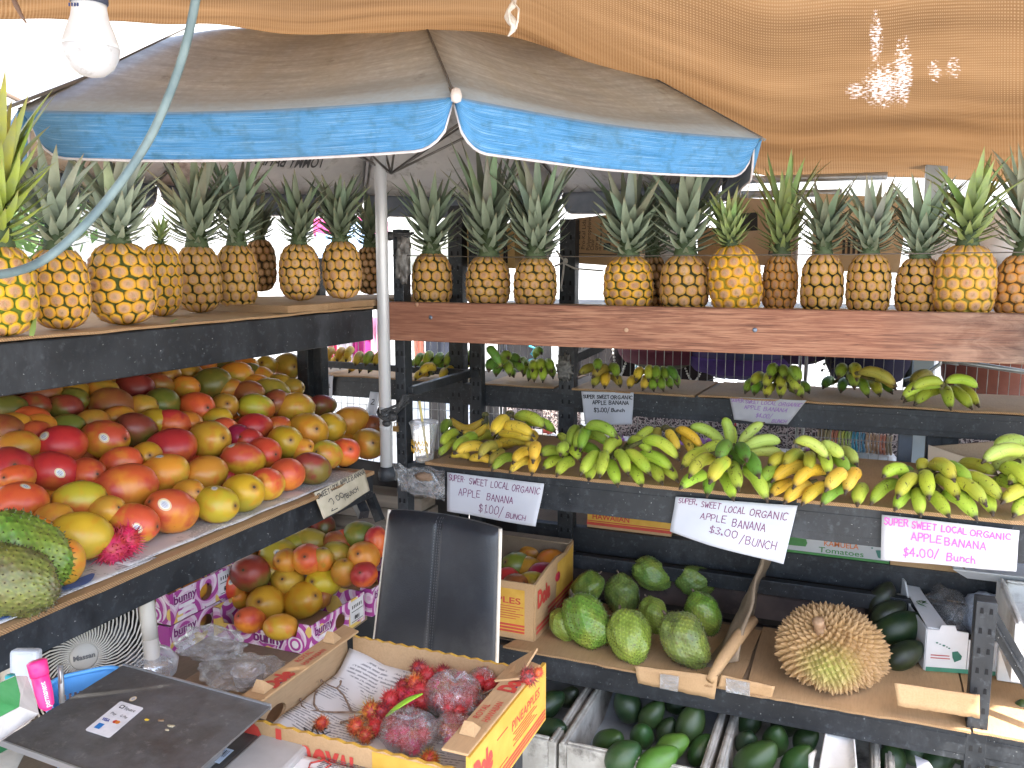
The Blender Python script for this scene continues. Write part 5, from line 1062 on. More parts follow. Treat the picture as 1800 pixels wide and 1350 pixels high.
for e in ((1145, 1010, .128, 60, 20, 'l', 0, 'pale green round soursop at the back centre of the group', .100), (1223, 1022, .125, 75, 5, 'l', 1, 'finely netted green soursop at the back right of the group', .090),
          (1030, 1036, .120, -40, 10, 'd', 2, 'spiny dark green soursop at the back left beside the carton', .085), (1094, 1048, .138, 10, -5, 'b', 3, 'brown speckled soursop in the second row behind the middle one', .062),
          (1032, 1092, .172, 30, 30, 'g', 1, 'large shiny green soursop at the left front of the group', .064), (988, 1098, .095, 20, 30, 'y', 0, 'small yellow green soursop lobe against the large shiny one', .040),
          (1148, 1082, .108, 20, 20, 'y', 0, 'small yellowish soursop in the middle of the group', .048), (1108, 1118, .150, 22, 30, 'y', 2, 'slender spotted yellow green soursop at the front middle', .058),
          (1238, 1080, .132, 25, 10, 'g', 3, 'green soursop at the right rear leaning on the cardboard divider', .060), (1203, 1126, .158, 35, 25, 'b', 0, 'large dull green soursop with a brown tip at the front right', .066)):
    soursop(*e[:8], dz=e[8])
# upper left foreground soursops on the mango shelf
soursop(34, 978, .19, 55, -5, 'g', 1, 'bright green soursop on the newspaper at the left edge', Z_MG+.006, .068, 1.0, 'soursops on the mango shelf')
soursop(20, 1022, .165, 80, 20, 'n', 3, 'brown mottled soursop nearest the camera at the left edge', Z_MG+.006, .055, 1.0, 'soursops on the mango shelf')

# ================================================================== DURIAN
t = NT('durian_husk'); v = t.xyz(t.attr('eye')); n = t.noise(3, 4, .6, co=t.coord(False)); f_ = t.noise(50, 4, .7)
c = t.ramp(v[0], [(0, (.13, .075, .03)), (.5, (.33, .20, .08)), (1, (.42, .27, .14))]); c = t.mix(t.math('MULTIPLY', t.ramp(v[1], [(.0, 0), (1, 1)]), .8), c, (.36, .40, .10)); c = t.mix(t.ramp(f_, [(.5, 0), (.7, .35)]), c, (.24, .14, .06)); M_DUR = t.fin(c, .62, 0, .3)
dp = uz(1460, 1137, Z_LOW+.100); dr = 94*depth(dp)/FPX
dur = thing('durian', 'large spiky brown durian alone on the cardboard of the low shelf', 'durian', V((dp.x, dp.y, Z_LOW+.004)))
def dshape(d): th = math.atan2(d.y, d.x); return V((d.x, d.y, d.z*.74))*(1+.05*math.cos(5*th+.8)*(1-d.z*d.z)-.07*math.exp(-((d-V((-.22, -.60, .77)).normalized()).length/.35)**2))
mb = MB(); ey = []; N = 900; rg = random.Random(4); P = fib_pts(N); rb_ = .86*dr; yel = V((.0, -.93, -.05)).normalized()
n_, m_ = 40, 26; vs = [dp+dshape(V((math.sin(math.pi*i/m_)*math.cos(2*math.pi*j/n_), math.sin(math.pi*i/m_)*math.sin(2*math.pi*j/n_), math.cos(math.pi*i/m_))))*rb_ for i in range(m_+1) for j in range(n_)]
mb.add(vs, [(i*n_+j, i*n_+(j+1) % n_, (i+1)*n_+(j+1) % n_, (i+1)*n_+j) for i in range(m_) for j in range(n_)], 0, None, True); ey += [(0, 0, 0)]*len(vs)
for d in P:
    if (d-V((-.22, -.60, .77)).normalized()).length < .12: continue
    b0 = dp+dshape(d)*rb_; a_ = d.orthogonal().normalized(); c_ = d.cross(a_); w_ = dr*.104*rg.uniform(.85, 1.15); h_ = dr*rg.uniform(.125, .185); q = 6; yl = max(0, 1-(d-yel).length/.75)
    tip = b0+d*h_+V((rg.uniform(-1, 1), rg.uniform(-1, 1), rg.uniform(-1, .6)))*dr*.03; ring = [b0-d*dr*.02+(a_*math.cos(2*math.pi*k/q)+c_*math.sin(2*math.pi*k/q))*w_ for k in range(q)]; mid = [b0+d*h_*.4+(a_*math.cos(2*math.pi*k/q)+c_*math.sin(2*math.pi*k/q))*w_*.48 for k in range(q)]
    mb.add(ring+mid+[tip], [(k, (k+1) % q, q+(k+1) % q, q+k) for k in range(q)]+[(q+k, q+(k+1) % q, 2*q) for k in range(q)], 0); ey += [(.1, yl, 0)]*q+[(.55, yl, 0)]*q+[(1, yl*.6, 0)]
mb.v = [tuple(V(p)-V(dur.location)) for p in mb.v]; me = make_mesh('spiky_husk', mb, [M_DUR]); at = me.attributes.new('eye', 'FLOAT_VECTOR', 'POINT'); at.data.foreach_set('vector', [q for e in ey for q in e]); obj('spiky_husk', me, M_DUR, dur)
sdir = V((-.22, -.60, .77)).normalized(); mb = MB(); b0 = dp+dshape(sdir)*rb_; mb.lathe([(.022, -.012), (.017, .004), (.0135, .03), (.0155, .044), (.012, .048)], 14, b0, ax=sdir+V((0, 0, .4))); obj('stem', mb, mat('durian_stem', (.22, .12, .06), (.34, .22, .13), 60, .7, bump=.5), dur)

# ================================================================== AVOCADOS
t = NT('avocado_skin'); co = t.coord(); c1 = t.attr('c1', 'OBJECT'); n = t.noise(2.5, 4, .6, co=co); s = t.noise(60, 3, .7, co=co); c = t.mix(t.ramp(n, [(.4, 0), (.7, 1)]), c1, t.mix(.5, c1, (.05, .075, .02))); c = t.mix(t.ramp(s, [(.62, 0), (.70, .4)]), c, (.12, .17, .05)); t.bump(s, .35, .002); M_AVO = t.fin(c, .36, 0, .5)
avo_mesh = []
for k in range(3):
    mb = MB(); n_, m_ = 26, 18
    def af(i, j):
        th = math.pi*i/m_; d = V((math.sin(th)*math.cos(2*math.pi*j/n_), math.sin(th)*math.sin(2*math.pi*j/n_), math.cos(th))); z = d.z; r = .37*(1-.20*z*(1 if z > 0 else .3)); return V((d.x*r, d.y*r, z*(.5+.06*k)))*(1+.05*noise.noise(d*1.5+V((k*5, 0, 0))))
    mb.add([af(i, j) for i in range(m_+1) for j in range(n_)], [(i*n_+j, i*n_+(j+1) % n_, (i+1)*n_+(j+1) % n_, (i+1)*n_+j)[::-1] for i in range(m_) for j in range(n_)], 0, None, True)
    avo_mesh.append(make_mesh('avocado', mb, [M_AVO]))
AC = {'d': (.012, .035, .014), 'g': (.025, .065, .016), 'l': (.075, .16, .025), 'k': (.018, .022, .014)}
def avo(x, y, rx, ry, z, c_, ang, label, group):
    p = uz(x, y, z); dz_ = depth(p); L = 2*max(rx, ry)*dz_/FPX; rg = random.Random(int(x+3*y)); ax = RT*math.sin(R(ang))+UP*math.cos(R(ang))+(CAM-p).normalized()*rg.uniform(-.3, .5)*(1 if max(rx, ry)/min(rx, ry) > 1.15 else 3)
    o = bpy.data.objects.new('avocado', avo_mesh[rg.randrange(3)]); col.objects.link(o); o.location = p; o.rotation_euler = axis_rot(ax, rg.uniform(0, 6)).to_euler(); o.scale = (L*1.0,)*3; o['c1'] = [q_*rg.uniform(.85, 1.2) for q_ in AC[c_]]; return tag(o, label, 'avocado', group)
GA = 'dark avocados beside the durian'
avo(1549, 1056, 31, 29, Z_LOW+.115, 'k', 30, 'bluish black avocado topmost beside the durian', GA); avo(1562, 1078, 28, 22, Z_LOW+.105, 'k', 60, 'dark avocado wedged second from the top behind the durian', GA)
avo(1580, 1104, 40, 34, Z_LOW+.075, 'd', 70, 'big shiny dark green avocado beside the durian', GA); avo(1590, 1151, 31, 26, Z_LOW+.04, 'k', 60, 'blackish avocado lowest beside the white tomato box', GA)

# ---- foam crates of avocados on the ground level
M_FOAM = mat('grimy_foam', (.34, .32, .28), (.50, .48, .43), 14, .85, bump=.35, dirt=(.06, .05, .04), dscale=9); M_FOAMW = mat('white_foam', (.70, .69, .66), (.78, .77, .74), 14, .8, bump=.2, dirt=(.34, .31, .27), dscale=7)
M_LINER = mat('grey_liner', (.30, .33, .36), (.42, .45, .48), 12, .6, bump=.4)
def crate(label, x0, x1, y0, y1, z0, z1, m_=None, w=.022, liner=True, group='foam crates of avocados'):
    o = thing('foam_crate', label, 'crate', ((x0+x1)/2, (y0+y1)/2, z0), group=group); m_ = m_ or M_FOAM
    for (a, b, c_, d_, nm) in ((x0, x0+w, y0, y1, 'side_wall'), (x1-w, x1, y0, y1, 'side_wall'), (x0+w, x1-w, y0, y0+w, 'end_wall'), (x0+w, x1-w, y1-w, y1, 'end_wall')):
        mb = MB(); mb.box(a, b, c_, d_, z0, z1); mb.box(a+(.006 if b-a < .1 else 0), b-(.006 if b-a < .1 else 0), c_+(.006 if d_-c_ < .1 else 0), d_-(.006 if d_-c_ < .1 else 0), z1, z1+.006); obj(nm, mb, m_, o, bevel=.004)
    mb = MB(); mb.grid(lambda u, v: V((x0+w+(x1-x0-2*w)*u, y0+w+(y1-y0-2*w)*v, z0+.05+.05*abs(2*v-1)**3+.01*noise.noise(V((u*6, v*6, x0))))), 16, 16); obj('liner' if liner else 'crate_floor', mb, M_LINER if liner else m_, o); return o
ZC = .345
def XC(px_, py_): return uz(px_, py_, ZC).x
ca, cb_ = XC(986, 1300), XC(1262, 1300); cyf = uz(1050, 1322, ZC).y
crate('weathered foam crate lined with grey cloth, avocados under the soursop shelf', ca, cb_, cyf, cyf+.50, .18, ZC)
crate('dark foam crate of avocados left of the cloth lined one', ca-.335, ca-.008, cyf, cyf+.50, .18, ZC)
crate('foam crate of avocados below the durian', cb_+.012, cb_+.012+(cb_-ca), cyf, cyf+.50, .18, ZC, liner=False)
crate('foam crate at the bottom right with dark avocados and paper', cb_+.024+(cb_-ca), cb_+.024+(cb_-ca)*1.86, cyf, cyf+.50, .18, ZC, liner=False)
xw = uz(1745, 1290, .37).x; crate('white foam crate of avocados at the bottom right corner', xw, xw+.30, uz(1760, 1340, .37).y, uz(1760, 1340, .37).y+.42, .2, .385, M_FOAMW, liner=False)
GC = 'avocados in the cloth lined foam crate'
for i, (x, y, rx, ry, c_, an, zz_, lab) in enumerate(((1103, 1238, 24, 33, 'd', -15, .33, 'dark upright avocado at the back left of the cloth lined crate'), (1146, 1257, 26, 25, 'g', 40, .33, 'round green avocado at the back middle of the cloth lined crate'), (1214, 1272, 28, 33, 'g', 20, .34, 'long green avocado at the right side of the cloth lined crate'),
    (1197, 1235, 27, 22, 'd', 80, .31, 'dark avocado at the back right of the cloth lined crate'), (1128, 1294, 27, 29, 'g', 10, .325, 'upright green avocado in the centre of the cloth lined crate'), (1070, 1306, 33, 31, 'g', 60, .32, 'large green avocado at the left side of the cloth lined crate'),
    (1096, 1330, 36, 24, 'g', 55, .34, 'spotted avocado lying at the front of the cloth lined crate'), (1182, 1312, 29, 25, 'l', 60, .335, 'light green avocado at the front right of the cloth lined crate'), (1156, 1338, 34, 26, 'l', 60, .345, 'light green avocado nearest the front rim of the cloth lined crate'), (1172, 1284, 24, 22, 'd', 30, .30, 'dark avocado sunk between the others in the cloth lined crate'), (1232, 1318, 26, 26, 'g', 30, .30, 'dark avocado in the right corner of the cloth lined crate'))):
    avo(x, y, rx, ry, zz_, c_, an, lab, GC)
for x, y, rx, ry, c_, lab in ((1313, 1306, 27, 24, 'd', 'avocado at the left of the crate below the durian'), (1363, 1302, 28, 30, 'g', 'upright avocado in the middle of the crate below the durian'), (1417, 1300, 27, 25, 'd', 'avocado beside the white tray in the crate below the durian'), (1328, 1338, 40, 28, 'g', 'large avocado at the front of the crate below the durian'), (1402, 1342, 34, 26, 'g', 'avocado at the front right of the crate below the durian'), (1320, 1266, 26, 22, 'd', 'shaded avocado at the back left of the crate below the durian'), (1384, 1270, 30, 22, 'd', 'shaded avocado at the back of the crate below the durian'),
                           (1568, 1335, 32, 26, 'd', 'dark avocado at the left of the bottom right crate'), (1612, 1318, 30, 24, 'd', 'dark avocado at the back of the bottom right crate'), (1652, 1334, 32, 26, 'd', 'dark green avocado in the middle of the bottom right crate'), (1695, 1322, 28, 26, 'd', 'dark avocado at the right of the bottom right crate'),
                           (962, 1240, 26, 30, 'd', 'shaded avocado in the back of the leftmost foam crate'), (968, 1285, 28, 30, 'd', 'shaded avocado beside the rambutan box in the leftmost foam crate'), (1000, 1225, 22, 22, 'k', 'blackish avocado at the back right of the leftmost foam crate')):
    avo(x, y, rx, ry, .32, c_, random.uniform(10, 80), lab, 'avocados in the bottom crates')
avo(1793, 1318, 34, 30, .40, 'g', 20, 'green avocado in the white foam crate at the right edge', 'avocados in the white foam crate'); avo(1796, 1258, 20, 24, .46, 'g', 0, 'green avocado balanced above the white foam crate at the right edge', 'avocados in the white foam crate')
# white foam tray standing in the crate
p1, p2, p3, p4 = uz(1440, 1352, .40), uz(1506, 1352, .40), uz(1500, 1284, .40), uz(1452, 1284, .40); cz_ = (p1+p2+p3+p4)/4
mb = MB(); mb.grid(lambda u, v: p1.lerp(p2, u).lerp(p4.lerp(p3, u), v)-V((0, 0, .022*(max(0, 1-max(abs(2*u-1)**6, abs(2*v-1)**6))))), 14, 14); solo('foam_tray', mb, M_FOAMW, 'white shallow foam tray standing among the avocados', 'tray', solid=.004)
mb = MB(); a_ = uz(1425, 1350, .36); mb.tube([a_, a_+V((.0, .02, .02)), a_+V((.008, .05, .02))], [.006, .008, .004], 8); solo('foam_chip', mb, M_FOAMW, 'small white foam piece left of the white tray', 'foam piece')
mb = MB(); mb.add([uz(1612, 1350, .37), uz(1640, 1350, .37), uz(1632, 1338, .37), uz(1608, 1328, .37)], [(0, 1, 2, 3)]); solo('paper_scrap', mb, M_PAPER, 'white paper corner in the bottom right crate', 'paper', solid=.001)
# ================================================================== CARTONS AND PRINTED BOXES
M_RED = plain('red_print', (.50, .05, .035), .6); M_YEL = mat('yellow_card_print', (.52, .29, .035), (.60, .35, .055), 20, .6); M_BLK = plain('black_print', (.02, .02, .02), .6); M_GRN = plain('green_print', (.06, .22, .06), .6)
def plate(mb, O, a, b, W, H, th, hole=None, mi=0, hmi=None):
    """upright panel: corner O, unit a along the width, unit b upwards; hole = (u, v, ru, rv)"""
    O, a, b = V(O), V(a), V(b); n = a.cross(b)
    if not hole: mb.obox(O+a*W/2+b*H/2, a*W/2, b*H/2, n*th/2, mi); return
    N = 24; u0, v0, ru, rv = hole; outer = []; inner = []
    for k in range(N):
        th_ = 2*math.pi*(k+.5)/N; c_, s_ = math.cos(th_), math.sin(th_); e = 1/max(abs(c_), abs(s_)); ou, ov = u0+c_*e*10, v0+s_*e*10
        tt = min([t for t in ((W-u0)/c_ if c_ > 0 else -u0/c_ if c_ < 0 else 9, (H-v0)/s_ if s_ > 0 else -v0/s_ if s_ < 0 else 9)]); outer.append((u0+c_*tt, v0+s_*tt)); inner.append((u0+c_*ru, v0+s_*rv))
    # put the corners in
    for (cu, cv) in ((0, 0), (W, 0), (W, H), (0, H)):
        k = min(range(N), key=lambda i: (outer[i][0]-cu)**2+(outer[i][1]-cv)**2); outer[k] = (cu, cv)
    P = lambda q, s: O+a*q[0]+b*q[1]+n*s*th/2
    vs = [P(q, 1) for q in outer]+[P(q, 1) for q in inner]+[P(q, -1) for q in outer]+[P(q, -1) for q in inner]; fs = []
    for k in range(N):
        j = (k+1) % N; fs += [(k, j, N+j, N+k), (2*N+j, 2*N+k, 3*N+k, 3*N+j), (N+k, N+j, 3*N+j, 3*N+k), (j, k, 2*N+k, 2*N+j)]
    mb.add(vs, fs, mi)
def swirl_mat():
    t = NT('purple_swirl_print'); co = t.coord(True); vo = t.n('ShaderNodeTexVoronoi', feature='F1'); vo.inputs['Scale'].default_value = 9; t.l(co, vo.inputs['Vector'])
    rg_ = t.math('FRACT', t.math('MULTIPLY', vo.outputs['Distance'], 4.6)); c = t.ramp(rg_, [(0, (.38, .05, .28)), (.34, (.66, .42, .58)), (.58, (.74, .64, .70)), (.86, (.38, .05, .28))], 'CONSTANT')
    y_ = t.noise(16, 1, .5, co=co); c = t.mix(t.ramp(y_, [(.60, 0), (.605, 1)]), c, (.72, .52, .12)); n = t.noise(60, 2, .5); c = t.mix(t.ramp(n, [(.45, .1), (.6, 0)]), c, (.3, .1, .2)); return t.fin(c, .5)
M_SWIRL = swirl_mat(); M_LABEL = plain('white_label', (.72, .72, .72), .5); M_PURP = plain('purple_print', (.20, .015, .16), .5); M_WHITEP = plain('white_print', (.78, .74, .76), .5)
def bunny_box(label, x0, y1_, z0, LX_=.33, LY_=.26, h=.085, low=.045):
    """x0 = right face, y1_ = front face"""
    xl, xr, yf, yb = x0-LX_, x0, y1_, y1_+LY_
    o = thing('fruit_box', label, 'box', ((xl+xr)/2, (yf+yb)/2, z0), group='purple swirl mango boxes')
    mb = MB(); mb.box(xl+.003, xr-.003, yf+.003, yb-.003, z0, z0+.004); obj('box_floor', mb, M_KRAFT, o)
    mb = MB(); plate(mb, (xl, yf, z0), (1, 0, 0), (0, 0, 1), LX_, low, .004); 
    for (a, b) in ((xl, xl+.035), (xr-.05, xr)): mb.add([V((a, yf-.002, z0+low)), V((b, yf-.002, z0+low)), V((b if b == xr else a+.02, yf-.002, z0+h)), V((a if a == xl else a+.012, yf-.002, z0+h)), V((a, yf+.002, z0+low)), V((b, yf+.002, z0+low)), V((b if b == xr else a+.02, yf+.002, z0+h)), V((a if a == xl else a+.012, yf+.002, z0+h))], [(0, 1, 2, 3), (7, 6, 5, 4), (3, 2, 6, 7), (1, 5, 6, 2), (4, 0, 3, 7)])
    fw = obj('front_wall', mb, M_SWIRL, o)
    mb = MB(); plate(mb, (xl, yb, z0), (1, 0, 0), (0, 0, 1), LX_, h, .004); obj('back_wall', mb, M_SWIRL, o)
    for X in (xr, xl):
        mb = MB(); plate(mb, (X, yf, z0), (0, 1, 0), (0, 0, 1), LY_, h, .004, (LY_*.52, h*.52, .026, .024)); sw = obj('side_wall', mb, M_SWIRL, o)
        if X == xr:
            m2 = MB(); m2.box(X+.0022, X+.0030, yf+LY_*.70, yf+LY_*.97, z0+.012, z0+h-.006)
            lb = obj('label', m2, M_LABEL, sw); m3 = MB(); 
            m4 = MB(); text_mb(m4, '801', V((X+.0032, yf+LY_*.78, z0+.022)), (0, 1, 0), (0, 0, 1), .018, bold=.02); m4.box(X+.003, X+.0034, yf+LY_*.73, yf+LY_*.95, z0+.046, z0+.048); m4.box(X+.003, X+.0034, yf+LY_*.73, yf+LY_*.95, z0+.016, z0+.0175)
            for q in range(6): m4.box(X+.003, X+.0034, yf+LY_*(.74+.035*q), yf+LY_*(.755+.035*q), z0+.056, z0+.066)
            ob_ = obj('lettering', m4, M_BLK, None); ob_.parent = sw; ob_.data.transform(WM[o.name].inverted())
            for (mt_, bd, of, s_) in ((M_WHITEP, .075, .0024, 1.0), (M_PURP, .03, .0030, 1.0)):
                m5 = MB(); text_mb(m5, 'bunny', V((X+of, yf+.012, z0+h*.60)), (0, 1, 0), (0, 0, 1), .034, width=.085, bold=bd, off=0); w_ = obj('lettering', m5, mt_, None); w_.parent = sw; w_.data.transform(WM[o.name].inverted())
            m5 = MB()
            for q in range(3): m5.box(X+.0022, X+.0028, yf+.030-.004*q, yf+.088, z0+h*.40-.016*q, z0+h*.40-.016*q+.010)
            w_ = obj('text_block', m5, M_WHITEP, None); w_.parent = sw; w_.data.transform(WM[o.name].inverted())
    for (mt_, bd, of) in ((M_WHITEP, .09, .0024), (M_PURP, .035, .0030)):
        m5 = MB(); text_mb(m5, 'bunny', V((xl+LX_*.42, yf-of, z0+.014)), (1, 0, 0), (0, 0, 1), .040, width=.105, bold=bd, off=0); w_ = obj('lettering', m5, mt_, None); w_.parent = fw; w_.data.transform(WM[o.name].inverted())
    for (r_, mt_, of) in ((.030, M_PURP, .0022), (.024, M_WHITEP, .0026), (.018, M_PURP, .0030), (.011, M_WHITEP, .0034)):
        m5 = MB(); c_ = V((xr-.052, yf-of, z0+.024)); m5.add([c_+V((r_*math.cos(q*.3927), 0, min(.020, max(-.022, r_*math.sin(q*.3927))))) for q in range(16)], [tuple(range(16))]); w_ = obj('ring_print', m5, plain('mauve_ring', (.45, .05, .32), .5) if mt_ is M_PURP else mt_, None); w_.parent = fw; w_.data.transform(WM[o.name].inverted())
    return o
ZB = .557; cr_ = uz(549, 1153, ZB); cs_ = ux(302, 1178, cr_.x-.345)
bunny_box('open purple swirl box heaped with mangos in front of the white box label', cr_.x, cr_.y, ZB)
zst = max(ZB, cs_.z); ys = cs_.y
bunny_box('lower box of the stack of purple swirl boxes beside the fan', cr_.x-.345, ys, zst); bunny_box('upper box of the stack of purple swirl boxes beside the fan', cr_.x-.345, ys+.006, zst+.088)
bunny_box('purple swirl box showing behind the open one next to the chair', cr_.x+.012, cr_.y+.285, ZB, .33, .24)
if zst > ZB+.01: mb = MB(); mb.box(cr_.x-.345-.33, cr_.x-.35, ys+.01, ys+.26, ZB, zst-.001); solo('cardboard_pad', mb, M_KRAFT, 'folded cardboard under the stack of purple boxes', 'cardboard')
LOWM = '488 977 33 28 q|442 1008 31 32 w|542 983 27 27 r|595 975 27 21 l|640 979 25 26 o|637 943 33 21 g|508 1022 28 27 l|570 1022 30 27 y|605 1007 22 25 l|468 1060 32 31 y|532 1055 32 29 y|440 1090 25 22 r|492 1102 28 20 o|409 1030 17 25 r|547 953 30 15 l|590 953 22 16 b|568 932 21 28 w|530 934 24 14 d|500 946 16 12 l|430 975 22 14 b|567 985 17 20 l|517 957 18 12 l|661 955 20 28 c|352 1055 22 24 o|352 1128 20 20 b|245 1112 30 20 w|470 1000 24 20 l|505 985 22 20 o|560 1050 20 20 b|420 1050 20 20 o|610 950 24 18 r|470 950 20 14 l|640 1010 22 22 c'
_e = [tuple(map(float, q.split()[:2])) for q in LOWM.split('|')]; lowlab = {}
for nm_, lo_, hi_ in (('front row', 1045, 9999), ('middle row', 990, 1045), ('back rows', 0, 990)):
    for j_, (i_, q) in enumerate(sorted([(i_, q) for i_, q in enumerate(_e) if lo_ < q[1] <= hi_ and q[0] > 370], key=lambda t_: t_[1][0])): lowlab[i_] = f'{nm_}, {ords(j_)} from the left'
for i, e in enumerate(LOWM.split('|')):
    e = e.split(); x, y, rx, ry = map(float, e[:4]); z = .625 if y > 1045 else .665 if y > 1015 else .70 if y > 990 else .735 if y > 965 else .76 if y > 945 else .77
    if x < 370:
        q_ = V((cr_.x-.345-.048, ys+.141, zst+(.133 if y < 1080 else .045))) if x > 300 else V((cr_.x-.345-.16, ys+.045, zst+.05))
        mango_from_px(*proj(q_), rx, ry, e[4], q_, f'{MC[e[4]][3]} mango seen through the {"upper box hole" if y < 1080 else "lower box hole" if x > 300 else "gap above the lower box front"}', 'mangos in the purple boxes', 1 if x < 300 else None); continue
    nm = 'lying over the open purple box' if x > 370 else 'inside the stacked purple boxes'
    wh = ords(i)
    mango_from_px(x, y, rx, ry, e[4], uz(x, y, z), f'{MC[e[4]][3]} mango heaped over the open purple box, {lowlab[i]}', 'mangos in the purple boxes', 1 if i in (0, 5, 11, 13) else None)
# yellow pineapple carton with mangos on the low shelf
def carton_front(o, xl, xr, y, z0, z1, m_, th=.005): mb = MB(); plate(mb, (xl, y, z0), (1, 0, 0), (0, 0, 1), xr-xl, z1-z0, th); return obj('front_wall', mb, m_, o)
ab = uz(938, 1128, Z_LOW+.004); zf = ab.z; bx = ab.x; bw, bd = .30, .36
ap_ = thing('fruit_carton', 'yellow and red pineapple carton with a few mangos inside on the low shelf', 'carton', (bx-bw/2, ab.y+bd/2, zf))
hf = uy(940, 1028, ab.y).z-zf; hb = ux(1036, 922, bx).z-zf
f1 = carton_front(ap_, bx-bw, bx, ab.y, zf, zf+hf, M_KRAFT)
mb = MB(); mb.box(bx-bw+.02, bx-.028, ab.y-.0035, ab.y-.0028, zf+.018, zf+hf-.022); yp = obj('yellow_print', mb, M_YEL, f1)
def sub(name, mb, m_, par, root): w_ = obj(name, mb, m_, None); w_.parent = par; w_.data.transform(WM[root.name].inverted()); return w_
m5 = MB(); text_mb(m5, 'PINEAPPLES', V((bx-bw+.05, ab.y-.0042, zf+hf*.62)), (1, 0, 0), (0, 0, 1), .027, width=.21, bold=.015, off=0)
for q in range(3): m5.box(bx-bw+.02, bx-.028, ab.y-.0040, ab.y-.0036, zf+.020+.010*q, zf+.026+.010*q)
for q in range(6): m5.box(bx-.13, bx-.055+.012*(q % 3), ab.y-.0042, ab.y-.0038, zf+.062+.0075*q, zf+.0640+.0075*q)
sub('lettering', m5, M_RED, f1, ap_)
mb = MB(); mb.add([V((bx, ab.y+.004, zf)), V((bx, ab.y+bd, zf)), V((bx, ab.y+bd, zf+hb)), V((bx, ab.y+bd*.78, zf+hb*.93)), V((bx, ab.y+bd*.55, zf+hf*1.12)), V((bx, ab.y+bd*.3, zf+hf*1.08)), V((bx, ab.y+.004, zf+hf*.98))], [(0, 1, 2, 3, 4, 5, 6)]); sw = obj('side_wall', mb, M_KRAFT, ap_, solid=.007)
m5 = MB(); m5.add([V((bx+.0045, ab.y+bd*.5, zf+.05)), V((bx+.0045, ab.y+bd*.98, zf+.05)), V((bx+.0045, ab.y+bd*.98, zf+hb*.95)), V((bx+.0045, ab.y+bd*.80, zf+hb*.88)), V((bx+.0045, ab.y+bd*.55, zf+hf))], [(0, 1, 2, 3, 4)]); sub('yellow_print', m5, M_YEL, sw, ap_)
m5 = MB(); text_mb(m5, 'Dole', V((bx+.0052, ab.y+.02, zf+hf*.55)), (0, 1, 0), (0, 0, 1), .07, width=.11, bold=.06, off=0)
for q in range(4): m5.box(bx+.005, bx+.0054, ab.y+.01+.10*(q > 1), ab.y+bd*.97, zf+.018+.014*q, zf+.026+.014*q)
sub('lettering', m5, M_RED, sw, ap_)
mb = MB(); plate(mb, (bx-bw, ab.y+bd, zf), (1, 0, 0), (0, 0, 1), bw, hb, .006); mb.box(bx-bw, bx, ab.y+bd-.045, ab.y+bd, zf+hb, zf+hb+.004); obj('back_wall', mb, M_KRAFT2, ap_)
mb = MB(); plate(mb, (bx-bw, ab.y, zf), (0, 1, 0), (0, 0, 1), bd, hf*1.1, .006); obj('side_wall', mb, M_KRAFT, ap_)
for x, y, rx, ry, c_, lab in ((910, 997, 27, 24, 'g', 'green mango at the left in the pineapple carton'), (935, 970, 22, 17, 'o', 'peach orange mango at the top in the pineapple carton'), (968, 990, 25, 24, 'o', 'yellow orange mango at the right in the pineapple carton'), (956, 1012, 28, 24, 'm', 'magenta mango in the middle of the pineapple carton'), (936, 1026, 26, 18, 'l', 'olive mango at the front of the pineapple carton'), (894, 1016, 18, 16, 'c', 'crimson mango beside the chair in the pineapple carton'), (905, 1030, 22, 20, 'b', 'brownish mango low in the pineapple carton'), (925, 1000, 26, 22, 'l', 'olive mango under the top ones in the pineapple carton')):
    mango_from_px(x, y, rx, ry, c_, uz(x, y, zf+.135 if y < 1010 else zf+.13), lab, 'mangos in the pineapple carton')
mb = MB(); mb.box(bx-bw+.01, bx-.01, ab.y+.01, ab.y+bd-.01, zf+.05, zf+.055); sub('inner_tray', mb, M_KRAFT2, ap_, ap_)
# cardboard divider and taped flaps
A1 = uz(1312, 1178, Z_LOW+.004); A2 = A1+V((-.03, .40, 0)); hgt = .26
mb = MB(); mb.grid(lambda u, v: (A1+V((-.12, -.02, -.01))).lerp(A2, u)+V((.10*v*(1-.3*u)+.012*noise.noise(V((u*6, v*5, 1))), 0, v*(hgt*(.16+.95*min(1, u*1.6+.0)**.8)))), 22, 12)
solo('cardboard_divider', mb, [M_KRAFT2], 'crumpled worn cardboard flap leaning between the soursops and the durian', 'cardboard', solid=.007)
mb = MB(); a_ = uz(1248, 1196, Z_LOW+.02); b_ = uz(1325, 1090, Z_LOW+.10); mb.tube([a_, a_.lerp(b_, .3)+V((0, 0, .012)), a_.lerp(b_, .65)+V((0, 0, .012)), b_], [.012, .017, .018, .014], 10)
solo('rolled_cardboard', mb, M_KRAFT, 'rolled cardboard edge wrapped in tape on the divider', 'cardboard')
for (pts, lab, sd) in ((((1116, 1170), (1262, 1188), (1256, 1228), (1122, 1200)), 'torn taped cardboard flap hanging below the soursops', 1), (((1268, 1186), (1362, 1206), (1356, 1228), (1262, 1208)), 'torn taped cardboard strip hanging at the front below the divider', 2), (((1572, 1200), (1722, 1222), (1722, 1262), (1578, 1240)), 'cardboard lip folded over the beam right of the durian', 3)):
    P = [uy(a, b, D-.028) for a, b in pts]; mb = MB(); mb.grid(lambda u, v: P[3].lerp(P[2], u).lerp(P[0].lerp(P[1], u), v)+V((0, -.004*noise.noise(V((u*5, v*5, sd))), .004*noise.noise(V((u*14, v, sd)))*(1-v))), 20, 4); solo('cardboard_flap', mb, M_KRAFT, lab, 'cardboard', solid=.006)
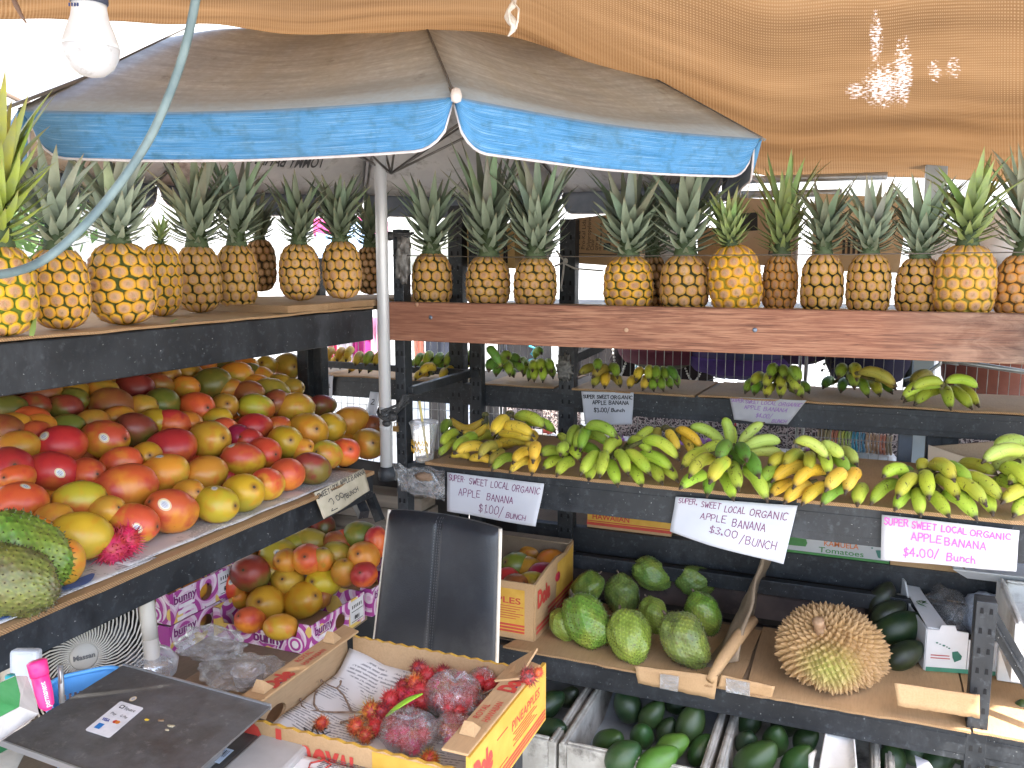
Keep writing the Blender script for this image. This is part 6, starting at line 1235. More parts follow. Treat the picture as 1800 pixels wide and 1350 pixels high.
for k, (pts, lab) in enumerate(((((1160, 1184), (1194, 1189), (1192, 1216), (1160, 1210)), 'strip of shiny clear tape on the left hanging cardboard flap'), (((1276, 1192), (1318, 1200), (1318, 1224), (1276, 1216)), 'strip of shiny clear tape on the right hanging cardboard strip'))):
    P = [uy(a, b, D-.036) for a, b in pts]; mb = MB(); mb.add([P[0], P[1], P[2], P[3]], [(0, 1, 2, 3)]); solo('clear_tape', mb, M_TAPE, lab, 'tape', solid=.0005)
# white tomato box with bags on the low shelf
M_WBOX = mat('white_box_card', (.66, .67, .68), (.74, .75, .77), 9, .6)
wb = uz(1625, 1178, Z_LOW+.004); wz = wb.z; ww, wd = .27, .40; hfw = uy(1625, 1105, wb.y).z-wz; hbk = hfw*1.15
wt = thing('fruit_box', 'white cardboard fruit box holding plastic bags, open topped, right of the avocados', 'box', (wb.x+ww/2, wb.y+wd/2, wz))
mb = MB(); mb.add([V((wb.x, wb.y, wz)), V((wb.x+.105, wb.y, wz)), V((wb.x+.105, wb.y, wz+hfw*.97)), V((wb.x+.075, wb.y, wz+hfw)), V((wb.x+.070, wb.y, wz+hfw*1.12)), V((wb.x+.035, wb.y, wz+hfw*1.12)), V((wb.x+.030, wb.y, wz+hfw)), V((wb.x, wb.y, wz+hfw))], [tuple(range(8))]); mb.add([V((wb.x+.107, wb.y, wz)), V((wb.x+ww, wb.y, wz)), V((wb.x+ww, wb.y, wz+hfw*.8)), V((wb.x+.107, wb.y, wz+hfw*.8))], [(0, 1, 2, 3)]); fwl = obj('front_wall', mb, M_WBOX, wt, solid=.005)
m5 = MB(); m5.box(wb.x+.002, wb.x+ww, wb.y-.0036, wb.y-.0028, wz, wz+.012); sub('green_stripe', m5, plain('green_edge', (.06, .25, .16), .5), fwl, wt)
m5 = MB()
for (a, b, r_) in ((.026, .098, .0035), (.034, .094, .0025), (.044, .090, .004), (.052, .086, .0025), (.058, .082, .003)): m5.add([V((wb.x+a+r_*math.cos(q*1.05), wb.y-.0040, wz+b*.85+r_*.7*math.sin(q*1.05))) for q in range(6)], [tuple(range(6))])
m5.add([V((wb.x+a, wb.y-.0040, wz+b*.85)) for a, b in ((.066, .070), (.080, .074), (.092, .058), (.090, .046), (.074, .036), (.068, .052))], [tuple(range(6))]); sub('island_print', m5, plain('dark_green_print', (.03, .17, .12), .5), fwl, wt)
m5 = MB(); m5.box(wb.x+.012, wb.x+.060, wb.y-.0040, wb.y-.0036, wz+.046, wz+.0485); m5.box(wb.x+.012, wb.x+.062, wb.y-.0040, wb.y-.0036, wz+.038, wz+.0405); sub('text_line', m5, M_RED, fwl, wt)
mb = MB(); mb.add([V((wb.x, wb.y+.002, wz)), V((wb.x, wb.y+wd, wz)), V((wb.x, wb.y+wd, wz+hbk*1.25)), V((wb.x, wb.y+wd*.55, wz+hbk*1.25)), V((wb.x, wb.y+wd*.4, wz+hfw)), V((wb.x, wb.y+.002, wz+hfw))], [tuple(range(6))]); wl = obj('side_wall', mb, M_WBOX, wt, solid=.005)
m5 = MB(); cl_ = V((wb.x+.0262, wb.y+.15, wz+hfw+.002)); 
mb = MB(); mb.add([V((wb.x+.002, wb.y+.004, wz+hfw+.002)), V((wb.x+.06, wb.y+.004, wz+hfw*.98)), V((wb.x+.045, wb.y+wd*.5, wz+hbk*1.05)), V((wb.x+.05, wb.y+wd, wz+hbk*1.22)), V((wb.x+.002, wb.y+wd, wz+hbk*1.25))], [tuple(range(5))]); fl_ = obj('top_flap', mb, M_WBOX, wt, solid=.004)
m5 = MB(); rg = random.Random(8)
for q in range(14): c_ = V((wb.x+.022+rg.uniform(-.008, .012), wb.y+.14+rg.uniform(-.03, .03), wz+hfw*1.08+.012)); d_ = V((rg.uniform(-1, 1), rg.uniform(-1, 1), 0)).normalized()*.016; m5.add([c_-d_, c_+d_*.3+V((.003, 0, 0)), c_+d_, c_+V((-.003, 0, .0))], [(0, 1, 2, 3)])
sub('leaf_print', m5, M_GRN, fl_, wt)
mb = MB(); plate(mb, (wb.x, wb.y+wd, wz), (1, 0, 0), (0, 0, 1), ww, hbk*1.15, .005); obj('back_wall', mb, M_KRAFT, wt)
mb = MB(); plate(mb, (wb.x+ww, wb.y, wz), (0, 1, 0), (0, 0, 1), wd, hfw, .005); obj('side_wall', mb, M_WBOX, wt)
mb = MB(); blob(mb, (wb.x+.10, wb.y+.17, wz+.10), .055, .10, .075, 3, .25); solo('plastic_bag', mb, M_BAG, 'clear crumpled plastic bag at the left inside the white box', 'bag', 'plastic bags in the white box')
mb = MB(); blob(mb, (wb.x+.20, wb.y+.13, wz+.11), .062, .10, .07, 6, .15); solo('plastic_bag', mb, film_mat('bluish_white_bag', (.62, .68, .78), .75, .3), 'bluish white stuffed plastic bag at the right inside the white box', 'bag', 'plastic bags in the white box')
for o_ in [o_ for o_ in col.objects if o_.get('group') == 'plastic bags in the white box']+[wt]:
    pv = V((wb.x, wb.y, 0)); RM = Matrix.Rotation(R(13), 4, 'Z'); o_.location = (Matrix.Translation(pv) @ RM @ Matrix.Translation(-pv)) @ o_.location; o_.rotation_euler.z = R(13)
# styrofoam box and small carton further right
fb_ = uz(1790, 1100, Z_LOW+.004); 
crate('white foam box on the low shelf at the right edge', uz(1762, 1150, Z_LOW+.1).x, uz(1762, 1150, Z_LOW+.1).x+.35, D+.10, D+.42, Z_LOW+.09, Z_LOW+.24, M_FOAMW, liner=False, group=None)
mb = MB(); q_ = uz(1752, 1196, Z_LOW+.004); mb.box(q_.x, q_.x+.3, q_.y, q_.y+.3, q_.z, q_.z+.085); solo('fruit_box', mb, M_WBOX, 'closed white and orange carton under the foam box at the right edge', 'box', bevel=.002)
mb = MB(); mb.grid(lambda u, v: V((-1.48+3.2*u, Y2+.42+.01*math.sin(u*40), .02+(.86)*v)), 60, 4); solo('dark_fill_sheet', mb, mat('dark_brown_backing', (.018, .015, .014), (.04, .033, .03), 6, .9), 'added dark sheet blocking the bright background behind the lower shelves of the right racks', 'cloth', solid=.003)  # sheet added to make the gaps behind the right racks dark
mb = MB(); mb.grid(lambda u, v: V((-2.75+1.46*u, 2.66+.012*math.sin(u*30), .02+.86*v)), 40, 4); solo('dark_fill_sheet', mb, mat('dark_grey_backing', (.02, .018, .017), (.045, .04, .036), 6, .9), 'added dark sheet blocking the bright ground behind the lower shelf of the left rack', 'cloth', solid=.003)  # sheet added to darken the bright gap beside the chair
for q in range(4): mb = MB(); z_ = .80-.052*q; a_ = uy(592, 900, 2.5).x; mb.obox((a_+.17, 2.50+.02*q, z_), (.20, 0, 0), (0, .05, 0), (0, 0, .022)); solo('weathered_board', mb, mat('weathered_board_wood', (.13, .11, .09), (.24, .21, .18), 9, .85, bump=.4, sc=(.2, 1, 4)), f'{ords(q)} weathered grey board from the top, stacked behind the purple boxes', 'board', 'weathered boards behind the purple boxes', bevel=.002)
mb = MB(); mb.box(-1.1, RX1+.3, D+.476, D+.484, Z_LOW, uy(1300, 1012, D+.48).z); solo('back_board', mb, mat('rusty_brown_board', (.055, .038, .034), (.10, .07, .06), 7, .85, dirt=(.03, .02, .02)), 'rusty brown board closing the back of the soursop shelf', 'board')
# goods on the rear low shelf, seen under the front beam
zr2 = zt2
rh = thing('fruit_carton', 'yellow and red printed carton seen below the front beam, behind the soursops', 'carton', (uy(1105, 940, Y2+.04).x, Y2+.15, zr2))
x0_, x1_ = uy(1032, 940, Y2+.03).x, uy(1180, 950, Y2+.03).x; mb = MB(); plate(mb, (x0_, Y2+.03, zr2), (1, 0, 0), (0, 0, 1), x1_-x0_, .13, .004); w_ = obj('front_wall', mb, M_KRAFT, rh); mb = MB(); mb.box(x0_+.002, x1_-.002, Y2+.0265, Y2+.0275, zr2+.010, zr2+.128); sub('yellow_print', mb, M_YEL, w_, rh)
mb = MB(); mb.box(x0_, x1_, Y2+.034, Y2+.26, zr2, zr2+.004); mb.box(x0_, x0_+.004, Y2+.034, Y2+.26, zr2, zr2+.13); mb.box(x1_-.004, x1_, Y2+.034, Y2+.26, zr2, zr2+.13); obj('carton_sides', mb, M_KRAFT, rh)
m5 = MB(); text_mb(m5, 'HAWAIIAN', V((x0_+.02, Y2+.0255, zr2+.032)), (1, 0, 0), (0, 0, 1), .026, width=.13, bold=.02, off=0); m5.box(x0_, x1_, Y2+.0255, Y2+.0262, zr2+.010, zr2+.020); m5.box(x0_, x1_, Y2+.0255, Y2+.0262, zr2+.023, zr2+.026); sub('lettering', m5, M_RED, w_, rh)
kb = thing('tomato_box', 'long low grey printed tomato box lying behind the front beam', 'box', (uy(1470, 965, Y2+.02).x, Y2+.1, zr2))
x0_, x1_ = uy(1372, 960, Y2+.02).x, uy(1563, 990, Y2+.02).x; mb = MB(); mb.box(x0_, x1_, Y2+.02, Y2+.24, zr2, zr2+.085); w_ = obj('box_body', mb, mat('grey_card', (.42, .43, .45), (.48, .49, .51), 10, .6), kb, bevel=.002)
xt = x0_+(x1_-x0_)*.36; m5 = MB(); text_mb(m5, 'KAMUELA', V((xt+.015, Y2+.0188, zr2+.034)), (1, 0, 0), (0, 0, 1), .024, width=.10, bold=.01, off=0); sub('lettering', m5, plain('orange_print', (.62, .17, .04), .5), w_, kb)
m5 = MB(); text_mb(m5, 'Tomatoes', V((xt, Y2+.0188, zr2+.012)), (1, 0, 0), (0, 0, 1), .024, width=.13, bold=.01, off=0); m5.box(x0_, x1_, Y2+.0186, Y2+.0192, zr2, zr2+.008); m5.add([V((x0_+.04+.04*math.cos(q*.785)*(1+.25*(q % 2)), Y2+.0188, zr2+.036+.013*math.sin(q*.785)*(1+.3*(q % 2)))) for q in range(8)], [tuple(range(8))]); sub('lettering', m5, M_GRN, w_, kb)
m5 = MB(); c_ = V((x1_-.028, Y2+.0188, zr2+.026)); m5.add([c_+V(q) for q in ((-.012, 0, .012), (.004, 0, .014), (.014, 0, 0), (.008, 0, -.014), (-.004, 0, -.010))], [(0, 1, 2, 3, 4)]); 
for q in range(4): m5.add([c_+V((-.022-.010*q+.003*math.cos(h_), 0, .018+.007*q+.003*math.sin(h_))) for h_ in (0, 1.26, 2.5, 3.8, 5.0)], [(0, 1, 2, 3, 4)])
sub('island_print', m5, plain('dark_green_print2', (.03, .15, .12), .5), w_, kb)
mb = MB(); a_ = uy(1565, 990, Y2+.015); mb.box(a_.x, a_.x+.20, Y2+.015, Y2+.25, zr2-.002, zr2+.022); solo('cardboard_tray', mb, M_KRAFT, 'flat brown cardboard tray right of the grey tomato box', 'cardboard')
mb = MB(); a_ = uy(1692, 1005, D+.40); a_ = V((a_.x, Y2-.05, zr2+.01)); mb.add([a_+V(q) for q in ((-.02, -.03, .03), (.30, -.03, .03), (.28, .0, -.0), (.02, .0, -.0), (-.02, .25, .03), (.30, .25, .03), (.28, .22, 0), (.02, .22, 0))], [(0, 1, 2, 3), (1, 5, 6, 2), (5, 4, 7, 6), (4, 0, 3, 7), (3, 2, 6, 7)]); solo('metal_tray', mb, mat('pale_enamel', (.55, .56, .57), (.65, .66, .66), 9, .3), 'pale shallow tray on the rear low shelf under the pink sign', 'tray', solid=.003)
# open carton behind the rightmost bananas
oc_ = thing('open_carton', 'open brown carton behind the right end of the front shelf', 'carton', (uy(1700, 800, Y2+.2).x, Y2+.1, .9)); P = [uy(a, b, Y2-.10) for a, b in ((1630, 828), (1800, 840), (1800, 815), (1722, 812), (1632, 782))]
mb = MB(); mb.add(P, [(0, 1, 2, 3, 4)]); obj('front_wall', mb, mat('pale_card', (.40, .33, .25), (.46, .38, .29), 8, .8), oc_, solid=.005)
P = [uy(a, b, Y2-.045) for a, b in ((1632, 825), (1840, 838), (1840, 775), (1760, 775), (1640, 784))]; mb = MB(); mb.add(P, [(0, 1, 2, 3, 4)]); obj('back_wall', mb, M_KRAFT2, oc_, solid=.005)
# cartons and wrapped things behind the right pineapples
YC = Y2+.10; zc_ = 1.47
mb = MB(); mb.box(-1.2, RX1+.3, Y2+.02, Y2+.40, zc_-.03, zc_-.004); obj('shelf_board', mb, M_STEEL, rb)
def back_carton(label, pts, m_, depth_, texts=(), Yc_=YC, nm='carton'):
    P = [uy(a, b, Yc_) for a, b in pts]; base = V(((P[0].x+P[1].x)/2, Yc_, min(p.z for p in P))); o = thing(nm, label, 'carton', base, group='cartons stored behind the right pineapples')
    Q = [p+V((0, depth_, 0)) for p in P]; mb = MB(); n_ = len(P); mb.add(P+Q, [tuple(range(n_)), tuple(range(2*n_-1, n_-1, -1))]+[((i+1) % n_, i, n_+i, n_+(i+1) % n_) for i in range(n_)]); bd_ = obj('carton_body', mb, m_, o, bevel=.002)
    for (s, px_, py_, w, h, rot, mt_, bo) in texts:
        m5 = MB(); O = uy(px_, py_, Yc_)-V((0, .0015, 0)); a_ = R(rot); xd = V((math.cos(a_), 0, math.sin(a_))); yd = V((-math.sin(a_), 0, math.cos(a_)))
        if s == '#': m5.add([O, O+xd*w, O+xd*w+yd*h, O+yd*h], [(0, 1, 2, 3)])
        else: text_mb(m5, s, O, xd, yd, h, width=w, bold=bo, off=0)
        sub('lettering', m5, mt_, bd_, o)
    return o
k1 = .0021
back_carton('brown carton with black letters PP Lid, printed sideways', ((1000, 462), (1112, 470), (1112, 372), (1008, 384)), M_KRAFT, .25,
    [('PP Lid', 1019, 437, .058, .021, 88, M_BLK, .03), ('Pro-Kal Lids', 1028, 438, .098, .019, 88, M_BLK, .0), ('Polypropylene', 1037, 440, .110, .019, 88, M_BLK, .0), ('Clear', 1044, 440, .038, .019, 88, M_BLK, .0), ('QTY: 500', 1051, 440, .048, .012, 88, M_BLK, .02), ('10 Sleeves of 50', 1057, 440, .090, .011, 88, M_BLK, .02), ('Fabri-Kal', 1077, 424, .105, .030, 88, M_BLK, .02), ('#', 1073, 440, .024, .024, 88, M_BLK, 0), ('#', 1004, 446, .20, .003, -2, M_BLK, 0)])
back_carton('brown carton with a black strip M-ZZIT42 behind the tallest crown', ((800, 470), (905, 472), (905, 392), (802, 394)), mat('yellowish_kraft', (.42, .27, .10), (.48, .32, .13), 10, .8), .2, [('#', 893, 462, .11, .017, 92, M_BLK, 0), ('M-ZZIT42', 891, 460, .10, .016, 92, M_KRAFT, .02)])
back_carton('brown taped carton with a square block of black print', ((1272, 462), (1392, 470), (1396, 352), (1276, 346)), mat('light_kraft', (.46, .32, .20), (.54, .40, .26), 8, .8), .25,
    [('#', 1328, 405, .058, .066, 92, M_BLK, 0), ('NYLON', 1290, 408, .05, .013, 94, M_KRAFT, .02), ('GLOVES', 1300, 408, .05, .013, 94, M_KRAFT, .02), ('T-DC', 1346, 452, .05, .022, 88, M_BLK, .05)] and [('#', 1332, 405, .056, .075, 93, M_BLK, 0), ('DC', 1360, 448, .034, .022, 90, M_BLK, .06)])
back_carton('large brown carton with vertical lines of black print', ((1425, 475), (1580, 480), (1598, 348), (1432, 340)), mat('light_kraft2', (.48, .35, .20), (.56, .42, .26), 8, .8), .25, [('#', 1485+q*9, 448, .045+.01*(q % 3), .008, 90, M_BLK, 0) for q in range(5)]+[('Cushion', 1572, 405, .06, .02, 84, plain('grey_print', (.2, .17, .13), .6), 0)])
back_carton('plain brown carton between the ripe pineapple and the netted one', ((1226, 470), (1268, 470), (1268, 400), (1226, 400)), M_KRAFT, .2)
for (x, y, rx, rz, lab) in ((945, 432, .055, .075, 'white paper sack behind the third right pineapple'), (1180, 420, .06, .09, 'white plastic bundle behind the pineapples right of the PP carton'), (1650, 450, .08, .09, 'white plastic bundle behind the dark netted pineapple'), (1770, 430, .12, .10, 'white plastic bundle at the right edge behind the crowns')):
    c_ = uy(x, y, YC+.08); mb = MB(); blob(mb, c_, rx, .05, rz, x, .22); solo('white_bundle', mb, mat('white_wrap%d' % x, (.62, .60, .58), (.74, .73, .72), 12, .6, bump=.4), lab, 'bundle', 'white bundles behind the pineapples')
mb = MB(); a_ = uy(560, 432, 3.4); mb.grid(lambda u, v: uy(556+100*u, 470-60*v-20*u, 3.4+.1*v)+V((0, .03*math.sin(u*9), .02*math.sin(u*7+v*3))), 20, 10); solo('blue_tarp', mb, mat('light_blue_tarp', (.22, .38, .62), (.30, .47, .70), 7, .5, bump=.3), 'folded light blue tarpaulin behind the pineapples near the silver pole', 'tarp', solid=.004)
mb = MB(); a_ = uy(548, 418, 3.7); mb.box(a_.x, a_.x+.34, 3.7, 3.9, a_.z, a_.z+.10); solo('pink_cloth', mb, mat('pink_cloth', (.62, .06, .20), (.70, .10, .28), 9, .8), 'folded bright pink cloth behind the pineapples near the pole', 'cloth', bevel=.02)
# galvanised pipes, post and the white string bow
M_GALV = mat('galvanised', (.30, .33, .35), (.42, .45, .47), 14, .4, .6)
for (a, b, lab) in (((1235, 319), (1560, 309), 'upper horizontal grey pipe under the shade cloth edge'), ((1240, 343), (1480, 339), 'lower horizontal grey pipe behind the cartons')):
    mb = MB(); mb.tube([uy(*a, 3.1), uy(*b, 3.1)], .013, 12); solo('pipe', mb, M_GALV, lab, 'pipe', 'galvanised pipes under the cloth')
mb = MB(); c_ = uy(1640, 400, 3.15); mb.box(c_.x-.032, c_.x+.032, 3.15, 3.2, 0, 2.1); solo('steel_post', mb, mat('pale_blue_post', (.35, .44, .52), (.42, .51, .58), 10, .4), 'pale blue steel post behind the right pineapples', 'post', bevel=.003)
mb = MB(); mb.tube([uy(a, b, 3.05) for a, b in ((1293, 305), (1306, 312), (1322, 308), (1340, 311), (1346, 318), (1332, 320), (1320, 313), (1315, 330), (1314, 348))], .0022, 6); mb.tube([uy(a, b, 3.05) for a, b in ((1320, 311), (1304, 302), (1293, 306), (1303, 345), (1296, 352))], .0022, 6); solo('string_bow', mb, plain('white_string', (.7, .66, .6), .8), 'white string tied in a bow round the upper pipe', 'string')
mb = MB(); mb.tube([uy(a, b, D+.30) for a, b in ((978, 440), (986, 452), (992, 458), (990, 480), (986, 505), (988, 512))], .0035, 6); mb.tube([uy(a, b, D+.30) for a, b in ((975, 468), (990, 462), (1010, 472), (1060, 476))], .003, 6); mb.ball(uy(994, 459, D+.30), .008, .008, .010, 8, 6); solo('rope', mb, plain('grey_rope', (.42, .40, .36), .9), 'grey rope knotted in the gap between the right pineapples', 'rope')
mb = MB(); mb.tube([uy(1650, 631, Y2+.3), uy(1810, 655, Y2+.3)], .008, 10); mb.tube([uy(1655, 630, Y2+.3), uy(1686, 634, Y2+.3)], .016, 10); mb.tube([uy(1672, 614, Y2+.3), uy(1669, 622, Y2+.3), uy(1676, 626, Y2+.3), uy(1673, 634, Y2+.3)], .002, 6); mb.tube([uy(1590, 668, Y2+.28), uy(1625, 658, Y2+.28), uy(1652, 640, Y2+.28), uy(1655, 628, Y2+.28)], .006, 8); solo('pipe', mb, M_GALV, 'short horizontal pipe with a hook and cable behind the rear shelf at right', 'pipe')

# ================================================================== WIRE FENCE AND THE NEIGHBOUR STALL
M_WIRE = mat('pale_wire', (.24, .24, .23), (.36, .36, .34), 20, .45, .4)
YF = 3.22
for i, (xa, xb) in enumerate(((-2.9, -1.37), (-1.35, -.20), (-.18, .62), (.64, 2.0))):
    o = thing('wire_fence', ['white wire grid panel far left behind the yellow bananas', 'white wire grid panel behind the dark posts', 'white wire grid panel behind the hats and necklaces', 'white wire grid panel at the right end'][i], 'fence panel', ((xa+xb)/2, YF, .55), group='wire grid panels behind the racks')
    mb = MB(); k = int((xb-xa)/.032)
    for q in range(k+1): x_ = xa+(xb-xa)*q/k; mb.tube([(x_, YF, .55), (x_, YF, 1.44)], .0015, 4, cap=False)
    for z_ in (.7, .98, 1.42): mb.tube([(xa, YF+.003, z_), (xb, YF+.003, z_)], .0016, 4, cap=False)
    w_ = obj('wire_grid', mb, M_WIRE, o)
    for x_ in (xa, xb): mb = MB(); mb.tube([(x_, YF, 0), (x_, YF, 1.45)], .006, 8); obj('frame_bar', mb, M_WIRE, o)
def drape(label, x0, x1, zt_, zb_, Y, m_, cat='cloth', folds=9, dpt=.04, nm='hanging_cloth', group=None):
    mb = MB(); mb.grid(lambda u, v: V((x0+(x1-x0)*u, Y+dpt*math.sin(u*folds*2.1+math.sin(u*5))*(.4+.6*(1-v)), zb_+(zt_-zb_)*v)), 48, 6); return solo(nm, mb, m_, label, cat, group, solid=.003)
def XY(px_, Y, py_=640): return uy(px_, py_, Y).x
t = NT('brown_scribble_print'); v_ = t.n('ShaderNodeTexVoronoi', feature='DISTANCE_TO_EDGE'); v_.inputs['Scale'].default_value = 46; dn = t.n('ShaderNodeTexNoise'); dn.inputs['Scale'].default_value = 20; t.l(t.coord(False), dn.inputs['Vector']); ad = t.n('ShaderNodeVectorMath', operation='ADD'); sc_ = t.n('ShaderNodeVectorMath', operation='SCALE'); sc_.inputs['Scale'].default_value = .12; t.l(dn.outputs['Color'], sc_.inputs[0]); t.l(t.coord(False), ad.inputs[0]); t.l(sc_.outputs[0], ad.inputs[1]); t.l(ad.outputs[0], v_.inputs['Vector'])
M_SCRIB = t.fin(t.ramp(v_.outputs['Distance'], [(.05, (.48, .40, .38)), (.13, (.055, .04, .045))]), .85)
YT = 3.75
drape('dark cloth with a pale scribbled pattern draped over the neighbour table', XY(1075, YT), XY(1900, YT), uy(1400, 700, YT).z+.03, .55, YT, M_SCRIB, folds=5)
drape('dark patterned cloth left of the first paper sign', XY(870, YT), XY(1010, YT), uy(900, 705, YT).z, .6, YT+.1, M_SCRIB, folds=5)
tb = thing('display_table', 'neighbour jewellery table covered with pale goods', 'table', (XY(1300, 3.6), 3.6, 0))
zt3 = uy(1300, 800, 3.5).z; mb = MB(); mb.box(XY(840, 3.5), XY(1640, 3.5), 3.42, 3.70, zt3-.03, zt3); obj('table_top', mb, plain('pale_cloth', (.5, .48, .44), .8), tb)
for x_ in (XY(860, 3.5), XY(1620, 3.5)):
    for y_ in (3.45, 3.67): mb = MB(); mb.tube([(x_, y_, 0), (x_, y_, zt3-.03)], .015, 8); obj('leg', mb, M_GALV, tb)
trk = []; rg = random.Random(77); pal = [(.55, .08, .05), (.6, .52, .4), (.08, .25, .35), (.65, .62, .58), (.12, .08, .06), (.5, .3, .1), (.3, .1, .3), (.62, .45, .3)]
PM = [plain('trinket_colour', c_, .4) for c_ in pal]
for q in range(60):
    x_ = rg.uniform(XY(850, 3.5), XY(1630, 3.5)); y_ = rg.uniform(3.46, 3.66); c_ = rg.randrange(8); s_ = rg.uniform(.012, .028); mb = MB()
    if q % 3 == 0: mb.lathe([(.001, 0), (s_, .002), (s_*1.2, s_*.8), (s_*.4, s_*1.4), (.001, s_*1.5)], 10, (x_, y_, zt3))
    elif q % 3 == 1: mb.tube([(x_+s_*1.3*math.cos(a_*.7), y_+s_*1.3*math.sin(a_*.7), zt3+.005) for a_ in range(10)], .004, 5)
    else: mb.obox((x_, y_, zt3+s_*.4), (s_, 0, 0), (0, s_*.7, 0), (0, 0, s_*.4))
    trk.append((x_, solo('trinket', mb, PM[c_], '', 'trinket', 'trinkets on the jewellery table'), ['red', 'cream', 'teal', 'pale', 'dark brown', 'orange', 'purple', 'yellowish'][c_]+' '+['bead', 'ring', 'block'][q % 3]))
for i_, (x_, o_, n__) in enumerate(sorted(trk, key=lambda e: e[0])): o_['label'] = f'small {n__} on the jewellery table, {ords(i_ % 25)} from the {["left", "middle", "right"][i_//25]} end'
# bracelets hung on a bar
bar = uy(1490, 752, 3.4); mb = MB(); mb.tube([uy(1435, 752, 3.4), uy(1570, 760, 3.4)], .006, 8); solo('bracelet_bar', mb, M_DARK, 'dark bar holding the coloured bracelets behind the wire grid', 'rail')
BCOL = [(.25, .2, .12), (.4, .36, .2), (.5, .2, .12), (.5, .55, .1), (.35, .5, .12), (.08, .35, .5), (.1, .3, .45), (.5, .33, .2), (.4, .25, .15), (.55, .2, .12)]
for q in range(22):
    c_ = uy(1440+q*6, 770+q*.6, 3.4); mb = MB(); mb.tube([c_+V((.003*math.sin(a_), .034*math.cos(a_*.524), .036*math.sin(a_*.524))) for a_ in range(13)], .0035, 5, cap=False); solo('bracelet', mb, plain('bracelet_colour', BCOL[(q//2) % 10], .4), f'{["brown", "yellowish", "rust", "lime", "green", "blue", "teal", "tan", "brown", "orange"][(q//2) % 10]} bracelet hanging {ords(q)} along the bar behind the wire', 'bracelet', 'bracelets on the bar')
# hats and bags hanging behind the wire
def hat(label, px_, py_, w, h, m_, m2=None, Y=3.5, cat='bag'):
    c_ = uy(px_, py_, Y); o = thing('hanging_bag', label, cat, (c_.x, Y, c_.z-h)); mb = MB(); mb.lathe([(.001, -h), (w*.45, -h*.96), (w*.8, -h*.75), (w*.97, -h*.35), (w, 0), (w*.96, h*.5), (w*.8, h*.9), (.01, h)], 28, c_); obj('bag_body', mb, m_, o)
    if m2: mb = MB(); mb.lathe([(w*.82, -h*.78), (w*.93, -h*.60), (w*.985, -h*.42), (w*.99, -h*.36), (w*.965, -h*.36)], 28, c_+V((0, 0, -.001)), cap=False); obj('band', mb, m2, o)
hat('round olive bag with a maroon band hanging behind the wire', 1165, 585, .19, .15, mat('olive_felt', (.07, .07, .035), (.11, .10, .06), 14, .9), plain('maroon_band', (.10, .015, .03), .8))
hat('blue and purple felt bag hanging behind the wire', 1300, 600, .21, .15, mat('blue_purple_felt', (.03, .05, .10), (.07, .03, .12), 5, .9), plain('purple_band', (.05, .02, .13), .9))
hat('small dark purple bag hanging behind the wire', 1405, 595, .13, .10, plain('dark_purple', (.035, .012, .05), .9)); hat('large navy bag hanging beside the dark rear post', 1525, 620, .155, .13, plain('navy_felt', (.012, .010, .035), .9))
hat('rusty red round pot hanging behind the rear pipe', 1742, 640, .17, .14, mat('rust_red', (.16, .045, .03), (.24, .08, .05), 8, .8), None, 3.6, 'pot')
M_BEAD = mat('white_beads', (.68, .66, .60), None, 1, .3)
def necklace_bust(label, px_, py_, w, h, bead, Y=3.5):
    c_ = uy(px_, py_, Y); o = thing('necklace_bust', label, 'necklace display', (c_.x, Y, c_.z-h)); mb = MB(); mb.grid(lambda u, v: c_+V((w*(u*2-1)*(1-.65*max(0, v-.55)/.45), -.02*math.cos((u*2-1)*1.4), -h+2*h*v)), 12, 12); obj('bust', mb, plain('dark_velvet', (.03, .022, .022), .95), o, solid=.01)
    mb = MB(); N = 22
    for q in range(N+1): a_ = q/N*2-1; mb.ball(c_+V((a_*w*.62, -.03-.004*(q % 2), -h*.7+abs(a_)**1.7*h*1.4)), bead, bead, bead, 6, 4)
    obj('necklace', mb, M_BEAD, o)
necklace_bust('dark bust with a white bead necklace left of the olive bag', 1094, 636, .055, .075, .0055); necklace_bust('dark bust with a looped white necklace right of the olive bag', 1222, 650, .075, .065, .0045); necklace_bust('dark bust with pale beads beside the blue purple bag', 1372, 640, .04, .07, .004)
for i, (px_, c_) in enumerate(((1117, (.15, .45, .55)), (1142, (.15, .42, .55)))): mb = MB(); mb.tube([uy(px_, 605, 3.45), uy(px_+3, 630, 3.45), uy(px_, 662, 3.45)], .005, 6); solo('turquoise_strand', mb, plain('turquoise', c_, .4), ['left', 'right'][i]+' turquoise bead strand under the olive bag', 'strand', 'turquoise strands')
# black and coloured clothing
for (a, b, zt_px, zb_px, c_, lab) in ((566, 588, 588, 655, (.50, .04, .10), 'crimson garment at the far left behind the yellow bananas'), (590, 618, 590, 655, (.62, .55, .58), 'pale pink garment behind the yellow bananas'), (620, 650, 588, 660, (.38, .03, .17), 'magenta garment left of the silver pole'), (652, 668, 588, 655, (.60, .30, .42), 'light pink garment beside the silver pole'),
        (868, 962, 590, 655, (.012, .012, .015), 'black garment hanging above the green bananas'), (1005, 1072, 590, 668, (.012, .010, .012), 'black garment behind the rear post'), (735, 775, 590, 640, (.02, .025, .04), 'dark navy garment behind the corner bananas'), (716, 732, 590, 640, (.30, .10, .07), 'rust patterned garment beside the corner post'), (740, 768, 700, 800, (.015, .015, .018), 'black garment below the rear beam behind the cup'), (838, 872, 700, 790, (.012, .012, .014), 'black garment low beside the rear post'), (1590, 1640, 600, 670, (.05, .06, .05), 'dark green grey hanging at the rear post')):
    drape(lab, XY(a, 3.6), XY(b, 3.6), uy(a, zt_px-30, 3.6).z, uy(a, zb_px+12, 3.6).z, 3.6+random.uniform(0, .08), mat('garment', c_, tuple(min(1, q*1.5+.005) for q in c_), 8, .9), 'clothing', 7, .02, 'garment', 'clothes on the neighbour stall')
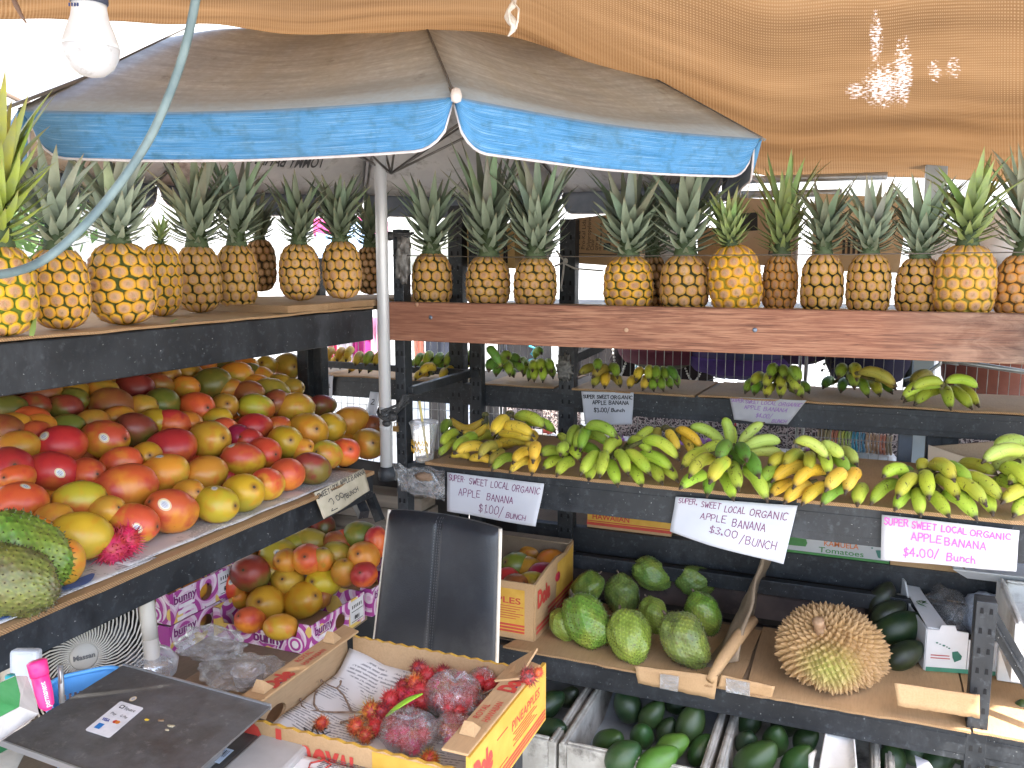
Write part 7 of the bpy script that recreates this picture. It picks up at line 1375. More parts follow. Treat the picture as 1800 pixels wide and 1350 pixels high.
mb = MB(); mb.tube([uy(930, 608, 3.5), uy(940, 612, 3.5), uy(934, 622, 3.5), uy(942, 630, 3.5), uy(930, 634, 3.5)], .006, 6); solo('turquoise_strand', mb, plain('turquoise_b', (.05, .35, .45), .4), 'turquoise strand on the black garment', 'strand')
mb = MB(); c_ = uy(1525, 808, 3.45); blob(mb, c_, .10, .06, .055, 4, .3); solo('plastic_bag', mb, mat('white_plastic', (.62, .64, .67), (.75, .76, .78), 16, .35, bump=.6), 'white plastic bag on the neighbour table behind the wire', 'bag')
mb = MB(); c_ = uy(1250, 740, 3.4)
for q in range(2): mb.tube([uy(1296, 705, 3.4)+V((.004*math.cos(a_*.9+q*3.14), .004*math.sin(a_*.9+q*3.14), -.009*a_)) for a_ in range(12)], .004, 6, q)
solo('twisted_cord', mb, [plain('red_cord', (.45, .03, .04), .7), plain('white_cord', (.65, .6, .55), .7)], 'red and white twisted cord hanging behind the big green bunch', 'cord')
for i, (a, b) in enumerate(((1420, 640), (1460, 650))):
    c_ = uy(a, b, 3.4); mb = MB(); mb.tube([c_+V((0, 0, -.05)), c_+V((0, 0, .05))], .002, 5)
    for q in range(6): z_ = -.01+q*.012; s_ = .03*(1-q*.1)*(1 if q % 2 else -1); e_ = c_+V((s_, 0, z_+.012)); mb.tube([c_+V((0, 0, z_)), e_], .0016, 5); mb.ball(e_+V((0, 0, -.006)), .005, .005, .006, 6, 4)
    solo('earring_tree', mb, plain('black_wire', (.03, .025, .02), .5), ['small black wire earring tree, left of the two', 'small black wire earring tree, right of the two'][i], 'earring stand', 'earring trees')
mb = MB(); c_ = uy(1285, 666, 3.42); mb.box(c_.x-.025, c_.x+.025, 3.42, 3.44, c_.z-.012, c_.z+.012); lt = NT('lamp_glow'); lt.b.inputs['Emission Color'].default_value = (.85, .9, 1, 1); lt.b.inputs['Emission Strength'].default_value = 3; lt.fin((.9, .9, .9), .4); solo('small_lamp', mb, lt.m, 'small bright white lamp hanging on a wire below the blue bag', 'lamp', bevel=.006)
mb = MB(); c_ = uy(1150, 740, 3.4); mb.tube([uy(a, 655+22*math.sin((a-1120)/160*3.14), 3.42) for a in range(1120, 1300, 12)], .002, 5); solo('lamp_wire', mb, plain('thin_wire', (.2, .2, .2), .5), 'thin wire sagging between the hanging bags', 'wire')

# ================================================================== CHAIR
M_LEA = mat('black_leather', (.012, .014, .019), (.020, .023, .030), 7, .36, bump=.25, bs=260, spec=.5, dirt=(.028, .031, .036), dscale=12); M_PIPE = plain('cream_piping', (.62, .56, .47), .5)
TL, TR = uz(692, 893, .985), uz(886, 926, .985); yv = (TR-TL); W = yv.length; xd = yv.normalized(); nd = V((xd.y, -xd.x, 0))   # towards the viewer
BLp = ud(654, 1132, depth(TL)); Hc = TL.z-BLp.z+.05
if nd.dot(CAM-TL) < 0: nd = -nd
ch = thing('chair', 'black leather chair with a tall cream piped backrest seen from its front', 'chair', ((TL+TR)/2-V((0, 0, .985))))
lean = .10
def cback(u, v, s):
    cu = 2*u-1; w_ = 1+.13*(1-v)
    th = .024*max(.0, (1-abs(cu)**6))**.5*max(0, (1-max(0, (v-.9)/.1)**3))**.5
    seam_ = -.0045*math.exp(-((u-.47)/.012)**2)-.0025*math.exp(-((u-.50)/.006)**2); top = -.012*cu*cu*(1 if v > .9 else 0)
    return TL.lerp(TR, .5+(u-.5)*w_)+V((0, 0, -Hc*(1-v)+.006*(1-cu*cu)*v))+nd*(-lean*(v-1)*.6 + s*(th+.004)+(seam_ if s > 0 else 0)+.012*cu*cu)
mb = MB(); mb.grid(lambda u, v: cback(u, v, 1), 70, 40); mb.grid(lambda u, v: cback(1-u, v, -1), 40, 24); e1 = [(u, v) for u, v in [(0, i/40) for i in range(41)]+[(i/30, 1) for i in range(1, 31)]+[(1, 1-i/40) for i in range(1, 41)]]
vs = [cback(u, v, 1) for u, v in e1]+[cback(u, v, -1) for u, v in e1]; n_ = len(e1); mb.add(vs, [(i, i+1, n_+i+1, n_+i) for i in range(n_-1)], 0, None, True)
bk = obj('backrest', mb, M_LEA, ch)
for u_ in (0, 1): mb = MB(); mb.tube([cback(u_, i/30, 1)+nd*.001 for i in range(31)], .0048, 8); obj('piping', mb, M_PIPE, bk)
mb = MB()
for u_ in (.456, .484, .500):
    for i in range(60): mb.tube([cback(u_, i/60, 1)+nd*.0008, cback(u_, i/60+.009, 1)+nd*.0008], .0007, 4)
st2 = obj('stitching', mb, plain('grey_thread', (.10, .11, .12), .6), bk)
sc0 = (TL+TR)/2+nd*.22; mb = MB(); mb.obox(V((sc0.x, sc0.y, .47)), xd*W*.52, nd*.21, V((0, 0, .035))); obj('seat', mb, M_LEA, ch, bevel=.02)
for a in (-1, 1):
    for b in (-1, 1): p = V((sc0.x, sc0.y, 0))+xd*W*.46*a+nd*.18*b; mb = MB(); mb.tube([p, p+V((0, 0, .44))], .014, 10); obj('leg', mb, M_DARK, ch)

# ================================================================== COUNTER IN THE FOREGROUND
ZT = .735
bb = [uz(445, 1200, .85), uz(632, 1092, .85), uz(955, 1178, .85), uz(800, 1345, .85)]
bx0, bx1 = (bb[0].x+bb[1].x)/2, (bb[2].x+bb[3].x)/2; by0, by1 = (bb[0].y+bb[3].y)/2-.02, (bb[1].y+bb[2].y)/2
ct = thing('counter_table', 'serving table in the foreground under the scale and rambutan box', 'table', ((bx0-.3+bx1)/2, 1.0, 0))
mb = MB(); mb.box(-1.285, bx1-.03, .35, by1+.02, ZT-.03, ZT-.004); obj('table_top', mb, mat('brown_table_top', (.24, .15, .09), (.32, .21, .13), 12, .7), ct, bevel=.003)
for a in (-1.25, bx1-.06):
    for b in (.40, by1-.03): mb = MB(); mb.box(a-.02, a+.02, b-.02, b+.02, 0, ZT-.03); obj('leg', mb, M_STEEL, ct)
# carton of rambutans
rz0 = ZT; hS = .85-rz0; hF = hS*.80; cw = .046
rc = thing('rambutan_carton', 'open pineapple carton with newspaper and rambutans on the counter', 'carton', ((bx0+bx1)/2, (by0+by1)/2, rz0))
def scal(mb, x0, x1, y, z0, z1, th, m0=0, m1=1):
    n_ = 30; top = [(x0+(x1-x0)*i/n_, z1-.0035*(i % 2)) for i in range(n_+1)]; vs = []
    for s in (-th/2, th/2): vs += [V((x, y+s, z0)) for x, _ in top]+[V((x, y+s, z)) for x, z in top]
    k = n_+1; fs = [(i, i+1, k+i+1, k+i) for i in range(n_)]+[(2*k+i+1, 2*k+i, 3*k+i, 3*k+i+1) for i in range(n_)]; mb.add(vs, fs, m0); mb.add([V(v) for v in vs[k:2*k]]+[V(v) for v in vs[3*k:]], [(i, i+1, k+i+1, k+i) for i in range(n_)], m1)
mb = MB(); scal(mb, bx0, bx1, by0, rz0, rz0+hF, .007); fwr = obj('front_wall', mb, [M_KRAFT, M_YEL], rc)
mb = MB(); scal(mb, bx0+.02, bx1, by1, rz0, rz0+hF*1.06, .007); bwr = obj('back_wall', mb, [M_KRAFT, M_YEL], rc)
mb = MB(); mb.box(bx0+(bx1-bx0)*.62, bx1-.004, by0-.0045, by0-.0037, rz0, rz0+hF-.004); sub('yellow_print', mb, M_YEL, fwr, rc)
m5 = MB(); text_mb(m5, 'Dole', V((bx0+.020, by0-.0050, rz0+.012)), (1, 0, 0), (0, 0, 1), .100, width=.105, bold=.07, off=0); text_mb(m5, 'ROYAL', V((bx0+.140, by0-.0050, rz0+.018)), (1, 0, 0), (0, 0, 1), .07, width=.11, bold=.05, off=0); sub('lettering', m5, M_RED, fwr, rc)
for s, X in ((-1, bx0), (1, bx1)):
    mb = MB(); plate(mb, (X, by0, rz0), (0, 1, 0), (0, 0, 1), by1-by0, hS, .007, ((by1-by0)*.30, hS*.35, .03, .017) if s < 0 else None); sw_ = obj('side_wall', mb, M_KRAFT if s < 0 else M_YEL, rc)
    xi = X-s*cw; mb = MB(); a_, b_ = min(X, xi), max(X, xi); mb.add([V((a_, by0, rz0+hS)), V((b_, by0, rz0+hS)), V((b_, by1-.02, rz0+hS)), V((a_, by1-.005, rz0+hS)), V((a_, by0, rz0+hS+.005)), V((b_, by0, rz0+hS+.005)), V((b_, by1-.02, rz0+hS+.005)), V((a_, by1-.005, rz0+hS+.005))], [(3, 2, 1, 0), (4, 5, 6, 7), (0, 1, 5, 4), (1, 2, 6, 5), (2, 3, 7, 6), (3, 0, 4, 7)]); fl = obj('folded_rim', mb, M_KRAFT, rc, bevel=.002)
    cen = (a_+b_)/2; m5 = MB()
    text_mb(m5, 'Dole', V((cen+.016, by0+(.055 if s < 0 else .20), rz0+hS+.0058)), (0, 1, 0), (-1, 0, 0), .042, width=.062, bold=.07, off=0)
    text_mb(m5, 'ROYAL', V((cen-.004, by0+(.155 if s < 0 else .10), rz0+hS+.0058)), (0, 1, 0), (-1, 0, 0), .017, width=.048, bold=.01, off=0); text_mb(m5, 'HAWAIIAN', V((cen+.015, by0+(.150 if s < 0 else .095), rz0+hS+.0058)), (0, 1, 0), (-1, 0, 0), .018, width=.068, bold=.01, off=0); sub('lettering', m5, M_RED, fl, rc)
    m5 = MB(); yy = by0+(.05 if s > 0 else .052); m5.box(cen+.012, cen+.015, by0+(.20 if s > 0 else .055), by0+(.262 if s > 0 else .117), rz0+hS+.005, rz0+hS+.0056); sub('blue_line', m5, plain('navy_print', (.03, .03, .12), .5), fl, rc)
    for yt in ((by0+.030, by0+.245) if s < 0 else (by0+.045,)): mb = MB(); mb.add([V((cen-.014, yt, rz0+hS+.006)), V((cen+.014, yt, rz0+hS+.006)), V((cen+.008, yt+.006, rz0+hS+.028)), V((cen-.008, yt+.008, rz0+hS+.026)), V((cen-.012, yt+.03, rz0+hS+.006)), V((cen+.012, yt+.03, rz0+hS+.006))], [(0, 1, 2, 3), (3, 2, 5, 4), (0, 3, 4), (1, 5, 2)]); obj('locking_tab', mb, M_KRAFT, rc)
m5 = MB(); text_mb(m5, 'PINEAPPLES', V((bx1+.0040, by0+.17, rz0+.066)), (0, 1, 0), (0, 0, 1), .026, width=.135, bold=.01, off=0); text_mb(m5, 'Dole', V((bx1+.0040, by0+.012, rz0+.055)), (0, 1, 0), (0, 0, 1), .055, width=.075, bold=.07, off=0)
for q in range(5): m5.box(bx1+.0036, bx1+.0042, by0+.175+.01*(q % 2), by0+.29-.012*(q % 3), rz0+.036+.0055*q, rz0+.0375+.0055*q)
m5.box(bx1+.0036, bx1+.0042, by0+.105, by0+.150, rz0+.03, rz0+.0315); m5.box(bx1+.0036, bx1+.0042, by0+.105, by0+.150, rz0+.085, rz0+.0865)
for q in range(3): m5.box(bx1+.0036, bx1+.0042, by0+.02, by1-.004, rz0+.006+.007*q, rz0+.010+.007*q)
sub('lettering', m5, M_RED, sw_, rc)
mb = MB(); mb.box(bx0+.004, bx1-.004, by0+.004, by1-.004, rz0+.001, rz0+.006); obj('carton_floor', mb, M_KRAFT, rc)
mb = MB(); mb.add([V((bx1-.012, by1-.10, rz0+hS+.012)), V((bx1-.055, by1-.11, rz0+hS+.004)), V((bx1-.06, by1-.02, rz0+hS*.95)), V((bx1-.01, by1-.01, rz0+hS+.03))], [(0, 1, 2, 3)]); obj('torn_flap', mb, M_KRAFT, rc, solid=.004)
# newspaper inside the carton
def NPf(u, v):
    return V((bx0+.012+(bx1-bx0-.03)*u, by0+.01+(by1-by0-.015)*v, rz0+.012+.022*max(0, 1-u*5)+.035*max(0, (v-.82)/.18)**1.5+.006*noise.noise(V((u*5, v*5, 2)))+.004*math.sin(u*15)*v))
npc = thing('newspaper', 'newspaper page lining the rambutan carton, headline ending OME', 'newspaper', NPf(.5, .5), group='newspaper sheets')
mb = MB(); mb.grid(NPf, 30, 20); obj('page', mb, M_NEWS, npc, solid=.0005)
def npt(u0, v0, ang): 
    a_ = R(ang); return lambda X, Y: NPf(u0+(X*math.cos(a_)-Y*math.sin(a_))/(bx1-bx0), v0+(X*math.sin(a_)+Y*math.cos(a_))/(by1-by0))+V((0, 0, .0022))
m5 = MB(); text_mb(m5, 'HOME', None or (0, 0, 0), (1, 0, 0), (0, 1, 0), .045, width=.105, bold=-.005, fn=npt(.10, .10, 58)); text_mb(m5, 'WAYS TO BE MORE SUSTAINABILITY', (0, 0, 0), (1, 0, 0), (0, 1, 0), .021, width=.26, bold=0, fn=npt(.26, .02, 58)); obj('lettering', m5, plain('newsprint_black', (.06, .06, .065), .8), npc)
m5 = MB(); m5.grid(lambda u, v: npt(.56, .60, 58)(u*.055, v*.04)+V((0, 0, .0002)), 6, 4); obj('photo', m5, mat('printed_photo', (.05, .09, .04), (.25, .30, .28), 70, .6), npc)
m5 = MB(); 
for q in range(6): m5.grid(lambda u, v: npt(.24+.018*q, .52-.02*q, 58)(u*(.055-.006*(q % 3)), v*.0022), 4, 1)
obj('blue_print', m5, plain('blue_news_print', (.10, .11, .35), .8), npc)
# rambutans
def ramb_mesh(seed, short=False):
    rg = random.Random(seed); mb = MB(); mb.ball((0, 0, 0), 1, .9, .9, 14, 10, 0); cs = [(0, 0, 0)]*len(mb.v)
    for d in fib_pts(150):
        d = (d+V((rg.gauss(0, .08), rg.gauss(0, .08), rg.gauss(0, .08)))).normalized(); p0 = V((d.x, d.y*.9, d.z*.9))*.97; h = rg.uniform(.40, .68)*(.7 if short else 1); bend = V((rg.gauss(0, 1), rg.gauss(0, 1), rg.gauss(-.2, 1)))*.13
        s_ = d.orthogonal().normalized()*.060; c_ = d.cross(s_); q0 = [p0+s_, p0-s_*.5+c_*.87, p0-s_*.5-c_*.87]; m_ = p0+d*h*.55+bend*.4; q1 = [m_+s_*.5, m_-s_*.25+c_*.43, m_-s_*.25-c_*.43]; tip = p0+d*h+bend*1.4
        mb.add(q0+q1+[tip], [(0, 1, 4, 3), (1, 2, 5, 4), (2, 0, 3, 5), (3, 4, 6), (4, 5, 6), (5, 3, 6)], 0); cs += [(.3, 0, 0)]*3+[(.65, 0, 0)]*3+[(1, 0, 0)]
    me = make_mesh('rambutan', mb, [M_RAMB]); at = me.attributes.new('eye', 'FLOAT_VECTOR', 'POINT'); at.data.foreach_set('vector', [q for e in cs for q in e]); return me
t = NT('rambutan_skin'); v = t.xyz(t.attr('eye')); M_RAMB = t.fin(t.mix(t.ramp(v[0], [(.3, 0), (1, 1)]), t.mix(t.ramp(t.noise(1.5, 2), [(.4, 0), (.6, 1)]), t.attr('c1', 'OBJECT'), (.42, .035, .03)), t.attr('c2', 'OBJECT')), .5)
ramb_meshes = [ramb_mesh(k) for k in range(3)]
RC = {'r': ((.50, .025, .035), (.50, .10, .07), 'bright red'), 'o': ((.58, .10, .025), (.45, .28, .06), 'orange'), 'd': ((.20, .015, .03), (.16, .04, .03), 'dark red'), 'b': ((.10, .03, .03), (.14, .07, .05), 'dried brown'), 'g': ((.62, .20, .03), (.35, .38, .08), 'orange with green hairs'), 'p': ((.60, .03, .11), (.50, .06, .12), 'pinkish red')}
def ramb(x, y, r, c_, z, label, group):
    p = uz(x, y, z); L = r*depth(p)/FPX; rg = random.Random(int(x*3+y)); o = bpy.data.objects.new('rambutan', ramb_meshes[rg.randrange(3)]); col.objects.link(o); o.location = p; o.rotation_euler = (rg.uniform(0, 6), rg.uniform(0, 6), rg.uniform(0, 6)); o.scale = (L*1.12,)*3
    o['c1'] = [q*rg.uniform(.85, 1.15) for q in RC[c_][0]]; o['c2'] = list(RC[c_][1]); return tag(o, label, 'rambutan', group)
GR = 'loose rambutans in the carton'
for x, y, r, c_, z, w_ in ((736, 1176, 12, 'd', .80, 'at the back of the heap by the rear wall'), (750, 1188, 13, 'r', .80, 'second from the rear wall'), (778, 1184, 12, 'd', .80, 'at the back right behind the big bag'), (710, 1206, 12, 'd', .79, 'at the back left of the heap'), (729, 1202, 13, 'o', .80, 'near the top of the heap'), (740, 1214, 14, 'r', .80, 'above the green leaf'), (706, 1222, 13, 'r', .785, 'left of the green leaf tip'), (722, 1228, 13, 'p', .79, 'just behind the green leaf'), (742, 1232, 12, 'r', .79, 'between the leaf and the big bag'), (652, 1251, 15, 'g', .775, 'standing apart left of the heap on the newspaper'), (686, 1230, 14, 'r', .785, 'at the left side of the heap'), (670, 1252, 13, 'd', .775, 'under the green leaf'), (688, 1252, 12, 'd', .77, 'in shade beneath the leaf'), (626, 1277, 13, 'o', .77, 'at the front left corner of the heap'), (660, 1278, 12, 'r', .77, 'against the front bag'), (642, 1293, 11, 'o', .765, 'low against the front wall'), (565, 1271, 10, 'o', .765, 'alone by the front wall, far left'), (755, 1334, 13, 'g', .775, 'in the front right corner below the bags'),
        (860, 1203, 12, 'r', .80, 'at the end of the fork in the right twig'), (901, 1200, 13, 'o', .82, 'beside the dried one at the right rim'), (868, 1233, 11, 'o', .79, 'under the right twig'), (850, 1242, 11, 'd', .785, 'tucked under the right twig fork'), (878, 1238, 10, 'o', .785, 'against the right wall under the rim')):
    ramb(x, y, r, c_, z, f'{RC[c_][2]} rambutan {w_}', GR)
ramb(928, 1189, 13, 'b', .862, 'dried brown rambutan on the torn flap of the carton', GR); ramb(946, 1182, 8, 'o', .868, 'small shrivelled rambutan on the carton corner', GR)
bags = [((718, 1285), 47, 40, .785, 'front left tied clear bag of rambutans'), ((797, 1222), 48, 44, .80, 'largest clear bag of rambutans in the middle'), ((800, 1283), 36, 30, .78, 'front right clear bag of rambutans'), ((848, 1195), 24, 24, .80, 'small clear bag behind the right twig')]
rg = random.Random(12)
for bi, ((x, y), rx, ry, z, lab) in enumerate(bags):
    c0 = uz(x, y, z); dd = depth(c0)
    for k in range((13, 14, 8, 3)[bi]):
        a_ = k*2.4; rr_ = math.sqrt((k+.5)/14)*.72; ramb(x+rx*rr_*math.cos(a_), y+ry*rr_*math.sin(a_), 11.5, rg.choice('rrpdor'), z+.006*math.sin(k), f'rambutan inside the {lab.replace(" of rambutans", "")}, {ords(k)} from its middle outward', 'rambutans inside bag, '+lab.split(' of')[0])
    mb = MB(); A = rx*dd/FPX*1.12; B = ry*dd/FPX*1.12; C3 = c0; n_, m_ = 64, 28; knot = (V((.18, -.25, .95))).normalized(); vs = []
    for i in range(m_+1):
        for j in range(n_):
            th = math.pi*i/m_; ph = 2*math.pi*j/n_; d = V((math.sin(th)*math.cos(ph), math.sin(th)*math.sin(ph), math.cos(th))); cr_k = math.exp(-((d-knot).length/.75)**2); ang_ = math.atan2(d.y-knot.y, d.x-knot.x)
            k_ = 1+.05*math.sin(ang_*17+3*noise.noise(d*2))*(.3+cr_k)+.10*noise.noise(d*2.2+V((bi*5, 0, 0)))-.10*math.exp(-((d-knot).length/.22)**2); vs.append(C3+V((d.x*A*k_, d.y*A*k_*.9, d.z*B*k_*.82)))
    mb.add(vs, [(i*n_+j, i*n_+(j+1) % n_, (i+1)*n_+(j+1) % n_, (i+1)*n_+j) for i in range(m_) for j in range(n_)], 0, None, True)
    kp = C3+V((knot.x*A, knot.y*A*.9, knot.z*B*.72)); 
    if bi < 2:
        for q in range(3): a_ = q*2.1+bi; e_ = kp+V((.022*math.cos(a_), .022*math.sin(a_), .012)); mb.grid(lambda u, v: kp.lerp(e_, u)+V((-.012*math.sin(a_)*(v-.5)*(u+.2), .012*math.cos(a_)*(v-.5)*(u+.2), .004*math.sin(v*12))), 6, 8)
    solo('plastic_bag', mb, M_RBAG, lab, 'bag', 'clear bags of rambutans')
# twigs and leaf
M_TWIG = mat('twig_bark', (.17, .11, .075), (.28, .20, .14), 90, .9, bump=.5)
def twig(label, chains, z):
    mb = MB()
    for c_ in chains:
        P = [uz(x, y, z+h) for x, y, h in c_]; mb.tube(P, [max(.0011, .0024-.0003*i) for i in range(len(P))], 6)
        mb.ball(P[-1], .003, .003, .003, 6, 4)
    return solo('twig', mb, M_TWIG, label, 'twig', 'rambutan twigs in the carton')
twig('long forked twig lying on the newspaper left of the rambutans', [[(655, 1252, .01), (617, 1252, .008), (585, 1252, .006), (560, 1250, .006), (541, 1249, .008), (530, 1240, .014), (528, 1230, .018)], [(617, 1250, .008), (612, 1238, .012), (604, 1222, .018), (592, 1210, .022), (577, 1204, .026), (565, 1197, .03)], [(592, 1210, .022), (598, 1204, .026), (599, 1198, .028)], [(560, 1250, .006), (552, 1238, .012), (553, 1222, .018), (556, 1215, .02)], [(655, 1254, .006), (630, 1262, .004), (600, 1270, .003)]], ZT+.02)
twig('forked twig holding rambutans at the right of the carton', [[(845, 1222, .02), (856, 1217, .026), (868, 1211, .034), (882, 1202, .042)], [(845, 1222, .02), (856, 1234, .02), (864, 1246, .022)], [(845, 1222, .02), (842, 1210, .028)]], ZT+.045)
mb = MB(); a_, b_ = uz(678, 1258, .80), uz(743, 1219, .835); dv = (b_-a_); sd_ = dv.cross(V((0, 0, 1))).normalized(); mb.grid(lambda u, v: a_.lerp(b_, u)+sd_*(v-.5)*.020*math.sin(math.pi*min(1, u*.9+.06))**.7+V((0, 0, .006*math.sin(3*u)-.003*abs(v-.5))), 14, 4); solo('green_leaf', mb, mat('bright_leaf', (.25, .48, .03), (.32, .56, .05), 20, .45), 'single bright green leaf lying over the rambutans', 'leaf', solid=.0005)
# newspapers on the table in front
def quadprism(P, h): 
    mb = MB(); Q = [p-V((0, 0, h)) for p in P]; mb.add(list(P)+Q, [(0, 1, 2, 3), (7, 6, 5, 4), (0, 4, 5, 1), (1, 5, 6, 2), (2, 6, 7, 3), (3, 7, 4, 0)]); return mb
zz = .790
P = [uz(478, 1264, zz), uz(812, 1352, zz), uz(800, 1460, zz), uz(400, 1420, zz)]
for q_ in P: q_.y = min(q_.y, by0-.012)
obj_pile = quadprism([q_-V((0, 0, .001)) for q_ in (P[3], P[2], P[1], P[0])], zz-ZT-.004); solo('newspaper_pile', obj_pile, M_NEWS, 'pile of folded newspapers on the table in front of the rambutan carton', 'newspaper pile', bevel=.004)
nf = thing('newspaper', 'white newspaper page with a red pentagon mark, in front of the rambutan carton', 'newspaper', P[0], group='newspaper sheets')
pf = lambda u, v, h=0: P[3].lerp(P[2], u).lerp(P[0].lerp(P[1], u), v)+V((0, 0, .001+h+.001*noise.noise(V((u*5, v*5, 0)))))
mb = MB(); mb.grid(pf, 24, 12); obj('page', mb, mat('pale_newsprint', (.66, .65, .64), (.74, .73, .72), 6, .85), nf, solid=.0005)
m5 = MB(); O = uz(560, 1345, zz+.0025); ax_ = (P[1]-P[0]).normalized(); ay_ = V((-ax_.y, ax_.x, 0)); pts = [O+ax_*a+ay_*b for a, b in ((-.016, .0), (.0, .016), (.018, .009), (.014, -.010), (-.010, -.013))]; m5.tube(pts+[pts[0]], .0016, 4); obj('pentagon_print', m5, M_RED, nf)
m5 = MB(); text_mb(m5, 'AI', O-ay_*.034-ax_*.02, ax_, ay_, .028, bold=0, off=0); obj('lettering', m5, plain('navy_text', (.03, .04, .09), .7), nf)
m5 = MB(); rg = random.Random(2); O2 = uz(600, 1308, zz+.0025)
for q in range(16):
    x_ = 0
    while x_ < .20:
        w_ = rg.uniform(.006, .016); c_ = O2+ax_*x_-ay_*(.0045*q+.004); m5.add([c_, c_+ax_*w_, c_+ax_*w_+ay_*.0018, c_+ay_*.0018], [(0, 1, 2, 3)]); x_ += w_+.0025
lns = obj('text_lines', m5, plain('newsprint_grey', (.13, .13, .14), .8), nf)
# ---------------------------------------------------------------- scale
ZS = .872; SA, SB, SC = uz(217, 1169, ZS), uz(476, 1241, ZS), uz(0, 1303, ZS); SD = SB+(SC-SA)
sct = thing('weighing_scale', 'electronic scale with a scuffed dark steel platform on the counter', 'scale', (SA+SD)/2-V((0, 0, ZS-ZT)))
t = NT('scuffed_steel_plate'); n = t.noise(7, 6, .75); n2 = t.noise(42, 6, .8); c = t.ramp(n, [(.3, (.085, .080, .072)), (.7, (.19, .19, .195))]); c = t.mix(t.ramp(n2, [(.56, 0), (.70, .55)]), c, (.34, .33, .31)); c = t.mix(t.ramp(t.noise(5, 4, .6), [(.55, 0), (.7, .6)]), c, (.07, .05, .04)); M_PLATE = t.fin(c, t.ramp(n2, [(.3, .34), (.7, .6)]), .35, .5)
def quadprism(P, h): 
    mb = MB(); Q = [p-V((0, 0, h)) for p in P]; mb.add(list(P)+Q, [(0, 1, 2, 3), (7, 6, 5, 4), (0, 4, 5, 1), (1, 5, 6, 2), (2, 6, 7, 3), (3, 7, 4, 0)]); return mb
pl = obj('platform', quadprism([SC, SD, SB, SA], .004), M_PLATE, sct)
e1, e2 = (SB-SA).normalized(), (SC-SA).normalized()
for (p, q) in ((SA, SB), (SC, SD)): mb = MB(); mb.beam(p-V((0, 0, .002)), q-V((0, 0, .002)), .003, .010); obj('platform_edge', mb, mat('bright_steel_edge', (.5, .51, .53), None, 1, .3, .7), pl)
ce = (SA+SD)/2; mb = MB(); mb.obox(ce-V((0, 0, .06)), e1*.11, e2*.08, V((0, 0, .052))); obj('scale_body', mb, mat('grey_scale_body', (.16, .155, .15), (.22, .21, .20), 12, .6), sct, bevel=.008)
LPp = [uz(483, 1268, .80), uz(548, 1306, .80)]; L4 = [LPp[0]+e2*.24+V((0, 0, 0)), LPp[1]+e2*.24]
obj('display_housing', quadprism([LPp[0]-e1*.10, LPp[0], L4[0], L4[0]-e1*.10], .05), mat('dark_scale_trim', (.05, .045, .04), (.09, .085, .075), 14, .5), sct, bevel=.004)
kp_ = obj('keypad_panel', quadprism([LPp[0]+V((0, 0, .003)), LPp[1]+V((0, 0, .003)), L4[1]+V((0, 0, .003)), L4[0]+V((0, 0, .003))], .045), mat('beige_scale_panel', (.36, .34, .32), (.44, .42, .40), 10, .6), sct, bevel=.006)
cb = uz(385, 1325, .803); lbq = [cb+e1*a+e2*b for a, b in ((-.018, -.018), (.018, -.018), (.018, .022), (-.018, .022))]; bl = obj('barcode_label', quadprism([p+V((0, 0, .0006)) for p in lbq], .0004), plain('pale_blue_label', (.50, .58, .68), .5), sct)
m5 = MB()
for q in range(9): w_ = .0010+.0012*(q % 3 == 0); o_ = cb+e1*(-.014+q*.0034)-e2*.012+V((0, 0, .0012)); m5.add([o_, o_+e1*w_, o_+e1*w_+e2*.018, o_+e2*.018], [(0, 1, 2, 3)])
sub('barcode', m5, M_BLK, bl, sct)
# payment sticker
cc = [uz(212, 1233, ZS+.001), uz(256, 1247, ZS+.001), uz(192, 1298, ZS+.001), uz(149, 1284, ZS+.001)]; o0 = cc[3]; xe = (cc[2]-cc[3]); ye = (cc[0]-cc[3]); WX, WY = xe.length, ye.length; xe.normalize(); ye.normalize()
def rr(o_, X, Y, w, h, r, hh): 
    pts = []
    for (cx, cy, a0) in ((X+w-r, Y+r, -90), (X+w-r, Y+h-r, 0), (X+r, Y+h-r, 90), (X+r, Y+r, 180)):
        for q in range(4): a_ = R(a0+q*30); pts.append(o_+xe*(cx+r*math.cos(a_))+ye*(cy+r*math.sin(a_))+V((0, 0, hh)))
    return pts
mb = MB(); pts = rr(o0, 0, 0, WX, WY, .004, .0006); mb.add(pts, [tuple(range(16))]); stc = obj('payment_sticker', mb, plain('glossy_white_sticker', (.80, .80, .82), .25), pl if False else sct, solid=.0005)
def txt(s, X, Y, h, w, m_, bo=0): m5 = MB(); text_mb(m5, s, o0+xe*X+ye*Y+V((0, 0, .0014)), xe, ye, h, width=w, bold=bo, off=0); sub('lettering', m5, m_, stc, sct)
txt('Square', WX*.42, WY*.80, WY*.13, WX*.44, M_BLK, 0); txt('VISA', WX*.12, WY*.36, WY*.12, WX*.30, plain('visa_blue', (.03, .05, .30), .4), .03); txt('Pay', WX*.18, WY*.58, WY*.10, WX*.22, M_BLK); txt('G Pay', WX*.56, WY*.58, WY*.10, WX*.30, M_BLK)
mb = MB(); mb.add(rr(o0, WX*.18, WY*.12, WX*.22, WY*.16, .0005, .0014), [tuple(range(16))]); sub('blue_card_mark', mb, plain('card_blue', (.03, .22, .60), .4), stc, sct)
for (dx_, c_) in ((.62, (.62, .05, .03)), (.72, (.70, .22, .03))): mb = MB(); mb.add([o0+xe*(WX*dx_+WX*.085*math.cos(a_*.5236))+ye*(WY*.42+WX*.085*math.sin(a_*.5236))+V((0, 0, .0014+.0002*(dx_ > .7))) for a_ in range(12)], [tuple(range(12))]); sub('round_card_mark', mb, plain('card_mark', c_, .4), stc, sct)
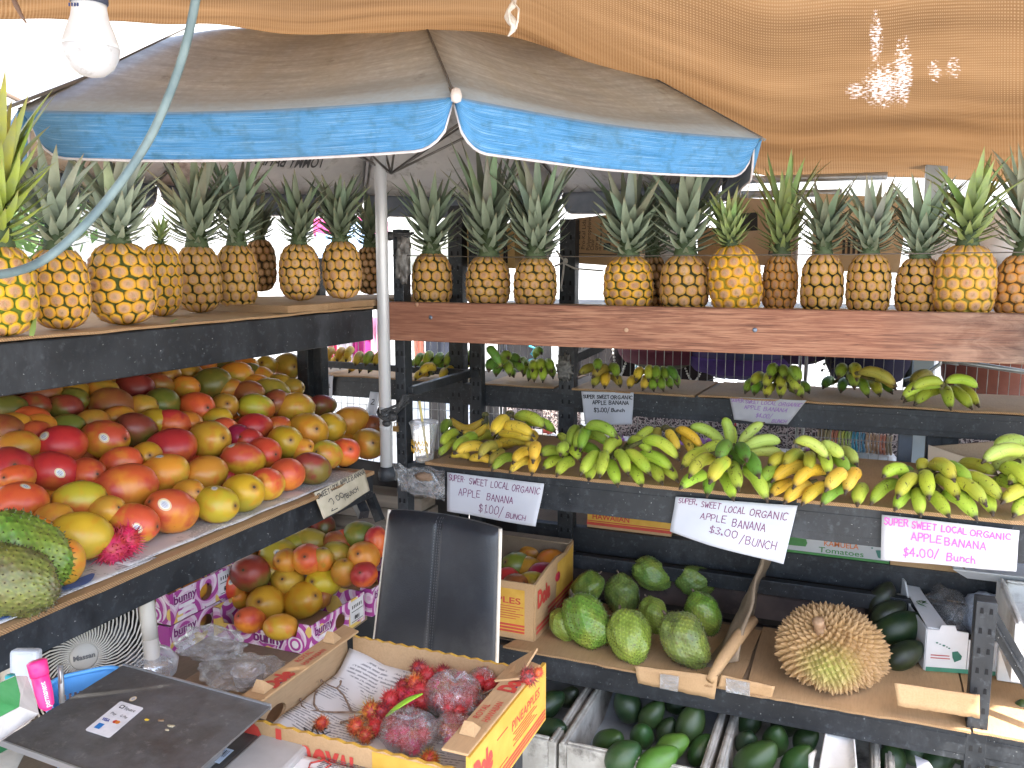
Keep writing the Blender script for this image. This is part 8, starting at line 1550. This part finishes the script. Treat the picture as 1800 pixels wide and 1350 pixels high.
mb = MB(); mb.add(rr(o0, WX*.20, WY*.80, WX*.17, WX*.17, .0015, .0014), [tuple(range(16))]); sub('square_mark', mb, M_BLK, stc, sct)
mb = MB(); mb.add(rr(o0, WX*.235, WY*.80+WX*.035, WX*.10, WX*.10, .0008, .0017), [tuple(range(16))]); sub('square_mark', mb, plain('sticker_white2', (.8, .8, .8), .4), stc, sct)
mb = MB(); c_ = uz(234, 1229, ZS+.001); vs = [c_+V((0, 0, .0008))]+[c_+xe*.006*math.cos(a_*.3927)+ye*.008*math.sin(a_*.3927)+V((0, 0, .0006)) for a_ in range(16)]; mb.add(vs, [(0, 1+q, 1+(q+1) % 16) for q in range(16)], 0, [(.5, .5, 0)]+[(.5+.5*math.cos(a_*.3927), .5+.5*math.sin(a_*.3927), 0) for a_ in range(16)]); obj('fruit_sticker', mb, M_STICK, sct)
for (x, y, r_, c_) in ((258, 1265, .004, (.75, .50, .04)), (283, 1266, .006, (.26, .17, .10)), (300, 1276, .007, (.42, .36, .24)), (294, 1283, .004, (.35, .3, .2))): mb = MB(); blob(mb, uz(x, y, ZS+.001), r_, r_*.6, .0012, x, .5, 10, 6); solo('debris', mb, plain('dried_bit', c_, .7), f'small {"yellow" if x == 258 else "dried"} fruit scrap on the scale platform', 'scrap', 'scraps on the scale platform')
# clear bag and tubs beside the scale
mb = MB(); blob(mb, uz(425, 1180, ZT+.03), .085, .06, .028, 4, .35, 44, 26, flat=ZT-.002); solo('plastic_bag', mb, M_BAG, 'crumpled clear plastic bag lying between the scale and the purple boxes', 'bag')
mb = MB(); blob(mb, uz(372, 1130, ZT+.04), .075, .055, .030, 7, .35, 44, 26); solo('plastic_bag', mb, M_BAG, 'crumpled clear plastic bag in front of the stacked purple boxes', 'bag')
mb = MB(); c_ = uz(262, 1172, ZT+.015); mb.lathe([(.055, 0), (.06, .025), (.045, .045), (.02, .055), (.001, .057)], 26, V((c_.x, c_.y, ZT)), cap=False); solo('plastic_tub', mb, M_CUP, 'clear domed plastic tub behind the scale platform', 'tub')
mb = MB(); c_ = uz(438, 1208, ZT); mb.lathe([(.001, .001), (.026, .001), (.033, .036), (.036, .038)], 26, V((c_.x, c_.y, ZT)), cap=False); solo('plastic_tub', mb, M_CUP, 'small clear plastic tub next to the rambutan carton', 'tub')
mb = MB(); mb.box(uz(405, 1190, ZT).x-.02, uz(405, 1190, ZT).x+.13, uz(405, 1195, ZT).y-.05, uz(405, 1195, ZT).y+.06, ZT-.003, ZT+.001); solo('cardboard_sheet', mb, M_KRAFT, 'small flat cardboard piece under the crumpled bag', 'cardboard')
# ---------------------------------------------------------------- fan
fc = ud(146, 1152, 1.72); nf_ = ((CAM-fc).normalized()*.55+V((.75, -.35, 0)).normalized()*.8).normalized(); fx = V((0, 0, 1)).cross(nf_).normalized(); fy = nf_.cross(fx)
M_CREAM = mat('cream_plastic', (.52, .47, .40), (.60, .55, .47), 8, .45)
fan = thing('electric_fan', 'cream electric fan with curved grille vanes behind the blue basket', 'fan', (fc.x, fc.y, fc.z-.14)); mb = MB()
mb.tube([fc+fx*.128*max(-1, min(1, 1.25*math.cos(a_*.2618)))+fy*.128*max(-1, min(1, 1.25*math.sin(a_*.2618))) for a_ in range(25)], .017, 10); obj('frame', mb, M_CREAM, fan)
mb = MB(); mb.lathe([(.001, .012), (.024, .011), (.028, .006), (.028, -.004)], 24, fc, ax=nf_); hb_ = obj('hub', mb, M_CREAM, fan)
m5 = MB(); text_mb(m5, 'Massan', fc+nf_*.0125-fx*.020-fy*.005, fx, fy, .014, width=.040, bold=.04, off=0); sub('lettering', m5, plain('grey_emblem', (.16, .15, .14), .4), hb_, fan)
for q in range(52):
    a_ = q*2*math.pi/52; P = []
    for s in range(7): r_ = .027+.110*s/6; aa = a_+1.15*(s/6)**1.2; P.append(fc+fx*r_*math.cos(aa)+fy*r_*math.sin(aa)+nf_*(.008-.006*(s/6)**2))
    mb = MB(); mb.tube(P, .0019, 4, cap=False); 
    if q == 0: allv = mb
    else: allv.add(mb.v, mb.f, 0, None, True)
vn = obj('grille_vanes', allv, M_CREAM, fan); vn['kind'] = 'stuff'
for q in range(3): a_ = q*2.094; mb = MB(); mb.grid(lambda u, v: fc-nf_*(.03+.015*v)+fx*(.02+.085*u)*math.cos(a_+.5*v)+fy*(.02+.085*u)*math.sin(a_+.5*v), 6, 6); obj('blade', mb, plain('dark_blade', (.05, .05, .05), .5), fan, solid=.002)
mb = MB(); mb.lathe([(.001, -.055), (.125, -.055), (.128, -.01)], 32, fc, ax=nf_, cap=False); obj('back_shell', mb, plain('shaded_shell', (.035, .034, .032), .7), fan)  # dark disc added, its colour stands for the shade inside the fan
mb = MB(); mb.obox(fc-nf_*.07, fx*.05, fy*.05, nf_*.03); obj('motor_housing', mb, plain('dark_motor', (.05, .05, .05), .6), fan, bevel=.01); mb = MB(); mb.tube([fc-nf_*.04-fy*.12, V((fc.x, fc.y, ZT-.12))-nf_*.05], .015, 10); mb.lathe([(.08, 0), (.07, .015), (.02, .03)], 20, V((fc.x, fc.y, ZT-.175))-V((nf_.x, nf_.y, 0))*.05); obj('stand', mb, M_CREAM, fan)
# blue basket, marker, pen, green box
bc = uz(145, 1240, ZT+.0); bk_ = thing('blue_basket', 'light blue plastic basket with square holes behind the scale', 'basket', (bc.x, bc.y, ZT)); M_BLUE = mat('blue_plastic', (.10, .34, .70), (.14, .40, .76), 9, .35)
b0, b1, b2 = uz(82, 1200, ZT+.125), uz(168, 1165, ZT+.13), uz(215, 1172, ZT+.125); ex = (b2-b0).normalized(); ey_ = V((-ex.y, ex.x, 0)); Lb = (b2-b0).length*1.0; 
def rim(u, z, k=1.0):
    a_ = 2*math.pi*u; cx, sx = math.cos(a_), math.sin(a_); s_ = (abs(cx)**4+abs(sx)**4)**-.25; ctr = b0+ex*Lb*.5-ey_*.085; return V((ctr.x, ctr.y, z))+ex*cx*s_*Lb*.5*k+ey_*sx*s_*.085*k
zr_ = b1.z+.0; mb = MB(); nu, nz = 96, 12
for i in range(nu):
    for j in range(nz):
        u0, u1 = i/nu, (i+1)/nu; k0, k1 = .86+.14*j/nz, .86+.14*(j+1)/nz; z0_, z1_ = ZT+(zr_-ZT)*j/nz, ZT+(zr_-ZT)*(j+1)/nz
        if 3 < j < 10 and i % 2 == 0 and j % 2 == 0 and (i//2) % 12 not in (5, 6): continue
        mb.add([rim(u0, z0_, k0), rim(u1, z0_, k0), rim(u1, z1_, k1), rim(u0, z1_, k1)], [(0, 1, 2, 3)])
obj('basket_wall', mb, M_BLUE, bk_, solid=.002); mb = MB(); mb.tube([rim(i/48, zr_) for i in range(49)], .0045, 8); obj('rim', mb, M_BLUE, bk_); mb = MB(); mb.add([rim(i/24, ZT+.002, .86) for i in range(24)], [tuple(range(24))]); obj('basket_floor', mb, M_BLUE, bk_, solid=.002)
m0, m1 = ud(84, 1248, 1.10), ud(64, 1161, 1.10); ax_ = (m1-m0).normalized(); mk = thing('marker_pen', 'thick bright pink permanent marker standing beside the green box', 'marker', m0); M_PINK = plain('hot_pink', (.75, .03, .22), .35)
mb = MB(); L_ = (m1-m0).length; mb.lathe([(.004, 0), (.009, .006), (.0105, .02), (.0105, L_*.68), (.0095, L_*.69)], 18, m0, ax=ax_); bd_ = obj('barrel', mb, M_PINK, mk); mb = MB(); mb.lathe([(.0095, L_*.69), (.0115, L_*.70), (.0120, L_*.97), (.009, L_)], 18, m0, ax=ax_); obj('cap', mb, M_PINK, mk)
sdm = ax_.cross((CAM-m0).normalized()).normalized(); m5 = MB(); text_mb(m5, 'permanent', m0+ax_*L_*.05+(CAM-m0).normalized()*.0112+sdm*.004, ax_, -sdm, .0095, width=L_*.50, off=0, bold=.01); sub('lettering', m5, plain('pale_pink_print', (.8, .62, .68), .5), bd_, mk)
p0, p1 = ud(109, 1235, 1.12), ud(106, 1169, 1.12); pn = thing('pen', 'grey ballpoint pen standing beside the pink marker', 'pen', p0); mb = MB(); mb.tube([p0, p1], .0036, 12); obj('barrel', mb, mat('grey_metal_pen', (.25, .27, .29), None, 1, .35, .6), pn); mb = MB(); mb.tube([p0.lerp(p1, .55)+V((.003, -.003, 0)), p1+V((.003, -.003, -.002))], .0014, 6); obj('clip', mb, plain('pen_clip', (.4, .4, .4), .3, .8), pn)
mb = MB(); mb.lathe([(.001, 0), (.028, 0), (.03, .05), (.031, .075), (.027, .075)], 20, V((uz(122, 1260, ZT).x, uz(122, 1260, ZT).y, ZT)), cap=False); solo('brown_cup', mb, plain('mauve_cup', (.16, .10, .11), .5), 'mauve brown cup holding the pen behind the scale', 'cup', solid=.002)
gb = thing('supply_box', 'green and white supply box marked 1000 COUNT at the left edge', 'box', ud(20, 1280, 1.0)); P = [ud(0, 1206, .98), ud(24, 1192, 1.02), ud(46, 1192, 1.10), ud(64, 1240, 1.06), ud(66, 1262, 1.02), ud(0, 1300, .92), ud(-60, 1240, .92)]
G = [ud(-60, 1228, .90), ud(26, 1190, 1.00), ud(34, 1222, .97), ud(32, 1244, .95), ud(-60, 1292, .86)]; mb = MB(); mb.add(G, [(4, 3, 2, 1, 0)]); gp = obj('green_front', mb, mat('green_card', (.05, .30, .09), (.09, .38, .14), 30, .6), gb, solid=.003)
Wt = [ud(26, 1190, 1.00), ud(46, 1190, 1.08), ud(62, 1232, 1.04), ud(66, 1256, .99), ud(50, 1270, .95), ud(-60, 1345, .84), ud(-60, 1292, .86), ud(32, 1244, .95), ud(34, 1222, .97)]; mb = MB(); mb.add(Wt, [(8, 7, 6, 5, 4, 3, 2, 1, 0)]); obj('white_side', mb, plain('white_card', (.66, .65, .64), .6), gb, solid=.003)
Bk = [ud(-60, 1228, .90), ud(26, 1190, 1.00), ud(46, 1190, 1.08), ud(-40, 1222, 1.05)]; mb = MB(); mb.add(Bk, [(0, 1, 2, 3)]); obj('box_top', mb, plain('white_card2', (.62, .61, .6), .6), gb, solid=.003)
gx = (G[1]-G[0]).normalized(); gn = gx.cross((G[4]-G[0]).normalized()); gn = gn if gn.dot(CAM-G[0]) > 0 else -gn; gy = gn.cross(gx); lo = ud(6, 1230, .958)+gn*.004
mb = MB(); mb.add([lo, lo+gx*.013, lo+gx*.013+gy*.012, lo+gy*.012], [(0, 1, 2, 3)]); sub('white_label', mb, M_LABEL, gp, gb); m5 = MB(); text_mb(m5, '1000', lo+gx*.0012+gy*.0065+gn*.0004, gx, gy, .0055, width=.0105, off=0, bold=.02); text_mb(m5, 'COUNT', lo+gx*.0012+gy*.0018+gn*.0004, gx, gy, .0035, width=.0105, off=0); sub('lettering', m5, M_BLK, gp, gb)
mb = MB(); c_ = ud(18, 1192, 1.12); mb.tube([c_-V((0, 0, .03)), c_+V((0, 0, .004))], [.008, .006], 12); solo('teal_bottle', mb, plain('teal', (.03, .36, .40), .35), 'small teal bottle cap behind the green box', 'bottle')
mb = MB(); a_ = ud(46, 1180, 1.32); mb.obox(a_, RT*.022, UP*.035, FW*.01); solo('grey_pouch', mb, mat('pale_grey_pouch', (.33, .36, .40), (.42, .45, .48), 15, .5, bump=.4), 'pale grey pouch behind the pink marker under the shelf beam', 'pouch', bevel=.006)
P2 = [uz(-40, 1296, ZT+.09), uz(46, 1318, ZT+.09), uz(30, 1350, ZT+.09), uz(-40, 1372, ZT+.09)]; lf2 = thing('leaflet', 'green white and blue leaflet under the near edge of the scale platform', 'leaflet', P2[0]); obj('sheet', quadprism(P2, .001), plain('leaflet_white', (.68, .66, .58), .6), lf2)
mb = MB(); q_ = [P2[0]+V((0, 0, .001)), P2[0].lerp(P2[1], .75)+V((0, 0, .001)), P2[0].lerp(P2[1], .6).lerp(P2[3], .3)+V((0, 0, .001)), P2[0].lerp(P2[3], .3)+V((0, 0, .001))]; mb.add(q_, [(0, 1, 2, 3)]); obj('green_print', mb, plain('leaflet_green', (.05, .30, .12), .6), lf2)

# ================================================================== BULB AND CABLE NEAR THE CAMERA
bt = ud(162, 118, .94); bl_ = thing('light_bulb', 'dusty white unlit light bulb hanging at the upper left', 'light bulb', bt+V((0, 0, .075))); axb = V((.035, 0, 1)).normalized()
rB = 47*.94/FPX; t = NT('dusty_bulb_glass'); n = t.noise(60, 5, .7); t.fin(t.mix(t.ramp(n, [(.55, 0), (.68, .6)]), (.46, .46, .47), (.16, .15, .13)), .3); M_GLB = t.m
cb_ = bt+UP*(-.0)+V((0, 0, (118-88)*.94/FPX)); 
mb = MB(); mb.lathe([(.0005, -rB*1.03), (rB*.45, -rB*.93), (rB*.78, -rB*.66), (rB*.96, -rB*.28), (rB, .001), (rB*.995, .002)], 32, cb_, ax=axb); obj('globe', mb, M_GLB, bl_)
mb = MB(); mb.lathe([(rB*1.005, .002), (rB*.97, rB*.22), (rB*.84, rB*.62), (rB*.66, rB*1.10), (rB*.60, rB*1.45), (rB*.60, rB*1.62)], 32, cb_, ax=axb); sk_ = obj('housing', mb, mat('white_bulb_housing', (.55, .55, .55), (.62, .62, .62), 14, .4), bl_)
mb = MB(); mb.lathe([(rB*.63, rB*1.60), (rB*.66, rB*1.64), (rB*.66, rB*2.2), (rB*.4, rB*2.5), (.003, rB*2.6)], 24, cb_, ax=axb); obj('socket', mb, plain('dark_blue_socket', (.03, .04, .07), .5), bl_)
m5 = MB(); 
for q in range(4): a_ = cb_+axb*rB*1.32-FW*rB*.63-RT*rB*(.42-.10*q); m5.obox(a_, RT*rB*.028, UP*rB*.06, FW*.0004)
obj('maker_mark', m5, plain('navy_mark', (.03, .05, .15), .5), bl_)
mb = MB(); mb.tube([cb_+axb*rB*2.5, cb_+axb*rB*3.5+V((.01, 0, 0)), cb_+axb*rB*6+V((.05, .02, 0))], .004, 8); obj('bulb_wire', mb, plain('dark_wire', (.05, .045, .05), .6), bl_)
def catm(P, n_=8):
    out = []
    for i in range(len(P)-1):
        for k in range(n_): out.append(lerp_list(P, (i+k/n_)/(len(P)-1)))
    return out+[P[-1]]
cabP = [ud(x, y, d_) for x, y, d_ in ((352, -60, .92), (342, 10, .95), (325, 85, .97), (300, 160, .98), (262, 245, .98), (205, 330, .98), (140, 405, .96), (78, 456, .94), (20, 479, .90), (-60, 486, .84))]
mb = MB(); mb.tube(catm(cabP), .0049, 12); solo('hanging_cable', mb, mat('grey_green_cable', (.10, .15, .16), (.16, .22, .22), 30, .45), 'thick grey green cable looping down in front of the left pineapples', 'cable')
mb = MB(); mb.tube([ud(22, -6, 1.0), ud(30, 12, 1.0), ud(38, 28, 1.0), ud(46, 40, 1.0)], [.003, .0028, .002, .001], 6); solo('brown_strand', mb, plain('brown_strand', (.18, .11, .08), .8), 'short thin brown strand hanging at the top left corner', 'strand')
mb = MB(); mb.tube([ud(-20, 150, 2.2), ud(36, 178, 2.2), ud(52, 182, 2.2)], .006, 8); solo('thin_stick', mb, M_BARK, 'thin grey stick poking in at the left edge by the umbrella corner', 'stick')
# scraps on the shelves
rg = random.Random(31)
for (x, y, zs_, lab) in ((300, 566, Z_PL+.004, 'dry green leaf strip at the foot of the widest left pineapple'), (55, 590, Z_PL+.004, 'curled green leaf blade at the shelf edge, left'), (25, 588, Z_PL+.004, 'upright green leaf blade before the nearest pineapple')):
    a_ = uz(x, y, zs_); mb = MB(); leaf_mb(mb, a_, rg.uniform(2, 4), R(15 if x != 55 else 50), .055, .006, .5, rg); o = solo('dry_leaf', mb, M_PLEAF, lab, 'leaf', 'leaf scraps on the shelf'); o['c1'] = (.22, .32, .06)
ramb(197, 963, 26, 'p', Z_MG+.036, 'left one of the two pink rambutans on the newspaper before the mangos', 'rambutans beside the mangos'); ramb(222, 950, 23, 'p', Z_MG+.040, 'right one of the two pink rambutans on the newspaper before the mangos', 'rambutans beside the mangos')
